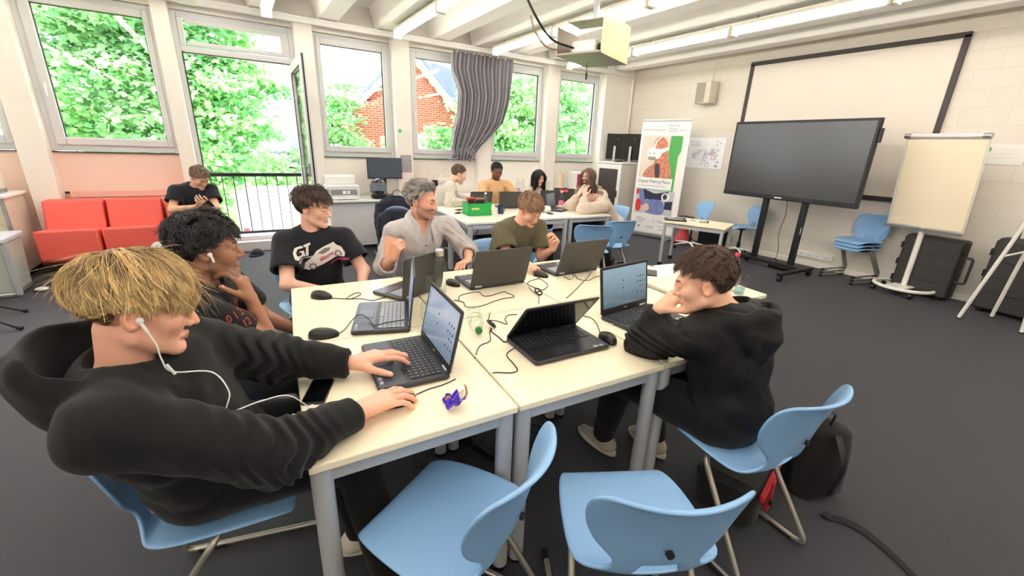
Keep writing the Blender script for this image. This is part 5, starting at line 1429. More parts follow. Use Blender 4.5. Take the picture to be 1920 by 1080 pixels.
mb = MB(); mb.ell((0, -.002, 0), (.008, .008, .008), 12); mb.cyl((0, -.004, 0), (.010, -.008, -.028), .0042, .003, 10); mb.build('earbud', M['white'], t)
mb = MB(); mb.tube(spline([(.010, -.008, -.028), (.02, -.012, -.06), (.022, -.008, -.10), (.035, .0, -.14), ep((-.13, 1.20, 1.0)), ep((-.10, 1.17, .95)), ep((-.11, 1.16, .90)), ep((-.04, 1.20, .885)), ep((.03, 1.24, .86)), ep((.08, 1.25, .80))], 8), .0018, 7); mb.build('cord', M['white_cable'], t)
mb = MB(); mb.cyl((.028, -.004, -.118), (.038, .002, -.148), .0036, n=8); mb.build('remote', M['white'], t)

# --- boy with earbuds, hand on chin
p = Person('dark-haired boy in a black t-shirt with red numbers, resting his chin on his hand', (-.25, 2.1),
    dict(pelvis=(-.28, 2.12, .52), neck=(-.205, 2.08, .985), head=(-.15, 2.07, 1.135), shR=(-.215, 1.90, .93), shL=(-.12, 2.26, .93),
         elR=(.01, 1.99, .715), wrR=(-.035, 2.02, .915), elL=(.0, 2.36, .70), wrL=(.16, 2.22, .64), knR=(.15, 2.02, .52), knL=(.15, 2.22, .52), anR=(.2, 2.0, .1), anL=(.2, 2.22, .1)),
    (0, 3, 0), skin=(168, 118, 92), vox=.0034, hs=1.05, brow=(30, 22, 20), lip=(150, 92, 84), iris=(40, 28, 22), face=dict(eye=.0040, gaze=(.1, -.1)), beard=((70, 52, 44), .35, -.045),
    hands=dict(R=dict(d=(-.25, .05, .9), n=(-.85, .35, -.25), curl=[(.5, .8, .5), (.55, .85, .5), (.6, .9, .5), (.65, .9, .5)], spread=.06, thumb=(.1, .2, .3)),
               L=dict(d=(.6, -.6, -.3), n=(-.2, 0, -1), curl=(.3, .4, .3))))
ts = p.garment('t_shirt', p.top_fn(.016, 'short', .0035, .06, .066, .02, flare=.02, seed=2.2), M['num_tee'], .0055)
p.trousers(M['jeans'], vox=.008); p.shoes(M['shoe_dark'], M['sole'])
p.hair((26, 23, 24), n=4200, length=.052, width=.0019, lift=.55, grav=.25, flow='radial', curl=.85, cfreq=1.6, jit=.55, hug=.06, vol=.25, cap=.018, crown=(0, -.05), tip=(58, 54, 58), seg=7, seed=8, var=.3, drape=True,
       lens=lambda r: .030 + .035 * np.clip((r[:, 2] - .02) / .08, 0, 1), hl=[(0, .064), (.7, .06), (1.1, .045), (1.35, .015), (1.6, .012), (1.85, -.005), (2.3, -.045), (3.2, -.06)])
M['rednum'] = mat('red_brown_print', (150, 62, 50), .8)
for k, (tx, dz) in enumerate((('0 1 2 3 4 5 6 7', 0), ('11 12 13 14 15', -.042), ('20 21 22 23', -.084))):
    V, F = text_mesh(tx, .040, align='LEFT', bold=True)
    decal('number_print', V[:, :2], F, ts, (-.17, 1.93, .885 + dz), (.30, .20, .05), (-.15, .0, 1), M['rednum'], ts)
for sg in (-1, 1):
    e0 = p.hp(sg * .088, .006, -.006) + p.base
    t = thing('earbud', ['white wireless earbud in the left ear of the boy with red numbers', 'white wireless earbud in the right ear of the boy with red numbers'][sg > 0], 'earbud', tuple(e0))
    mb = MB(); mb.ell((0, 0, 0), (.009, .009, .009), 12); mb.build('bud', M['white'], t); mb = MB(); mb.cyl((.002, -.002, 0), (.009, -.006, -.030), .0048, .004, 10); mb.build('stem', M['white'], t)

# --- boy in the car t-shirt
p = Person('boy with wavy dark hair in a black t-shirt with a white racing car print', (.36, 3.05),
    dict(pelvis=(.37, 3.12, .52), neck=(.345, 3.03, 1.00), head=(.372, 2.985, 1.155), shR=(.185, 3.02, .935), shL=(.535, 3.02, .935),
         elR=(.155, 2.84, .71), wrR=(.34, 2.80, .66), elL=(.63, 2.90, .73), wrL=(.58, 2.78, .64), knR=(.28, 2.78, .5), knL=(.48, 2.78, .5), anR=(.27, 2.8, .1), anL=(.5, 2.8, .1)),
    (-38, 10, 0), skin=(236, 186, 164), vox=.0036, hs=1.0, brow=(66, 48, 40), iris=(70, 60, 50), face=dict(eye=.0035, gaze=(.3, -.2), face_w=.95),
    hands=dict(R=dict(d=(.8, -.3, -.2), n=(0, .2, -1)), L=dict(d=(-.6, -.5, -.2), n=(0, .2, -1))))
ts = p.garment('t_shirt', p.top_fn(.020, 'short', .004, .06, .062, .012, flare=.03, slen=.68, seed=4.1), M['blk_tee'], .0055)
p.trousers(M['jeans'], vox=.008); p.shoes(M['shoe_dark'], M['sole'], sides='LR')
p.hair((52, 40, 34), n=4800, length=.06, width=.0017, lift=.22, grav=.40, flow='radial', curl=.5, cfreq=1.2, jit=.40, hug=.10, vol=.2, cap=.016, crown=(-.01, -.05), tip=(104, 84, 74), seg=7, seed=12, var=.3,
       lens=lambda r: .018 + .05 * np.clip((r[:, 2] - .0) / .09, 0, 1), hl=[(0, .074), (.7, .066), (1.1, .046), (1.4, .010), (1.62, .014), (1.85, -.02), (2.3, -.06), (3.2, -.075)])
M['print_white'] = mat('white_print', (232, 226, 222), .7); M['print_pink'] = mat('pink_print', (196, 60, 110), .7); M['print_grey'] = mat('grey_print', (128, 126, 130), .7)
O = (.385, 2.88, .86); EX = (.95, 0, .16); EY = (-.16, -.12, .95)
def art(name, poly, mt, dx=0, dy=0, off=.0016):
    V, F = poly_fill([(x + dx, y + dy) for x, y in poly], .02); return decal(name, V, F, ts, O, EX, EY, mt, ts, off)
art('car_print', [(-.13, -.075), (-.105, -.088), (-.02, -.07), (.06, -.05), (.125, -.045), (.135, -.02), (.125, .015), (.10, .03), (.085, .055), (.06, .035), (.02, .045), (-.03, .03), (-.075, -.01), (-.115, -.035)], M['print_white'])
art('car_window', [(-.03, .012), (.02, .034), (.06, .026), (.045, .008), (.0, .0)], M['print_grey'], off=.0024)
for (cx, cy) in ((-.075, -.068), (.095, -.026)):
    art('car_wheel', ellipse(cx, cy, .022, .022), M['print_grey'], off=.0026); art('car_wheel', ellipse(cx, cy, .013, .013), M['print_white'], off=.0032)
V, F = text_mesh('alsuge', .042, bold=True, spacing=.95); a = .18; V2 = np.stack([V[:, 0] * math.cos(a) - V[:, 1] * math.sin(a) + .02, V[:, 0] * math.sin(a) + V[:, 1] * math.cos(a) - .022], 1)
decal('car_lettering', V2, F, ts, O, EX, EY, M['print_pink'], ts, .0030)
art('pink_stroke', [(.02, -.088), (.06, -.078), (.10, -.073), (.145, -.060), (.150, -.050), (.12, -.058), (.10, -.056), (.075, -.068), (.05, -.068), (.035, -.080)], M['print_pink'], off=.0024)
g1 = [(-.150, .062), (-.10, .062), (-.10, .048), (-.136, .048), (-.150, .036), (-.150, .020), (-.138, .010), (-.118, .010), (-.118, .024), (-.130, .024), (-.130, .032), (-.100, .032), (-.100, -.004), (-.150, -.004), (-.168, .012), (-.168, .044)]
art('emblem_letter', g1, M['print_white'], .0, .015); art('emblem_letter', [(-.094, .064), (-.052, .074), (-.052, .060), (-.066, .057), (-.082, -.004), (-.098, -.004), (-.082, .054), (-.094, .050)], M['print_white'], .0, .015)
V, F = text_mesh('GRAN TURISMO', .013, bold=True); decal('emblem_lettering', V[:, :2] + np.array([-.105, .0]), F, ts, O, EX, EY, M['print_white'], ts, .002)

# --- grey-haired man in a grey shirt
p = Person('grey-haired bearded man in a grey button shirt with rolled sleeves', (1.06, 3.05),
    dict(pelvis=(1.06, 3.14, .53), neck=(1.075, 3.00, 1.03), head=(1.085, 2.955, 1.178), shR=(.875, 2.97, .975), shL=(1.285, 2.985, .985),
         elR=(.775, 2.90, .735), wrR=(.80, 2.745, .835), elL=(1.43, 2.90, .785), wrL=(1.34, 2.725, .765), knR=(.97, 2.7, .52), knL=(1.2, 2.7, .52), anR=(.95, 2.75, .1), anL=(1.2, 2.75, .1)),
    (-46, 6, 0), skin=(226, 168, 142), vox=.0036, hs=1.04, build=1.1, brow=(88, 74, 66), iris=(80, 90, 100), face=dict(eye=.0034, gaze=(.2, -.15), face_w=1.04), beard=((128, 110, 100), .50, -.036),
    hands=dict(R=dict(d=(.18, -.25, .9), n=(.85, .4, .0), curl=[(.9, 1.1, .8), (1.0, 1.2, .8), (1.1, 1.2, .8), (1.1, 1.2, .8)], spread=.04, thumb=(.3, .7, .9)),
               L=dict(d=(-.85, -.45, -.1), n=(-.1, -.3, -.95), curl=[(.6, .8, .5), (.7, .9, .5), (.8, .9, .5), (.8, .9, .5)], spread=.04, thumb=(.3, .6, .8))))
sh_ = p.garment('shirt', p.top_fn(.020, 'rolled', .0045, .08, .060, .022, flare=.014, slen=.35, vneck=.11, seed=5.3, elbow_fold=.006), M['grey_shirt'], .0055)
J = p.J; nk = J['neck'] + p.base
def collar_leaf(sg):
    def fn(u, v):
        a = sg * (3.0 - 2.45 * u); r = .068 + .046 * v; z = .094 - .062 * v * (1 + .9 * u * u) - .085 * u * u; q = p.rt * math.sin(a) * r + p.ft * (math.cos(a) * r + .014 + .046 * u * u) + p.up * z
        return J['neck'] + q + np.array([0, 0, .004 * math.sin(9 * u)])
    return fn
mb = MB(); mb.grid(collar_leaf(1), 14, 4, thick=.005); mb.grid(collar_leaf(-1), 14, 4, thick=-.005); mb.build('collar', M['grey_shirt'], sh_)
def on_front(x, z, off=.004):
    me = sh_.data; bv = on_front.bv
    o = J['neck'] + p.rt * x + p.up * z + p.ft * .5; h = bv.ray_cast(Vector(o), Vector(-p.ft), 1.0); return np.array(h[0]) + p.ft * off if h[0] else o - p.ft * .4
on_front.bv = BVHTree.FromPolygons([tuple(v.co) for v in sh_.data.vertices], [tuple(q.vertices) for q in sh_.data.polygons])
M['button'] = mat('dark_button', (60, 56, 58), .4)
mb = MB(); P = [on_front(.0, -.10 - i * .02, .0015) for i in range(16)]; mb.grid(lambda u, v: P[min(int(v * 15), 15)] + p.rt * (u - .5) * .030 + p.ft * (.0022 - .003 * abs(u - .5)), 4, 15); mb.build('button_placket', M['grey_shirt'], sh_)
for i in range(4):
    q = on_front(0, -.13 - i * .075, .005); mb = MB(); mb.cyl(q - p.ft * .003, q + p.ft * .001, .0055, n=12); mb.build('button', M['button'], sh_)
mb = MB(); P0 = [[on_front(-.135 + .10 * (i / 6), -.10 - .11 * (j / 6), .003) for i in range(7)] for j in range(7)]; mb.grid(lambda u, v: P0[int(round(v * 6))][int(round(u * 6))], 6, 6); mb.build('chest_pocket', M['grey_shirt'], sh_)
p.trousers(M['jeans'], vox=.008); p.shoes(M['shoe_dark'], M['sole'])
p.hair((112, 106, 102), n=4200, length=.05, width=.0019, lift=.5, grav=.05, flow='back', curl=.45, cfreq=1.0, jit=.35, hug=.12, vol=.2, cap=.014, tip=(206, 200, 194), seg=6, seed=21, var=.34,
       lens=lambda r: .016 + .042 * np.clip((r[:, 2] - .02) / .07, 0, 1), hl=[(0, .082), (.6, .080), (.95, .066), (1.2, .036), (1.42, -.012), (1.62, .008), (1.85, -.02), (2.3, -.055), (3.2, -.065)])

# --- boy in the olive t-shirt
p = Person('brown-haired boy in an olive t-shirt looking down at something in his fingers', (1.8, 2.95),
    dict(pelvis=(1.76, 3.02, .53), neck=(1.855, 2.86, .99), head=(1.905, 2.775, 1.105), shR=(1.70, 2.86, .93), shL=(2.06, 2.87, .935),
         elR=(1.66, 2.70, .77), wrR=(1.648, 2.435, .785), elL=(2.03, 2.76, .72), wrL=(2.055, 2.645, .805), knR=(1.65, 2.6, .52), knL=(1.9, 2.6, .52), anR=(1.65, 2.7, .1), anL=(1.9, 2.7, .1)),
    (-82, 34, -4), skin=(238, 184, 158), vox=.0036, hs=1.0, brow=(116, 84, 62), iris=(80, 90, 90), face=dict(eye=.002, gaze=(0, -.7), face_w=.95),
    hands=dict(R=dict(d=(-.02, -.95, -.04), n=(0, 0, -1), curl=[(.15, .4, .3), (.15, .4, .3), (.2, .4, .3), (.2, .4, .3)], spread=.1, thumb=(.2, .3, .4)),
               L=dict(d=(.05, -.25, .9), n=(-.95, -.1, .1), curl=[(.75, .9, .5), (.85, .9, .5), (.95, 1.0, .5), (1.0, 1.0, .5)], spread=.05, thumb=(.2, .5, .7))))
p.garment('t_shirt', p.top_fn(.020, 'short', .004, .08, .062, .012, flare=.032, slen=.78, seed=6.6), M['olive'], .0055)
p.trousers(M['jeans'], vox=.008); p.shoes(M['shoe_grey'], M['sole'])
p.hair((122, 92, 70), n=4600, length=.07, width=.0017, lift=.14, grav=.25, flow='forward', jit=.26, cap=.016, tip=(178, 142, 112), seg=7, seed=31, var=.3,
       lens=lambda r: .016 + .038 * np.clip((r[:, 2] - .02) / .07, 0, 1) - .014 * np.clip((r[:, 1] - .03) / .04, 0, 1), hl=[(0, .074), (.7, .064), (1.1, .048), (1.4, .014), (1.62, .018), (1.85, -.01), (2.3, -.05), (3.2, -.06)])

# --- boy in the black hooded jacket on the right
p = Person('dark-haired boy in a black hooded jacket leaning on the table, seen from behind', (1.6, .85),
    dict(pelvis=(1.61, .80, .56), neck=(1.575, .845, .975), head=(1.475, .935, 1.098), shL=(1.415, .875, .915), shR=(1.755, .865, .915),
         elL=(1.40, 1.105, .785), wrL=(1.405, 1.065, .955), elR=(1.86, 1.06, .79), wrR=(1.64, 1.11, .80), knL=(1.43, 1.24, .54), knR=(1.68, 1.26, .54), anL=(1.505, 1.37, .10), anR=(1.74, 1.22, .10)),
    (128, 16, 0), skin=(232, 180, 152), vox=.0034, hs=1.0, brow=(60, 44, 36), face=dict(eye=.003, gaze=(0, -.3)),
    hands=dict(L=dict(d=(.50, -.40, .62), n=(.55, -.10, -.75), curl=[(.15, .55, .4), (.30, .65, .4), (.45, .7, .4), (.6, .75, .4)], spread=.16, thumb=(.1, .2, .3)),
               R=dict(d=(-.9, .2, .0), n=(0, 0, -1), curl=(.4, .5, .4))))
p.garment('hooded_jacket', p.top_fn(.030, 'long', .0060, .10, .066, .02, cuff=.041, flare=.016, hood=(.125, .035, .130, .023, .10), seed=7.7, elbow_fold=.007), M['blk_shell'], .0052)
p.trousers(M['blk_cloth']); p.shoes(M['shoe_grey'], M['sole'], dict(L=np.array([-.05, 1, 0]), R=np.array([.1, 1, 0])))
p.hair((54, 40, 33), n=5200, length=.05, width=.0016, lift=.24, grav=.15, flow='forward', curl=.2, cfreq=1.2, jit=.38, cap=.015, tip=(104, 78, 62), seg=6, seed=41, var=.3,
       lens=lambda r: .010 + .034 * np.clip((r[:, 2] - .02) / .07, 0, 1), hl=[(0, .078), (.7, .072), (1.1, .056), (1.4, .034), (1.62, .026), (1.85, .0), (2.3, -.052), (3.2, -.072)])

# --- boy with the phone in the third red armchair
p = Person('boy in a black t-shirt sitting by the balcony door and typing on his phone', (-.55, 6.45),
    dict(pelvis=(-.60, 6.50, .56), neck=(-.475, 6.36, .985), head=(-.415, 6.30, 1.09), shR=(-.665, 6.32, .94), shL=(-.33, 6.36, .945),
         elR=(-.72, 6.20, .745), wrR=(-.50, 6.06, .785), elL=(-.30, 6.18, .745), wrL=(-.37, 6.03, .80), knR=(-.68, 6.12, .52), knL=(-.45, 6.10, .52), anR=(-.68, 6.1, .1), anL=(-.45, 6.05, .1)),
    (-52, 34, 0), skin=(226, 178, 150), vox=.005, brow=(70, 52, 44), face=dict(eye=.002),
    hands=dict(R=dict(d=(.8, -.3, .1), n=(.1, .2, .8), curl=(.5, .6, .4)), L=dict(d=(-.3, -.5, .3), n=(-.4, .3, .7), curl=(.5, .6, .4))))
p.garment('t_shirt', p.top_fn(.018, 'short', .0035, .06, .062, .012, flare=.026, seed=8.2), M['blk_tee'], .007); p.trousers(M['jeans'], vox=.009); p.shoes(M['shoe_dark'], M['sole'])
p.hair((96, 74, 60), n=2400, length=.045, width=.0028, lift=.4, grav=.3, flow='forward', curl=.3, cfreq=1, jit=.4, cap=.013, tip=(160, 130, 108), seg=5, seed=51, lens=lambda r: .014 + .035 * np.clip((r[:, 2] - .02) / .07, 0, 1))
o = phone('dark phone held by the boy beside the balcony door', -.36, 5.955, -60, z=.84, L=.15, Wd=.07); o.rotation_euler = (R(35), 0, R(35))

# --- far group
p = Person('young man with short hair in a pale zip hoodie bending over the far table', (2.45, 5.9),
    dict(pelvis=(2.40, 5.96, .53), neck=(2.585, 5.88, 1.04), head=(2.725, 5.86, 1.165), shR=(2.52, 5.69, .99), shL=(2.60, 6.06, 1.0),
         elR=(2.46, 5.58, .795), wrR=(2.70, 5.54, .79), elL=(2.72, 6.02, .80), wrL=(2.86, 5.80, .80), knR=(2.70, 5.85, .55), knL=(2.72, 6.02, .55), anR=(2.66, 5.9, .1), anL=(2.7, 6.1, .1)),
    (-12, 22, 0), skin=(234, 190, 170), vox=.0055, hs=1.06, build=1.12, brow=(96, 74, 62), face=dict(eye=.0025, face_w=1.1),
    hands=dict(R=dict(d=(.9, -.1, .0), n=(0, 0, -1), curl=(.3, .4, .3)), L=dict(d=(.8, -.5, 0), n=(0, 0, -1), curl=(.3, .4, .3))))
p.garment('zip_hoodie', p.top_fn(.032, 'long', .003, .08, .066, .03, cuff=.044, flare=.02, hood=(.13, .04, .125, .024), seed=9.1), M['ziphood'], .0075); p.trousers(M['jeans'], vox=.01); p.shoes(M['shoe_dark'], M['sole'], vox=.008)
p.hair((112, 88, 74), n=1800, length=.014, width=.003, lift=.8, grav=.1, flow='forward', jit=.3, cap=.008, tip=(128, 102, 86), seg=3, seed=61)
p = Person('young black man with short black hair in a tan sweater at the far table', (3.42, 6.05),
    dict(pelvis=(3.40, 6.10, .54), neck=(3.425, 6.03, 1.045), head=(3.43, 5.975, 1.205), shR=(3.215, 6.01, .985), shL=(3.64, 6.01, .985),
         elR=(3.08, 5.80, .80), wrR=(3.02, 5.56, .79), elL=(3.76, 5.82, .79), wrL=(3.62, 5.60, .78), knR=(3.3, 5.7, .52), knL=(3.5, 5.7, .52), anR=(3.3, 5.7, .1), anL=(3.5, 5.7, .1)),
    (-100, 18, 0), skin=(122, 82, 64), vox=.0055, hs=1.02, build=1.05, brow=(26, 20, 18), lip=(120, 72, 66), iris=(30, 22, 18), face=dict(eye=.0025), beard=((40, 28, 24), .5, -.075),
    hands=dict(R=dict(d=(-.3, -.9, 0), n=(0, 0, -1), curl=(.3, .4, .3)), L=dict(d=(-.4, -.9, 0), n=(0, 0, -1), curl=(.3, .4, .3))))
p.garment('sweater', p.top_fn(.024, 'long', .004, .08, .060, .005, cuff=.040, flare=.016, seed=10.4), M['tan'], .0075); p.trousers(M['jeans'], vox=.01); p.shoes(M['shoe_dark'], M['sole'], vox=.008)
p.hair((22, 19, 19), n=1500, length=.012, width=.003, lift=.8, grav=0, flow='radial', jit=.5, cap=.012, tip=(36, 32, 32), seg=3, seed=71)
p = Person('woman with long straight black hair behind a laptop at the far table', (4.13, 5.92),
    dict(pelvis=(4.13, 5.96, .51), neck=(4.13, 5.88, .965), head=(4.13, 5.81, 1.115), shR=(3.955, 5.87, .905), shL=(4.305, 5.87, .905),
         elR=(3.88, 5.72, .77), wrR=(3.98, 5.50, .78), elL=(4.38, 5.72, .77), wrL=(4.26, 5.50, .78), knR=(4.03, 5.6, .5), knL=(4.23, 5.6, .5), anR=(4.03, 5.6, .1), anL=(4.23, 5.6, .1)),
    (-92, 16, 0), skin=(226, 176, 150), vox=.0055, hs=.97, build=.9, arm=.85, brow=(34, 26, 24), lip=(196, 110, 104), face=dict(eye=.003, face_w=.92),
    hands=dict(R=dict(d=(.3, -.9, 0), n=(0, 0, -1), curl=(.3, .4, .3)), L=dict(d=(-.3, -.9, 0), n=(0, 0, -1), curl=(.3, .4, .3))))
p.garment('blouse', p.top_fn(.014, 'long', .003, .06, .064, .015, cuff=.034, flare=.01, seed=11.5), M['cream'], .0075); p.trousers(M['jeans'], vox=.01); p.shoes(M['shoe_dark'], M['sole'], vox=.008)
p.hair((24, 21, 24), n=2600, length=.3, width=.0032, lift=.05, grav=2.2, flow='part', jit=.06, cap=.012, tip=(44, 38, 44), seg=9, seed=81, lens=lambda r: .20 + .16 * np.clip((r[:, 2] + .03) / .14, 0, 1), hl=[(0, .074), (.7, .066), (1.0, .03), (1.2, -.03), (3.2, -.07)])
p = Person('bearded man with long brown hair and glasses in a brown jumper', (5.02, 5.5),
    dict(pelvis=(5.06, 5.48, .53), neck=(4.965, 5.49, 1.01), head=(4.885, 5.48, 1.16), shR=(4.955, 5.67, .95), shL=(4.985, 5.31, .95),
         elR=(4.84, 5.74, .79), wrR=(4.60, 5.60, .785), elL=(4.82, 5.25, .79), wrL=(4.58, 5.34, .785), knR=(4.7, 5.6, .52), knL=(4.7, 5.4, .52), anR=(4.7, 5.6, .1), anL=(4.7, 5.4, .1)),
    (190, 6, 0), skin=(224, 176, 152), vox=.0055, brow=(70, 52, 42), face=dict(eye=.0035), beard=((74, 54, 44), .85, -.042),
    hands=dict(R=dict(d=(-.9, -.1, 0), n=(0, 0, -1), curl=(.3, .4, .3)), L=dict(d=(-.9, .1, 0), n=(0, 0, -1), curl=(.3, .4, .3))))
p.garment('jumper', p.top_fn(.022, 'long', .004, .08, .062, .01, cuff=.038, flare=.014, seed=12.6), M['brownjumper'], .0075); p.trousers(M['jeans'], vox=.01); p.shoes(M['shoe_dark'], M['sole'], vox=.008)
p.hair((118, 94, 80), n=2800, length=.3, width=.0034, lift=.04, grav=2.0, flow='part', curl=.12, cfreq=1.6, jit=.08, cap=.014, tip=(146, 116, 98), seg=9, seed=91, lens=lambda r: .18 + .18 * np.clip((r[:, 2] + .03) / .14, 0, 1), hl=[(0, .084), (.7, .078), (1.0, .055), (1.25, .0), (1.6, -.01), (3.2, -.07)])
gl_ = thing('glasses', 'thin metal glasses on the long-haired man', 'glasses', tuple(p.J['head'] + p.base))
for sg in (-1, 1):
    mb = MB(); a = np.linspace(0, 2 * PI, 17)[:-1]; mb.tube(np.array([(s_ * 0 + sg * .031 + .024 * math.cos(q), .098, -.004 + .019 * math.sin(q)) for q, s_ in zip(a, a)]) @ p.HM.T, .0012, 6, closed=True); mb.build('rim', M['steel'], gl_)
    mb = MB(); mb.tube(np.array([(sg * .055, .098, .002), (sg * .077, .06, .004), (sg * .08, -.01, .006)]) @ p.HM.T, .0012, 6); mb.build('temple', M['steel'], gl_)
p = Person('person in a beige hoodie leaning on the far table with hands at the forehead', (4.5, 4.52),
    dict(pelvis=(4.60, 4.50, .53), neck=(4.265, 4.56, .895), head=(4.165, 4.60, .985), shR=(4.265, 4.74, .845), shL=(4.265, 4.40, .845),
         elR=(3.96, 4.78, .79), wrR=(4.02, 4.68, .955), elL=(3.905, 4.43, .79), wrL=(4.0, 4.52, .955), knR=(4.2, 4.65, .52), knL=(4.2, 4.4, .52), anR=(4.3, 4.65, .1), anL=(4.3, 4.4, .1)),
    (168, 38, 0), skin=(232, 188, 166), vox=.005, brow=(70, 48, 40), face=dict(eye=.002),
    hands=dict(R=dict(d=(.2, -.25, .6), n=(.9, .0, -.2), curl=(.2, .4, .3)), L=dict(d=(.2, .2, .6), n=(.9, .1, -.2), curl=(.2, .4, .3))))
p.garment('hoodie', p.top_fn(.034, 'long', .0035, .10, .064, .02, cuff=.042, flare=.02, hood=(.14, .04, .13, .024), seed=13.3), M['beige'], .0065); p.trousers(M['jeans'], vox=.01); p.shoes(M['shoe_dark'], M['sole'], vox=.008)
p.hair((70, 50, 44), n=2600, length=.1, width=.0028, lift=.08, grav=.1, flow='back', jit=.08, cap=.012, tip=(104, 76, 66), seg=5, seed=101, lens=lambda r: .07 + 0 * r[:, 0])
# ------------------------------------------------------------------ right wall: screen, whiteboard, flip charts, cases, banner
t = thing('whiteboard', 'wide white projection board with a dark frame on the right wall', 'whiteboard', (7.262, 3.195, 2.04))
W_, H_ = 2.49, 1.88
M['board'] = mat('whiteboard_surface', (226, 216, 206), .45)
mb = MB(); mb.box((0, 0, 0), (.016, W_, H_)); mb.build('board', M['board'], t, 0)
mb = MB()
for (cy, cz, sy, sz) in ((0, H_ / 2, W_ + .06, .06), (0, -H_ / 2, W_ + .06, .06), (-W_ / 2, 0, .06, H_), (W_ / 2, 0, .06, H_)): mb.box((-.008, cy, cz), (.03, sy, sz))
mb.build('frame', mat('dark_brown_frame', (58, 48, 48), .5), t, 0, .004)

tv = thing('interactive_screen', 'large dark interactive display on a wheeled stand', 'screen', (6.40, 3.12, 0), R(-92.4))
mb = MB(); mb.rbox((0, .035, 1.53), (1.81, .075, 1.05), .01); mb.build('case', M['dark_metal'], tv, 40)
def tv_mat():
    mt = mat('switched_off_display', (52, 53, 54), .24); mt.node_tree.nodes['Principled BSDF'].inputs['Specular IOR Level'].default_value = .9; return mt
mb = MB(); mb.box((0, -.004, 1.545), (1.75, .004, .955)); mb.build('display', tv_mat(), tv, 0)
mb = MB(); mb.box((0, -.006, 1.035), (1.80, .012, .05)); mb.build('lower_bezel', M['dark_metal'], tv, 0, .004)
mb = MB(); mb.box((-.05, -.013, 1.035), (.10, .003, .014)); mb.build('maker_mark', M['white'], tv, 0)
mb = MB(); mb.rbox((.925, .03, 1.86), (.03, .05, .16), .008); mb.build('side_speaker', M['black'], tv, 40)
for sx in (-.27, .27):
    mb = MB(); mb.box((sx, .11, .56), (.075, .06, .98)); u_ = mb.build('upright', M['black'], tv, 0, .006)
    if sx > 0: mb = MB(); mb.box((sx + .038, .08, .62), (.003, .02, .09)); mb.build('sticker', M['white'], u_, 0)
mb = MB(); mb.box((0, .11, .10), (1.0, .09, .05)); mb.build('base_bar', M['dark_metal'], tv, 0, .008)
for sx in (-.46, .46):
    mb = MB(); mb.box((sx, -.10, .105), (.07, .80, .045)); f = mb.build('foot', M['dark_metal'], tv, 0, .012)
    for sy in (-.46, .26):
        mb = MB(); mb.cyl((sx - .02, sy, .042), (sx + .02, sy, .042), .042, n=18); mb.build('caster', M['black'], f)
mb = MB(); mb.tube(spline([(.05, .06, 1.0), (.06, .08, .8), (.03, .08, .55), (.07, .09, .30), (.05, .11, .14)], 8), .004, 6); mb.build('cable', M['cable'], tv)
t = thing('power_strip', 'black power strip with a cable loop under the large screen', 'power strip', (6.62, 3.05, 0), R(80)); mb = MB(); mb.rbox((0, 0, .02), (.3, .06, .04), .006); mb.build('housing', M['black'], t); mb = MB(); mb.tube(spline([(.1, 0, .03), (.12, .02, .12), (.05, .02, .14), (.02, 0, .05), (.1, .03, .10), (-.05, .05, .02)], 7), .004, 6); mb.build('cord', M['cable'], t)
t = thing('wall_socket_strip', 'row of white sockets low on the wall under the large screen', 'sockets', (7.27, 2.95, .17)); mb = MB(); mb.rbox((0, 0, 0), (.03, .62, .085), .006); mb.build('cover', M['white'], t)
for i in range(5):
    mb = MB(); mb.cyl((-.016, -.22 + i * .11, 0), (-.010, -.22 + i * .11, 0), .022, n=14); mb.build('socket', M['panel'], t)

# flip chart on a round wheeled base
fc = thing('flip_chart', 'flip chart with a blank cream pad on a white C-shaped wheeled base', 'flip chart', (6.86, 1.70, 0), R(-97.9))
tl = .157
Mt = eul(tl, 0, 0)
def tilt(mb, off): mb.v = [q @ Mt.T + np.array(off) for q in mb.v]; return mb
ctr = (0, -.03, 1.345)
M['flip_white'] = mat('white_enamel', (238, 234, 226), .4)
M['pad'] = mat('cream_flip_pad', (244, 228, 200), .8) if False else M['pad']
M['flip_pad'] = mat('cream_paper_pad', (246, 231, 204), .8)
mb = MB(); mb.box((0, .012, 0), (.74, .016, 1.06)); tilt(mb, ctr).build('board', M['flip_white'], fc, 0, .003)
mb = MB(); mb.box((.012, -.004, -.005), (.69, .012, 1.0)); tilt(mb, ctr).build('paper_pad', M['flip_pad'], fc, 0)
mb = MB(); mb.cyl((-.36, -.012, .535), (.36, -.012, .535), .026, n=14); tilt(mb, ctr).build('clamp_bar', M['panel'], fc)
for sx in (-1, 1):
    mb = MB(); mb.cyl((sx * .31, -.012, .535), (sx * .375, -.012, .535), .029, n=14); tilt(mb, ctr).build('clamp_end', M['steel'], fc)
mb = MB(); mb.box((0, -.03, -.53), (.74, .07, .014)); mb.box((0, -.062, -.523), (.74, .008, .026)); tilt(mb, ctr).build('pen_tray', M['steel'], fc, 0)
mb = MB(); mb.cyl((0, .07, .10), (0, .07, .85), .030, n=18); mb.cyl((0, .07, .8), (0, .045, 1.1), .024, n=14); mb.build('pole', M['flip_white'], fc)
mb = MB(); a = np.linspace(R(-220), R(40), 30); mb.tube(np.stack([.29 * np.cos(a), .07 + .29 * np.sin(a), .095 + 0 * a], 1), .021, 10); mb.build('base_ring', M['flip_white'], fc)
mb = MB(); mb.box((0, .0, .098), (.20, .42, .02)); mb.build('base_plate', M['flip_white'], fc, 0, .004)
for ang in (-205, -140, -50, 25):
    x, y = .29 * math.cos(R(ang)), .07 + .29 * math.sin(R(ang)); mb = MB(); mb.cyl((x - .015, y, .036), (x + .015, y, .036), .036, n=14); mb.cyl((x, y, .05), (x, y, .085), .01, n=8); mb.build('caster', M['black'], fc)

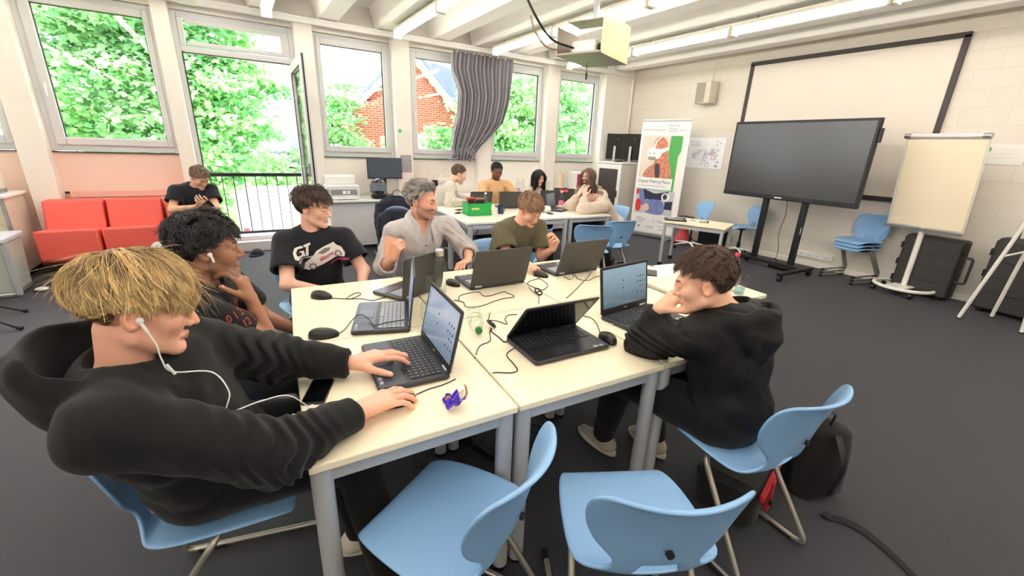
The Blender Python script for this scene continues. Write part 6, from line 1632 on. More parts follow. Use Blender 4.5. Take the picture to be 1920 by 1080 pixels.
# equipment cases
M['case'] = mat('black_case_plastic', (50, 47, 46), .55, bump=.15, bscale=300)
def eq_case(label, x, y, rz, w, d_, h, handle):
    t = thing('equipment_case', label, 'case', (x, y, 0), R(rz), 'black hard equipment cases by the right wall')
    mb = MB(); mb.rbox((0, d_ * .12, h / 2 + .03), (w, d_ * .72, h), .035); mb.build('body', M['case'], t, 40)
    mb = MB(); mb.rbox((0, -d_ * .36, h / 2 + .03), (w * .97, d_ * .27, h * .97), .035); lidp = mb.build('lid', M['case'], t, 40)
    mb = MB()
    for k in (.28, .5, .72): mb.rbox((0, -d_ * .505, .03 + h * k), (w * .80, .012, h * .05), .004)
    mb.build('lid_ribs', M['case'], lidp, 40)
    for k in (.2, .5, .8):
        for sx in (-1, 1):
            mb = MB(); mb.rbox((sx * (w / 2 + .006), -d_ * .23, .03 + h * k), (.022, .06, .075), .006); mb.build('latch', M['black'], t, 40)
    for sx in (-1, 1):
        mb = MB(); mb.cyl((sx * w * .36 - .02, -d_ * .3, .03), (sx * w * .36 + .02, -d_ * .3, .03), .03, n=14); mb.build('wheel', M['black_rubber'], t)
    mb = MB()
    if handle == 'side': mb.tube(bend([(w / 2, -.03, h * .35), (w / 2 + .085, -.03, h * .35), (w / 2 + .085, -.03, h * .78), (w / 2, -.03, h * .78)], .03), .014, 8)
    else: mb.tube(bend([(-w * .28, .03, h), (-w * .28, .03, h + .30), (w * .28, .03, h + .30), (w * .28, .03, h)], .04), .019, 8, flat=.6)
    mb.build('handle', M['case'], t)
    return t
eq_case('black hard case with a side handle behind the flip chart', 7.07, 1.56, -93, .56, .26, .70, 'side')
eq_case('black hard case with its pull handle raised, behind the white easel legs', 7.02, .80, -97, .52, .30, .80, 'top')

t = thing('tripod_easel', 'white tripod easel legs at the right edge of the room', 'easel', (6.45, .80, 0))
ap = np.array([-.19, -.11, 1.85]); M['enamel'] = M['flip_white']
for q in ((-.08, .23), (.32, .06), (-.05, -.22)):
    mb = MB(); mb.cyl((q[0], q[1], .012), ap, .017, .017, 12); lg = mb.build('leg', M['flip_white'], t); mb = MB(); mb.cyl((q[0], q[1], 0), (q[0] + .003, q[1], .02), .019, n=12); mb.build('foot_cap', M['black'], lg)
mb = MB(); mb.cyl((-.115, .10, .72), (.13, .01, .76), .010, n=8); mb.build('brace', M['flip_white'], t)
mb = MB(); mb.ell(ap, (.04, .04, .05), 12); mb.build('head', M['black'], t)

# wall loudspeaker, notices
t = thing('wall_loudspeaker', 'beige loudspeaker box high on the right wall', 'loudspeaker', (7.14, 5.13, 2.60), R(-96))
M['beige_box'] = mat('beige_plastic', (214, 206, 190), .5); M['grille'] = mat('beige_grille', (176, 170, 158), .7, bump=.6, bscale=700)
mb = MB(); mb.rbox((0, .0, 0), (.30, .20, .35), .02); mb.build('cabinet', M['beige_box'], t, 40); mb = MB(); mb.rbox((-.045, -.102, 0), (.19, .012, .32), .01); mb.build('grille', M['grille'], t, 40)
mb = MB(); mb.cyl((0, .09, .17), (0, .11, .50), .006, n=8); mb.build('cable_conduit', M['beige_box'], t)
def notice(name, label, loc, rz, w, h, dot=None, mt=None, col=None, cat='notice'):
    t = thing(name, label, cat, loc, rz); mb = MB(); mb.box((0, 0, 0), (w, .0016, h)); mb.build('sheet', mt or M['white'], t, 0)
    if dot: mb = MB(); mb.cyl((dot[0], -.0015, dot[1]), (dot[0], -.0006, dot[1]), .030, n=20); mb.build('green_dot', mat('sign_green', (104, 196, 112), .6), t); mb = MB(); [mb.box((.03, -.0012, h * .2 - .04 * i), (w * .55, .0008, .008)) for i in range(3)]; mb.build('printed_lines', M['panel'], t, 0)
    return t
notice('paper_notice', 'pale paper notice with a green dot on the white pillar', (2.32, 7.027, 1.70), 0, .225, .21, (-.075, .05))
o = notice('marbled_poster', 'small grey patterned poster low on the white pillar', (2.325, 7.027, 1.25), 0, .18, .27, None, mat('grey_marbled_print', (168, 164, 170), .7, noise=.25, nscale=35), cat='poster')
notice('paper_notice', 'pale notice with a green dot on the wall right of the flip chart', (7.272, 1.33, 1.70), R(-90), .34, .22, (-.13, .05))
t = thing('assembly_poster', 'white poster of a grey exploded drawing beside the roll-up banner', 'poster', (7.272, 5.06, 1.60), R(-90))
mb = MB(); mb.box((0, 0, 0), (.78, .002, .53)); mb.build('sheet', mat('poster_white', (246, 246, 250), .5), t, 0)
M['ink'] = mat('grey_ink', (196, 194, 214), .7); M['ink_d'] = mat('dark_ink', (150, 148, 168), .7); M['ink_r'] = mat('red_ink', (226, 130, 140), .7)
rp_ = random.Random(9); mb = MB()
for i in range(64):
    cx, cz = rp_.gauss(0, .17), rp_.gauss(-.04, .075)
    if abs(cx) > .34 or cz < -.2 or cz > .14: continue
    r_ = rp_.uniform(.012, .045); k = rp_.choice([0, 0, 0, 1, 2] if rp_.random() < .6 else [0, 1])
    a = np.linspace(0, 2 * PI, 13)[:-1]; mb.tube(np.stack([cx + r_ * np.cos(a), -.0018 + 0 * a, cz + r_ * .75 * np.sin(a)], 1), rp_.uniform(.0016, .0042), 4, mi=k, closed=True)
for i in range(6): mb.box((-.22 + .03 * (i % 2), -.0018, .21 - .018 * i), (.16 + .04 * (i % 3), .0012, .005), None, 1 if i > 2 else 0)
for (x, z) in ((-.30, .21), (.23, .20), (.29, .17), (.24, .14), (-.36, .08), (-.35, .05)): mb.cyl((x, -.002, z), (x, -.001, z), .012, n=10, mi=1)
mb.box((.27, -.0018, -.22), (.06, .0012, .025), None, 1); mb.build('line_drawing', [M['ink'], M['ink_d'], M['ink_r']], t, 0)

# roll-up banner
A_, B_ = np.array([6.525, 5.93]), np.array([6.79, 5.065]); cb = (A_ + B_) / 2; dv = B_ - A_; BW = np.linalg.norm(dv)
bn = thing('rollup_banner', 'white roll-up banner with a headset picture and the words Digital Making Place', 'banner', (cb[0], cb[1], 0), math.atan2(dv[1], dv[0]))
BH = 2.12; sx_ = lambda s: (s - .5) * BW
mb = MB(); mb.box((0, 0, .06 + BH / 2), (BW, .003, BH - .06)); mb.build('sheet', mat('banner_white', (248, 246, 246), .5), bn, 0)
mb = MB(); mb.rbox((0, .0, .05), (BW + .02, .10, .07), .015); mb.build('cassette', M['steel'], bn, 40)
for s in (-1, 1): mb = MB(); mb.box((s * BW * .38, -.04, .008), (.05, .26, .016)); mb.build('foot', M['steel'], bn, 0, .003)
mb = MB(); mb.cyl((-BW / 2, 0, BH + .005), (BW / 2, 0, BH + .005), .011, n=10); mb.build('top_rail', M['steel'], bn)
mb = MB(); mb.cyl((0, .03, .08), (0, .03, BH), .008, n=8); mb.build('support_pole', M['steel'], bn)
def flat(name, poly, mt, off, par=bn):
    """thin printed area on the banner: polygon in (s,z)"""
    mb = MB(); mb.prism([(sx_(a_), b_) for a_, b_ in poly], off, off + .0006, np.array([[1, 0, 0], [0, 0, -1.0], [0, 1.0, 0]])); return mb.build(name, mt, par, 0)
def spr(poly, n=4): 
    q = spline([(a_, b_, 0) for a_, b_ in poly], n, True); return [(k[0], k[1]) for k in q]
pc = lambda n, c: mat(n, c, .55)
G1 = pc('print_green', (82, 176, 92)); BG = pc('print_cream', (230, 216, 206)); HAIR = mat('print_copper', (206, 134, 110), .6, noise=.35, nscale=18); WH = pc('print_white2', (250, 250, 252)); GR = pc('print_dark', (70, 66, 76)); MID = pc('print_midgrey', (150, 150, 150)); BLU = mat('print_blue', (120, 132, 190), .6, noise=.2, nscale=10); NAV = pc('print_navy', (46, 48, 78)); RED = pc('print_red', (226, 62, 62)); SK = pc('print_skin', (240, 196, 180)); LG = pc('print_lightgrey', (206, 206, 216))
F1 = flat('photo_background', [(.05, 1.12), (.05, 1.85), (.07, 1.872), (.86, 1.872), (.88, 1.85), (.88, 1.60), (.84, 1.5), (.84, .90), (.66, .90), (.66, 1.12)], BG, .002)
flat('green_area', [(.64, 1.872), (.86, 1.872), (.88, 1.85), (.88, 1.62), (.83, 1.52), (.83, .90), (.72, .90), (.72, 1.1), (.70, 1.3), (.63, 1.55)], G1, .0028, F1)
flat('copper_hair', spr([(.30, 1.72), (.38, 1.84), (.52, 1.83), (.60, 1.70), (.64, 1.50), (.72, 1.28), (.73, 1.13), (.44, 1.13), (.16, 1.13), (.20, 1.27), (.34, 1.38), (.36, 1.5)]), HAIR, .0036, F1)
flat('dark_neck', spr([(.38, 1.36), (.48, 1.36), (.50, 1.13), (.42, 1.13)]), GR, .0044, F1)
flat('headset', spr([(.19, 1.52), (.20, 1.62), (.28, 1.66), (.46, 1.64), (.60, 1.68), (.62, 1.63), (.50, 1.56), (.44, 1.47), (.30, 1.48)]), WH, .0050, F1)
flat('headset_strap', [(.30, 1.66), (.34, 1.78), (.44, 1.85), (.46, 1.84), (.37, 1.77), (.34, 1.66)], WH, .0052, F1); flat('headset_underside', [(.21, 1.50), (.38, 1.50), (.37, 1.44), (.23, 1.44)], MID, .0056, F1)
flat('headset_camera', [(sx, sz) for sx, sz in ellipse(.24, 1.56, .025, .025)], LG, .0058, F1); flat('headset_camera', [(sx, sz) for sx, sz in ellipse(.33, 1.56, .025, .025)], LG, .0058, F1)
F2 = flat('lower_photo', [(.05, .45), (.05, .90), (.88, .90), (.88, .45)], LG, .002)
flat('navy_jacket', spr([(.20, .90), (.45, .84), (.60, .86), (.75, .88), (.60, .72), (.45, .68), (.30, .72), (.22, .62), (.18, .75)]), NAV, .0028, F2); flat('denim', spr([(.30, .70), (.60, .72), (.70, .60), (.66, .46), (.36, .46), (.26, .56)]), BLU, .0034, F2); flat('striped_sleeve', [(.10, .90), (.20, .90), (.30, .62), (.22, .58), (.14, .70)], BLU, .0038, F2)
flat('hand', spr([(.24, .60), (.32, .64), (.38, .56), (.34, .50), (.27, .52)]), SK, .0044, F2); flat('red_shape', spr([(.07, .66), (.13, .72), (.19, .62), (.17, .50), (.08, .50)]), RED, .0044, F2); flat('red_corner', [(.05, .90), (.11, .90), (.11, .80), (.05, .80)], RED, .0044, F2)
flat('white_ring', ellipse(.70, .79, .09, .075), WH, .0046, F2); flat('ring_hole', ellipse(.69, .79, .045, .05), GR, .0052, F2); flat('dark_pocket', [(.70, .70), (.86, .72), (.86, .56), (.70, .56)], NAV, .0040, F2)
F3 = flat('title_panel', [(.03, .915), (.03, 1.125), (.79, 1.125), (.79, .915)], WH, .0062); flat('green_underline', [(.05, .905), (.05, .918), (.79, .905), (.79, .898)], G1, .0066)
def btext(tx, s, z, size, mt, bold=False, off=.0072, align='LEFT'):
    V, F = text_mesh(tx, size, align, bold=bold); V3 = np.stack([V[:, 0] + sx_(s), np.full(len(V), -off), V[:, 1] + z], 1); return np_mesh('lettering', V3, F, mt, bn)
btext('Digital Making Place', .06, 1.055, .078, GR); flat('faint_subtitle', [(.09, .965), (.09, .980), (.66, .980), (.66, .965)], LG, .0068)
btext('Rheinisch-Bergischer', .05, 1.972, .050, MID); btext('Kreis', .78, 1.965, .050, MID)
mb = MB()
for (pts, mi) in (([(.56, 2.02), (.61, 2.055), (.65, 2.03), (.70, 2.055), (.75, 2.045), (.765, 2.02)], 0), ([(.56, 1.985), (.60, 2.005), (.64, 1.985), (.70, 2.0), (.75, 1.99)], 0)): mb.tube(spline([(sx_(a_), -.004, b_) for a_, b_ in pts], 5), .004, 6)
mb.box((sx_(.655), -.004, 1.955), (.19 * BW, .002, .008)); mb.build('hill_emblem', mat('emblem_green_grey', (120, 140, 120), .6), bn)
mb = MB()
for (s, z, w) in ((.12, .36, .12), (.15, .335, .18), (.13, .31, .16), (.16, .28, .10), (.58, .33, .14), (.62, .30, .12), (.16, .20, .06), (.36, .21, .16), (.37, .185, .14), (.62, .23, .10), (.64, .17, .12)): mb.box((sx_(s) + w / 2, -.003, z), (w, .001, .008))
mb.build('small_print', MID, bn, 0)
mb = MB(); mb.tube(np.array([(sx_(.52) + .022 * math.cos(q), -.003, .315 + .022 * math.sin(q)) for q in np.linspace(0, 5.4, 14)]), .003, 5); mb.box((sx_(.20), -.003, .195), (.035, .001, .035)); mb.build('small_emblems', MID, bn)

# media cabinet with two dark monitors, in the corner
t = thing('media_cabinet', 'white cabinet with a dark glass door in the corner by the banner', 'cabinet', (6.72, 6.60, 0))
mb = MB(); mb.box((0, 0, .69), (.56, .70, 1.30)); mb.build('carcass', mat('cabinet_grey_white', (214, 208, 200), .5), t, 0, .006)
mb = MB(); mb.box((0, 0, 1.35), (.60, .74, .03)); mb.build('top', M['white'], t, 0, .004)
dmb = MB()
for (cy, cz, sy, sz) in ((-.31, .69, .08, 1.24), (.31, .69, .08, 1.24), (0, 1.27, .54, .08), (0, .12, .54, .08)): dmb.box((-.29, cy, cz), (.02, sy, sz))
dr = dmb.build('door', M['white'], t, 0, .003); mb = MB(); mb.box((-.288, 0, .69), (.012, .55, 1.08)); mb.build('door_glass', mat('smoked_glass', (72, 66, 66), .15), dr, 0); mb = MB(); mb.box((-.305, -.29, .75), (.014, .03, .13)); mb.build('door_handle', M['black'], dr, 0, .003)
mb = MB(); mb.box((0, 0, .02), (.5, .64, .04)); mb.build('plinth', M['black'], t, 0)
for i, (dx, dy, rz, lb) in enumerate(((-.04, .14, -52, 'dark monitor turned upright on the cabinet, beside the window wall'), (.08, -.19, -60, 'dark monitor turned upright on the cabinet, beside the banner'))):
    m_ = thing('monitor', lb, 'monitor', (6.72 + dx, 6.60 + dy, 1.365), R(rz), 'dark monitors on the corner cabinet')
    mb = MB(); mb.rbox((0, .02, .30), (.36, .035, .50), .01); mb.build('panel', M['black'], m_, 40); mb = MB(); mb.box((0, .0015, .31), (.34, .002, .47)); mb.build('screen', M['scr_off'], m_, 0)
    mb = MB(); mb.box((.0, -.05, .16), (.05, .03, .30)); mb.build('stand_neck', M['steel'], m_, 0, .006); mb = MB(); mb.rbox((0, -.03, .008), (.22, .16, .015), .02); mb.build('stand_foot', M['steel'], m_, 40)
    mb = MB(); mb.cyl((.05, -.001, .45), (.05, .003, .45), .012, n=12); mb.build('red_mark', RED, m_)
cable('cable_tangle', 'tangle of black cables in front of the upright monitors', [(6.50 + .10 * math.cos(k * 1.3), 6.45 + .06 * math.sin(k * 1.7), 1.372 + .006 * (k % 3)) for k in range(12)], r=.005, group='cables on the corner cabinet')

# side table things
t = thing('tablet', 'dark closed tablet on the small side table', 'tablet', (5.24, 3.93, .66), R(-50)); mb = MB(); mb.rbox((0, 0, .010), (.30, .22, .018), .015); mb.build('case', M['black'], t); mb = MB(); mb.box((0, 0, .0195), (.20, .13, .001)); mb.build('screen', M['steel'], t, 0)
o = thing('paper_sheet', 'white paper with a pen on the small side table', 'paper', (5.46, 3.80, .66), R(25), 'papers on the side table'); mb = MB(); mb.box((0, 0, .001), (.15, .21, .002)); mb.build('sheet', M['white'], o, 0); mb = MB(); mb.cyl((-.05, -.06, .006), (.05, .04, .006), .004, n=8); mb.build('printed_bar', M['black'], o)
phone('dark phone lying on the small side table', 5.46, 4.02, 30, z=.6602)
mb = MB(); t = thing('marker_case', 'grey pen case at the middle of the small side table', 'pen case', (5.46, 3.62, .66), R(-40)); mb.rbox((0, 0, .012), (.13, .04, .024), .01); mb.build('body', M['steel'], t); mb = MB(); mb.box((.05, 0, .018), (.02, .042, .02)); mb.build('cap', M['black'], t, 0)
t = thing('rocking_stool', 'red hourglass stool base behind the small side table', 'stool', (6.86, 4.92, 0)); mb = MB(); mb.lathe([(.0, .0), (.13, .004), (.19, .03), (.185, .06), (.10, .16), (.075, .26), (.10, .36), (.16, .42), (.165, .45), (0, .455)], n=28); mb.build('body', mat('stool_red', (196, 62, 66), .5), t); mb = MB(); mb.lathe([(0, .452), (.15, .455), (.155, .47), (.14, .48), (0, .48)], n=24); mb.build('seat_pad', M['dark_metal'], t)
t = thing('black_bag', 'black bag on the floor between the two swivel chairs', 'bag', (7.0, 4.40, 0), R(-92)); mb = MB(); mb.rbox((0, 0, .17), (.52, .22, .34), .05, seg=4); mb.build('body', M['blk_cloth'], t); mb = MB(); mb.tube(bend([(-.12, -.05, .33), (-.10, -.06, .45), (.10, -.06, .45), (.12, -.05, .33)], .05), .012, 8, flat=.4); mb.build('handle', M['black'], t); mb = MB(); mb.rbox((0, -.115, .15), (.36, .02, .2), .01); mb.build('front_pocket', M['blk_cloth'], t)

# ------------------------------------------------------------------ curtain, ceiling projector
cu_t = thing('curtain', 'grey curtain gathered to one side between the middle windows', 'curtain', (3.65, 6.95, 0))
M['curtain'] = mat('grey_curtain_cloth', (138, 134, 142), .85, noise=.04, nscale=12, bump=.15, bscale=500)
M['lining'] = mat('pale_curtain_lining', (206, 200, 206), .85)
Lx = lambda v: np.interp(v, [0, .15, .38, .60, .80, .92, 1], [3.14, 3.12, 3.25, 3.22, 3.14, 3.10, 3.12]); Rx = lambda v: np.interp(v, [0, .2, .45, .65, .80, .9, 1], [4.26, 4.24, 4.19, 4.08, 3.85, 3.66, 3.52])
def cfn(u, v):
    sq = min(1, (Rx(v) - Lx(v)) / 1.1); amp = .030 + .030 * (1 - sq); ph = u * 15 * 2 * PI + .6 * math.sin(v * 5)
    x = Lx(v) + (Rx(v) - Lx(v)) * u + .012 * math.sin(ph * .5 + 2 * v); y = amp * math.sin(ph) + .02 * math.sin(3 * u + 4 * v)
    z = 3.0 - 1.58 * v - .10 * math.sin(PI * u) * v ** 3
    return (x - 3.65, y, z)
mb = MB(); mb.grid(cfn, 220, 40, thick=.004); mb.build('cloth', M['curtain'], cu_t, 80)
mb = MB(); mb.grid(lambda u, v: (Lx(v) - 3.65 + .07 * u * math.sin(PI * v) - .01, .035 + .02 * math.sin(6 * u), 2.95 - 1.45 * v), 8, 24, thick=.003); mb.build('lining_edge', M['lining'], cu_t, 80)
def bunch(u, v):
    a = u * 2 * PI; r_ = .055 + .028 * math.sin(5 * a + 6 * v) * (.4 + v); return (-.52 + .36 * v + r_ * .5 * math.cos(a), -.01 + r_ * .6 * math.sin(a), 1.42 + .11 * math.sin(2.4 * v) - .10 * v + r_ * 1.2 * math.cos(a + .5))
mb = MB(); mb.grid(bunch, 60, 16); mb.build('gathered_tail', M['curtain'], cu_t, 80)
for i in range(8): mb = MB(); mb.cyl((-.45 + i * .15, -.03, 2.985), (-.45 + i * .15, .02, 2.985), .012, n=10); mb.build('glider', M['white'], cu_t)

pj = thing('projector_cage', 'open metal projector shelf hanging from a pole at the ceiling', 'projector mount', (3.43, 3.95, 2.5), R(23))
M['cage'] = mat('lit_yellow_sheet_metal', (226, 212, 160), .5, .1); M['cage_in'] = mat('bronze_grey_sheet', (150, 140, 132), .45, .4)  # cage: yellow light on the front panel is painted into its colour
mb = MB(); mb.box((0, 0, .01), (.74, .50, .02)); mb.build('bottom_plate', M['cage_in'], pj, 0, .003)
mb = MB(); mb.box((.02, -.25, .185), (.70, .012, .37)); mb.build('front_panel', M['cage'], pj, 0)
mb = MB(); mb.box((-.02, .25, .14), (.66, .012, .26)); mb.build('rear_panel', M['cage_in'], pj, 0)
mb = MB(); mb.box((0, 0, .36), (.30, .50, .012)); mb.build('top_plate', M['cage_in'], pj, 0)
mb = MB(); mb.rbox((-.02, .02, .10), (.36, .28, .12), .02); mb.build('projector_body', M['panel'], pj, 40); mb = MB(); mb.cyl((-.12, -.12, .10), (-.12, -.15, .10), .035, n=18); mb.build('lens', M['black'], pj)
mb = MB(); mb.box((.0, .0, .64), (.05, .05, .56)); mb.build('pole', M['steel'], pj, 0, .003)
mb = MB(); mb.tube(spline([(.10, .10, .02), (.10, .11, -.04), (.11, .11, -.10)], 5), .004, 6); mb.cyl((.11, .11, -.10), (.11, .11, -.17), .012, .010, 10); mb.build('hanging_plug', M['black'], pj)
mb = MB(); mb.tube(spline([(-.35, .05, .06), (-.60, .16, .10), (-.82, .22, .25), (-.98, .30, .50), (-1.05, .35, .75), (-1.05, .38, .90)], 8), .011, 8); mb.build('supply_cable', M['cable'], pj)
mb = MB(); mb.tube(spline([(-.35, .10, .04), (-.62, .2, .03), (-.80, .24, .14), (-.86, .26, .26)], 8), .008, 8); mb.build('signal_cable', mat('tan_cable', (150, 128, 100), .5), pj)

# ------------------------------------------------------------------ window desk things
t = thing('printer', 'pale grey printer on the window desk beside the open door', 'printer', (1.26, 6.88, .75)); mb = MB(); mb.rbox((0, 0, .10), (.46, .40, .20), .03); mb.build('body', M['panel'], t); mb = MB(); mb.rbox((0, .06, .26), (.42, .26, .14), .04); mb.build('scanner_lid', M['white'], t); mb = MB(); mb.box((0, -.205, .10), (.36, .012, .075)); mb.build('paper_slot', M['steel'], t, 0); mb = MB(); mb.box((.0, -.213, .10), (.05, .006, .045)); mb.box((.06, -.213, .10), (.04, .006, .045)); mb.build('control_panel', M['white'], t, 0); mb = MB(); mb.box((0, -.25, .02), (.34, .14, .012)); mb.build('output_tray', M['white'], t, 0)
t = thing('monitor', 'dark monitor on the window desk behind the helmet', 'monitor', (1.945, 6.92, .75), R(-2)); mb = MB(); mb.rbox((0, .02, .43), (.54, .03, .32), .008); mb.build('panel', M['black'], t, 40); mb = MB(); mb.box((0, .0035, .435), (.52, .002, .295)); mb.build('screen', mat('blue_grey_screen', (72, 82, 98), .25), t, 0); mb = MB(); mb.box((0, .05, .18), (.05, .02, .34)); mb.build('stand_neck', M['black'], t, 0); mb = MB(); mb.rbox((0, .04, .008), (.24, .18, .014), .03); mb.build('stand_foot', M['black'], t)
t = thing('motorcycle_helmet', 'black glossy motorcycle helmet on the window desk', 'helmet', (1.76, 6.66, .75), R(-20))
mb = MB(); mb.ell((0, 0, .155), (.125, .155, .155), 28); mb.build('shell', mat('helmet_black', (38, 40, 46), .12, noise=.5, nscale=9, coat=.6), t); mb = MB(); mb.grid(lambda u, v: (.130 * math.sin((u - .5) * 2.4), -.160 * math.cos((u - .5) * 2.4) - .004, .13 + .11 * v - .03 * (abs(u - .5) * 2) ** 2), 18, 6, thick=.006); mb.build('visor', mat('visor_smoke', (120, 130, 140), .08, .2), t); mb = MB(); mb.lathe([(.10, 0), (.118, .02), (.120, .05), (.10, .06)], n=24); mb.build('chin_rim', M['black'], t)
t = thing('red_crate', 'red plastic crate with black gear on the window desk', 'crate', (2.62, 6.86, 0)); mb = MB(); mb.box((0, 0, .735), (.66, .56, .03)); mb.build('shelf_board', M['white'], t, 0); mb = MB(); mb.box((-.30, 0, .36), (.03, .5, .72)); mb.box((.30, 0, .36), (.03, .5, .72)); mb.build('shelf_side', M['white'], t, 0)
cr1 = mat('crate_red', (222, 62, 74), .5); mb = MB()
for (c, s) in (((0, -.2, .84), (.6, .012, .16)), ((0, .2, .84), (.6, .012, .16)), ((-.3, 0, .84), (.012, .4, .16)), ((.3, 0, .84), (.012, .4, .16)), ((0, 0, .765), (.6, .4, .012))): mb.box(c, s)
for k in range(3): mb.box((0, -.208, .80 + .04 * k), (.58, .01, .012))
mb.build('crate_box', cr1, t, 0); mb = MB(); mb.rbox((.12, 0, .95), (.32, .30, .035), .01); mb.build('black_tray', M['black'], t)
t = thing('desk_lamp', 'small white desk lamp with a black foot on the red crate', 'lamp', (2.72, 6.80, .968)); mb = MB(); mb.rbox((0, 0, .02), (.09, .07, .04), .01); mb.build('base', M['black'], t); mb = MB(); mb.tube(spline([(0, 0, .04), (-.02, 0, .11), (.05, 0, .15), (.10, 0, .12)], 6), .008, 8); mb.build('arm', M['white'], t)
cable('desk_cable', 'black cable arching behind the helmet on the window desk', [(1.98, 6.70, .752), (2.0, 6.74, .83), (2.08, 6.76, .86), (2.15, 6.74, .80), (2.17, 6.72, .752)], r=.006, group='cables on the window desk')
def cup(label, x, y, z, mt, r=.038, h=.085, handle=True):
    t = thing('mug', label, 'mug', (x, y, z), R(-40), 'mugs'); mb = MB(); mb.lathe([(0, .002), (r * .92, .0), (r, .006), (r, h), (r * .92, h), (r * .90, .012), (0, .012)], n=24); mb.build('body', mt, t)
    if handle: mb = MB(); a = np.linspace(-1.4, 1.4, 10); mb.tube(np.stack([r + .018 * np.cos(a) - .002, 0 * a, h * .52 + .026 * np.sin(a)], 1), .0045, 8); mb.build('handle', mt, t)
    return t
M['navy'] = mat('navy_ceramic', (36, 48, 96), .25)
cup('navy mug beside the green crate on the far table', 2.83, 4.80, .74, M['navy'], .040, .105)
cup('navy mug on the window desk left of the cream roll', 5.22, 6.70, .75, M['navy'], .04, .10)
cup('navy mug on the window desk under the cream roll', 5.40, 6.68, .75, M['navy'], .04, .10)
t = thing('paper_roll', 'tall cream paper roll on the window desk', 'paper roll', (5.42, 6.86, .75)); mb = MB(); mb.cyl((0, 0, 0), (0, 0, .36), .062, n=22); mb.build('roll', mat('cream_roll', (226, 204, 178), .7), t); mb = MB(); mb.cyl((0, 0, .36), (0, 0, .362), .02, n=14); mb.build('core', M['dark_metal'], t)
t = thing('coffee_machine', 'magenta and black coffee machine on the window desk', 'coffee machine', (5.80, 6.80, .75), R(-8)); mb = MB(); mb.rbox((0, 0, .20), (.30, .30, .40), .03); mb.build('body', M['white'], t); mb = MB(); mb.box((-.04, -.153, .21), (.14, .012, .30)); mb.build('magenta_front', mat('magenta_panel', (190, 30, 92), .4), t, 0); mb = MB(); mb.box((.08, -.153, .21), (.10, .012, .30)); mb.build('black_front', M['black'], t, 0); mb = MB(); mb.cyl((.08, -.17, .12), (.08, -.16, .12), .02, n=12); mb.build('spout', M['steel'], t)
M['violet_label'] = mat('violet_label', (226, 160, 226), .5)
water_bottle('clear bottle with a violet label on the window desk behind the tan sweater', 4.25, 6.62, .75, .30, 'white', 'violet_label', .042)
water_bottle('clear white-capped bottle on the window desk beside the violet-labelled one', 4.45, 6.76, .75, .30, 'white', None, .04)
M['white_cap'] = M['white']
t = thing('glass_jug', 'clear glass jug on the window desk left of the mugs', 'jug', (5.02, 6.78, .75)); mb = MB(); mb.lathe([(0, .004), (.06, .002), (.066, .02), (.06, .22), (.064, .24), (.058, .238), (.056, .02), (0, .012)], n=24); mb.build('body', M['clear'], t); mb = MB(); a = np.linspace(-1.3, 1.3, 9); mb.tube(np.stack([.06 + .04 * np.cos(a), 0 * a, .13 + .06 * np.sin(a)], 1), .006, 8); mb.build('handle', M['clear'], t)

# far table things
t = thing('green_crate', 'green plastic crate with boxes on the far table', 'crate', (2.50, 4.84, .7405), R(-7)); GC = mat('crate_green', (42, 172, 84), .45); W3, D3, H3 = .30, .22, .15
mb = MB()
for (c, s) in (((0, -D3 / 2, H3 / 2), (W3, .008, H3)), ((0, D3 / 2, H3 / 2), (W3, .008, H3)), ((-W3 / 2, 0, H3 / 2), (.008, D3, H3)), ((W3 / 2, 0, H3 / 2), (.008, D3, H3)), ((0, 0, .006), (W3, D3, .01))): mb.box(c, s)
mb.build('box', GC, t, 0); mb = MB()
for z in (.012, .048, H3 - .006):
    mb.box((0, -D3 / 2 - .006, z), (W3 + .02, .012, .012)); mb.box((-W3 / 2 - .006, 0, z), (.012, D3 + .02, .012)); mb.box((W3 / 2 + .006, 0, z), (.012, D3 + .02, .012)); mb.box((0, D3 / 2 + .006, z), (W3 + .02, .012, .012))
for sx in (-1, 1): mb.box((sx * (W3 / 2 - .01), -D3 / 2 - .006, H3 / 2), (.012, .012, H3))
mb.build('rim', GC, t, 0); mb = MB(); mb.box((-.06, -D3 / 2 - .006, .085), (.10, .002, .022)); mb.build('label_strip', mat('yellow_label', (214, 204, 110), .6), t, 0)
for (lb, x, z, w, h, c1, c2) in (('small red and black box standing in the green crate', -.08, .15, .08, .20, (214, 74, 60), (52, 46, 50)), ('black and brown box standing in the green crate', .04, .15, .12, .19, (176, 104, 74), (40, 38, 40))):
    q = thing('carton', lb, 'box', (2.50 + x, 4.86 - x * .12, .752), R(-7), 'cartons in the green crate'); mb = MB(); mb.box((0, 0, h / 2), (w, .07, h)); mb.build('carton_body', mat('carton', c1, .6), q, 0); mb = MB(); mb.box((0, -.036, h * .72), (w * .98, .003, h * .38)); mb.build('front_print', mat('carton_print', c2, .6), q, 0)
water_bottle('clear bottle with a white cap standing behind the green crate', 2.72, 5.02, .7405, .25, 'white', None, .033)
water_bottle('pink bottle between the laptops on the far table', 4.02, 5.05, .7405, .24, 'white', 'pink_label', .036)
t = thing('drinking_glass', 'clear glass beside the navy mug on the far table', 'glass', (2.90, 5.0, .7405)); mb = MB(); mb.lathe([(0, .003), (.03, .003), (.036, .13), (.034, .129), (.028, .01), (0, .01)], n=20); mb.build('tumbler', M['clear'], t)
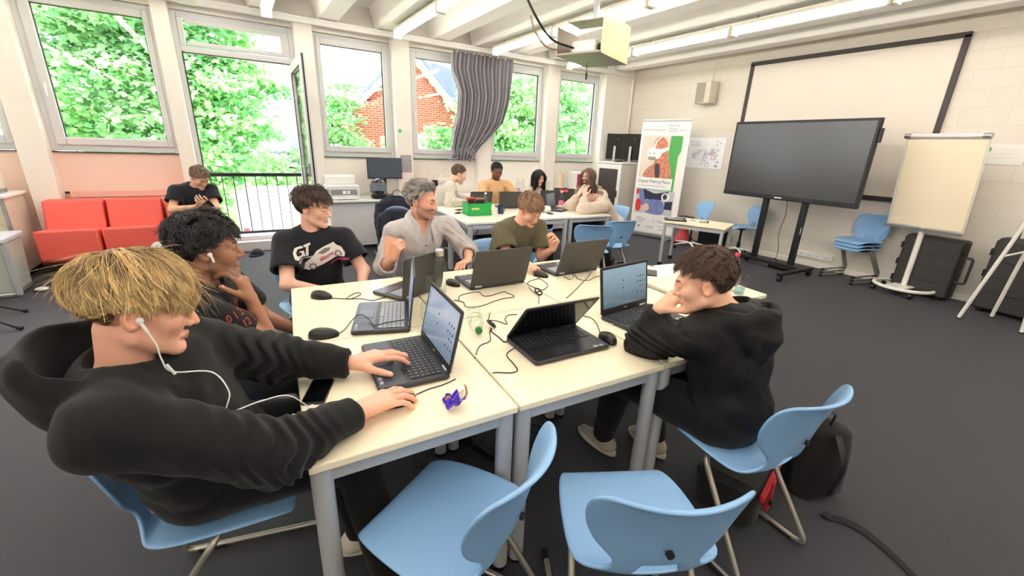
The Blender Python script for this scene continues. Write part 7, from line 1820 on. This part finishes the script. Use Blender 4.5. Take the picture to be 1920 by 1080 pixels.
for i, (x, y, lb) in enumerate(((2.42, 5.22, 'dark small circuit board left of the green crate'), (2.30, 4.98, 'dark small circuit board near the crate corner'), (2.38, 4.82, 'loose black part in front of the green crate'), (3.45, 4.55, 'black tool lying behind the olive boy on the far table'))):
    t = thing('circuit_board', lb, 'electronics', (x, y, .7405), R(30 * i), 'electronic parts on the far table'); mb = MB(); mb.box((0, 0, .006), (.085, .05, .01)); mb.build('board', M['dark_metal'], t, 0, .002); mb = MB(); mb.box((.01, 0, .014), (.03, .025, .008)); mb.build('chip', M['black'], t, 0); mb = MB(); mb.tube(spline([(.04, 0, .01), (.08, .03, .012), (.12, .0, .004), (.15, .03, .004)], 5), .003, 6); mb.build('lead', M['cable'], t)
t = thing('crumpled_bag', 'crumpled white bag on the far table behind the olive boy', 'bag', (3.50, 4.72, .7405)); mb = MB(); rr = np.random.default_rng(3); nn = rr.normal(size=(13, 13)) * .012
mb.grid(lambda u, v: ((.075 + nn[int(u * 12) % 12, int(v * 12)]) * math.cos(u * 2 * PI) * math.sin(PI * v), (.06 + nn[int(v * 12), int(u * 12) % 12]) * math.sin(u * 2 * PI) * math.sin(PI * v), .045 - .045 * math.cos(PI * v) + .0), 12, 12); mb.build('bag_body', M['white'], t, 0)
mb = MB(); t = thing('red_sticker_tag', 'red sticker card on the laptop lid before the bearded man', 'sticker', (4.30, 5.35, .95), R(140 - 180)); mb.box((0, 0, 0), (.13, .003, .035)); mb.build('card', mat('sticker_red', (226, 92, 90), .6), t, 0)

# jackets hung over chairs
def drape(label, loc, rz, w, top, drop_f, drop_b, mt, seed, lining=None):
    t = thing('jacket', label, 'jacket', loc, R(rz)); rr = random.Random(seed); ph = rr.random() * 6
    def fn(u, v):
        s = v * (drop_f + drop_b) - drop_b; x = (u - .5) * w * (1 + .25 * abs(s) / max(drop_f, drop_b)); edge = (abs(u - .5) * 2) ** 3
        fold = .022 * math.sin(u * 19 + ph + 3 * s) * min(1, abs(s) * 4 + .2)
        if s < 0: return (x, .045 + .05 * min(1, -s * 3) + fold, top + s - .10 * edge)
        return (x, -.045 - .09 * min(1, s * 2.2) + fold, top - s * (1 + .12 * math.sin(u * 7 + ph)) - .10 * edge)
    mb = MB(); mb.grid(fn, 44, 40, thick=.012); mb.build('body', mt, t, 70)
    for sx in (-1, 1):
        mb = MB(); P = spline([(sx * w * .46, -.02, top - .08), (sx * w * .56, -.08, top - .26), (sx * w * .54, -.10, top - .48), (sx * w * .50, -.09, top - drop_f * .92)], 6); mb.tube(P, [.062 - .001 * i + .005 * math.sin(i * 1.7) for i in range(len(P))], 12, flat=.7); mb.build('sleeve', mt, t)
    mb = MB(); mb.tube(spline([(-w * .30, -.02, top - .025), (-w * .12, .0, top + .008), (w * .12, .0, top + .008), (w * .30, -.02, top - .025)], 6), .020, 8); mb.build('collar', lining or mt, t)
    return t
M['navy_jacket'] = fabric('dark_navy_jacket', (42, 46, 56)); M['blue_lining'] = fabric('blue_grey_lining', (116, 126, 158))
chair('blue chair under the long dark jacket at the window desk', 1.74, 6.10, 85)
drape('long dark navy jacket hung over the chair at the window desk', (1.745, 5.80, 0), 0, .50, .86, .72, .25, M['navy_jacket'], 1)
drape('dark jacket with blue lining over the chair behind the grey-shirted man', (1.50, 4.92, 0), -205, .40, .84, .42, .2, M['navy_jacket'], 2, M['blue_lining'])

# bags on the floor
def backpack(label, loc, rz, mt, acc=None, s=1.0, name='backpack'):
    t = thing(name, label, 'backpack', loc, R(rz)); mb = MB()
    mb.grid(lambda u, v: (s * .16 * math.cos(u * 2 * PI) * (1 - .25 * v ** 3) * min(1, 5 * v + .5 if v < .2 else (1 if v < .85 else math.sqrt(max(0, 1 - ((v - .85) / .15) ** 2)))), s * .11 * math.sin(u * 2 * PI) * (1 - .3 * v * v) * (1 if v < .85 else math.sqrt(max(0.001, 1 - ((v - .85) / .15) ** 2))), s * .44 * v), 28, 16); mb.add([(s * .10 * math.cos(k * PI / 8), s * .08 * math.sin(k * PI / 8), .001) for k in range(16)], [tuple(range(15, -1, -1))])
    mb.build('body', mt, t, 60); mb = MB(); mb.rbox((0, -s * .11, s * .15), (s * .22, s * .07, s * .22), .04, seg=4); mb.build('front_pocket', mt, t)
    mb = MB(); mb.tube(spline([(-.03 * s, .04, .42 * s), (-.03 * s, .05, .49 * s), (.03 * s, .05, .49 * s), (.03 * s, .04, .42 * s)], 5), .010, 8, flat=.5); mb.build('grab_loop', acc or M['black'], t)
    for sx in (-1, 1): mb = MB(); mb.tube(spline([(sx * .06 * s, .09 * s, .40 * s), (sx * .10 * s, .15 * s, .28 * s), (sx * .09 * s, .12 * s, .08 * s)], 6), .016, 8, flat=.3); mb.build('shoulder_strap', acc or M['black'], t)
    return t
M['bag_black'] = fabric('black_nylon', (30, 29, 29), .6); M['bag_red'] = fabric('red_nylon', (176, 34, 40), .6)
backpack('black backpack slumped on the carpet behind the hooded boy\'s chair', (2.20, .66, 0), 120, M['bag_black'], s=.95)
t = thing('strapped_bag', 'black and red bag under the hooded boy\'s chair', 'bag', (1.80, .79, 0), R(15)); mb = MB(); mb.rbox((0, 0, .12), (.36, .26, .22), .06, seg=4); mb.build('body', M['bag_black'], t); mb = MB(); mb.rbox((0, -.135, .205), (.34, .02, .035), .008); mb.build('red_band', M['bag_red'], t); mb = MB(); mb.rbox((-.02, -.145, .14), (.05, .02, .15), .006); mb.build('red_strap', M['bag_red'], t); mb = MB(); mb.rbox((-.02, -.158, .12), (.06, .012, .03), .004); mb.build('buckle', M['black'], t)
t = thing('carry_strap', 'long black strap lying on the carpet behind the chairs', 'strap', (2.09, .49, .004)); mb = MB()
SP = spline([(0, 0, .004), (.04, -.06, .006), (.045, -.14, .004), (.0, -.26, .004), (-.09, -.40, .004)], 8); mb.grid(lambda u, v: tuple(SP[min(int(v * 32), 32)] + np.array([(u - .5) * .035, (u - .5) * .01, .004 * u])), 3, 32, thick=.002); mb.build('webbing', M['bag_black'], t); mb = MB(); mb.box((0, .01, .006), (.045, .03, .008)); mb.build('buckle', M['black'], t, 0)
backpack('black backpack under the far table behind the olive boy', (3.40, 4.60, 0), 0, M['bag_black'], s=.95)
backpack('black backpack under the blue chair nearest the banner', (4.02, 4.02, 0), 30, M['bag_black'], s=.8)
M['pale_bag'] = mat('white_patterned_cloth', (206, 204, 202), .7, noise=.35, nscale=18)
backpack('white and grey patterned backpack beside the second red armchair', (-.845, 6.12, 0), 10, M['pale_bag'], M['navy_jacket'], s=.95)
drape('dark jacket lying over the front of the third red armchair', (-.60, 6.30, 0), 0, .34, .56, .36, .12, M['navy_jacket'], 5)
t = thing('cap', 'dark cap lying on the carpet in front of the balcony door', 'cap', (.05, 6.80, 0), R(-30)); mb = MB(); mb.grid(lambda u, v: (.085 * math.cos(u * 2 * PI) * math.cos(v * PI / 2), .10 * math.sin(u * 2 * PI) * math.cos(v * PI / 2), .002 + .085 * math.sin(v * PI / 2)), 24, 8); mb.build('crown', M['navy_jacket'], t, 60); mb = MB(); mb.grid(lambda u, v: (-.075 + .15 * u, -.085 - .07 * v * math.sin(PI * u), .008 + .006 * math.sin(PI * u)), 12, 4, thick=.004); mb.build('peak', M['navy_jacket'], t, 60)

# left edge
t = thing('low_cabinet', 'low white cabinet at the left edge under the window', 'cabinet', (-2.55, 6.82, 0)); mb = MB(); mb.box((0, 0, .47), (.84, .54, .80)); mb.build('carcass', mat('beige_cabinet', (222, 212, 194), .6), t, 0, .004); mb = MB(); mb.box((0, -.01, .885), (.90, .60, .03)); mb.build('top', M['white'], t, 0, .004); mb = MB(); mb.box((.41, -.28, .47), (.03, .02, .80)); mb.build('side_edge', M['steel'], t, 0)
mb = MB()
for i in range(24): mb.box((0, -.272, .10 + i * .032), (.80, .008, .026))
mb.build('roller_front', mat('cream_roller', (226, 216, 196), .6), t, 0); mb = MB(); mb.box((0, 0, .035), (.8, .5, .07)); mb.build('plinth', M['black'], t, 0)
t = thing('white_device', 'white office device on top of the low cabinet at the left edge', 'printer', (-2.42, 6.78, .90)); mb = MB(); mb.rbox((0, 0, .13), (.42, .38, .20), .02); mb.build('body', M['white'], t); mb = MB(); mb.rbox((0, 0, .02), (.43, .39, .05), .015); mb.build('base', M['steel'], t); mb = MB(); mb.box((0, 0, .235), (.38, .34, .01)); mb.build('lid', M['white'], t, 0)
t = thing('storage_box', 'translucent plastic storage box with a grey lid at the left edge', 'box', (-2.26, 6.05, 0)); mb = MB(); mb.box((0, 0, .28), (.48, .42, .48), None, 0, (1.08, 1.08)); mb.build('tub', mat('milky_plastic', (212, 218, 208), .35, trans=.3), t, 0, .01); mb = MB(); mb.rbox((0, 0, .55), (.56, .50, .05), .02); mb.build('lid', mat('lid_grey', (196, 200, 206), .5), t); mb = MB(); mb.box((.27, -.22, .28), (.035, .035, .52)); mb.build('corner_post', mat('post_grey', (170, 172, 178), .5), t, 0); mb = MB(); mb.rbox((0, 0, .02), (.50, .44, .04), .02); mb.build('trolley_base', M['steel'], t)
t = thing('light_stand', 'black tripod stand feet on the carpet at the left edge', 'tripod', (-2.45, 5.25, 0))
for q in ((.65, .02), (.75, -.46), (.30, .60)):
    mb = MB(); mb.cyl((q[0], q[1], .014), (0, 0, .34), .011, .011, 10); lg = mb.build('leg', M['black'], t); mb = MB(); mb.cyl((q[0] - .03 * q[0], q[1] - .03 * q[1], .022), (q[0] + .01, q[1] + .01, .010), .016, n=10); mb.build('rubber_foot', M['black_rubber'], lg)
mb = MB(); mb.cyl((0, 0, .12), (0, 0, 1.5), .014, n=12); mb.build('pole', M['black'], t)
t = thing('crumpled_tissue', 'crumpled white tissue on the carpet by the storage box', 'tissue', (-1.88, 5.98, 0)); mb = MB(); mb.grid(lambda u, v: ((.05 + nn[int(u * 12) % 12, int(v * 12)]) * math.cos(u * 2 * PI) * math.sin(PI * v), (.035 + nn[int(v * 12), int(u * 12) % 12]) * math.sin(u * 2 * PI) * math.sin(PI * v), .02 - .02 * math.cos(PI * v)), 12, 12); mb.build('tissue_body', M['white'], t, 0)
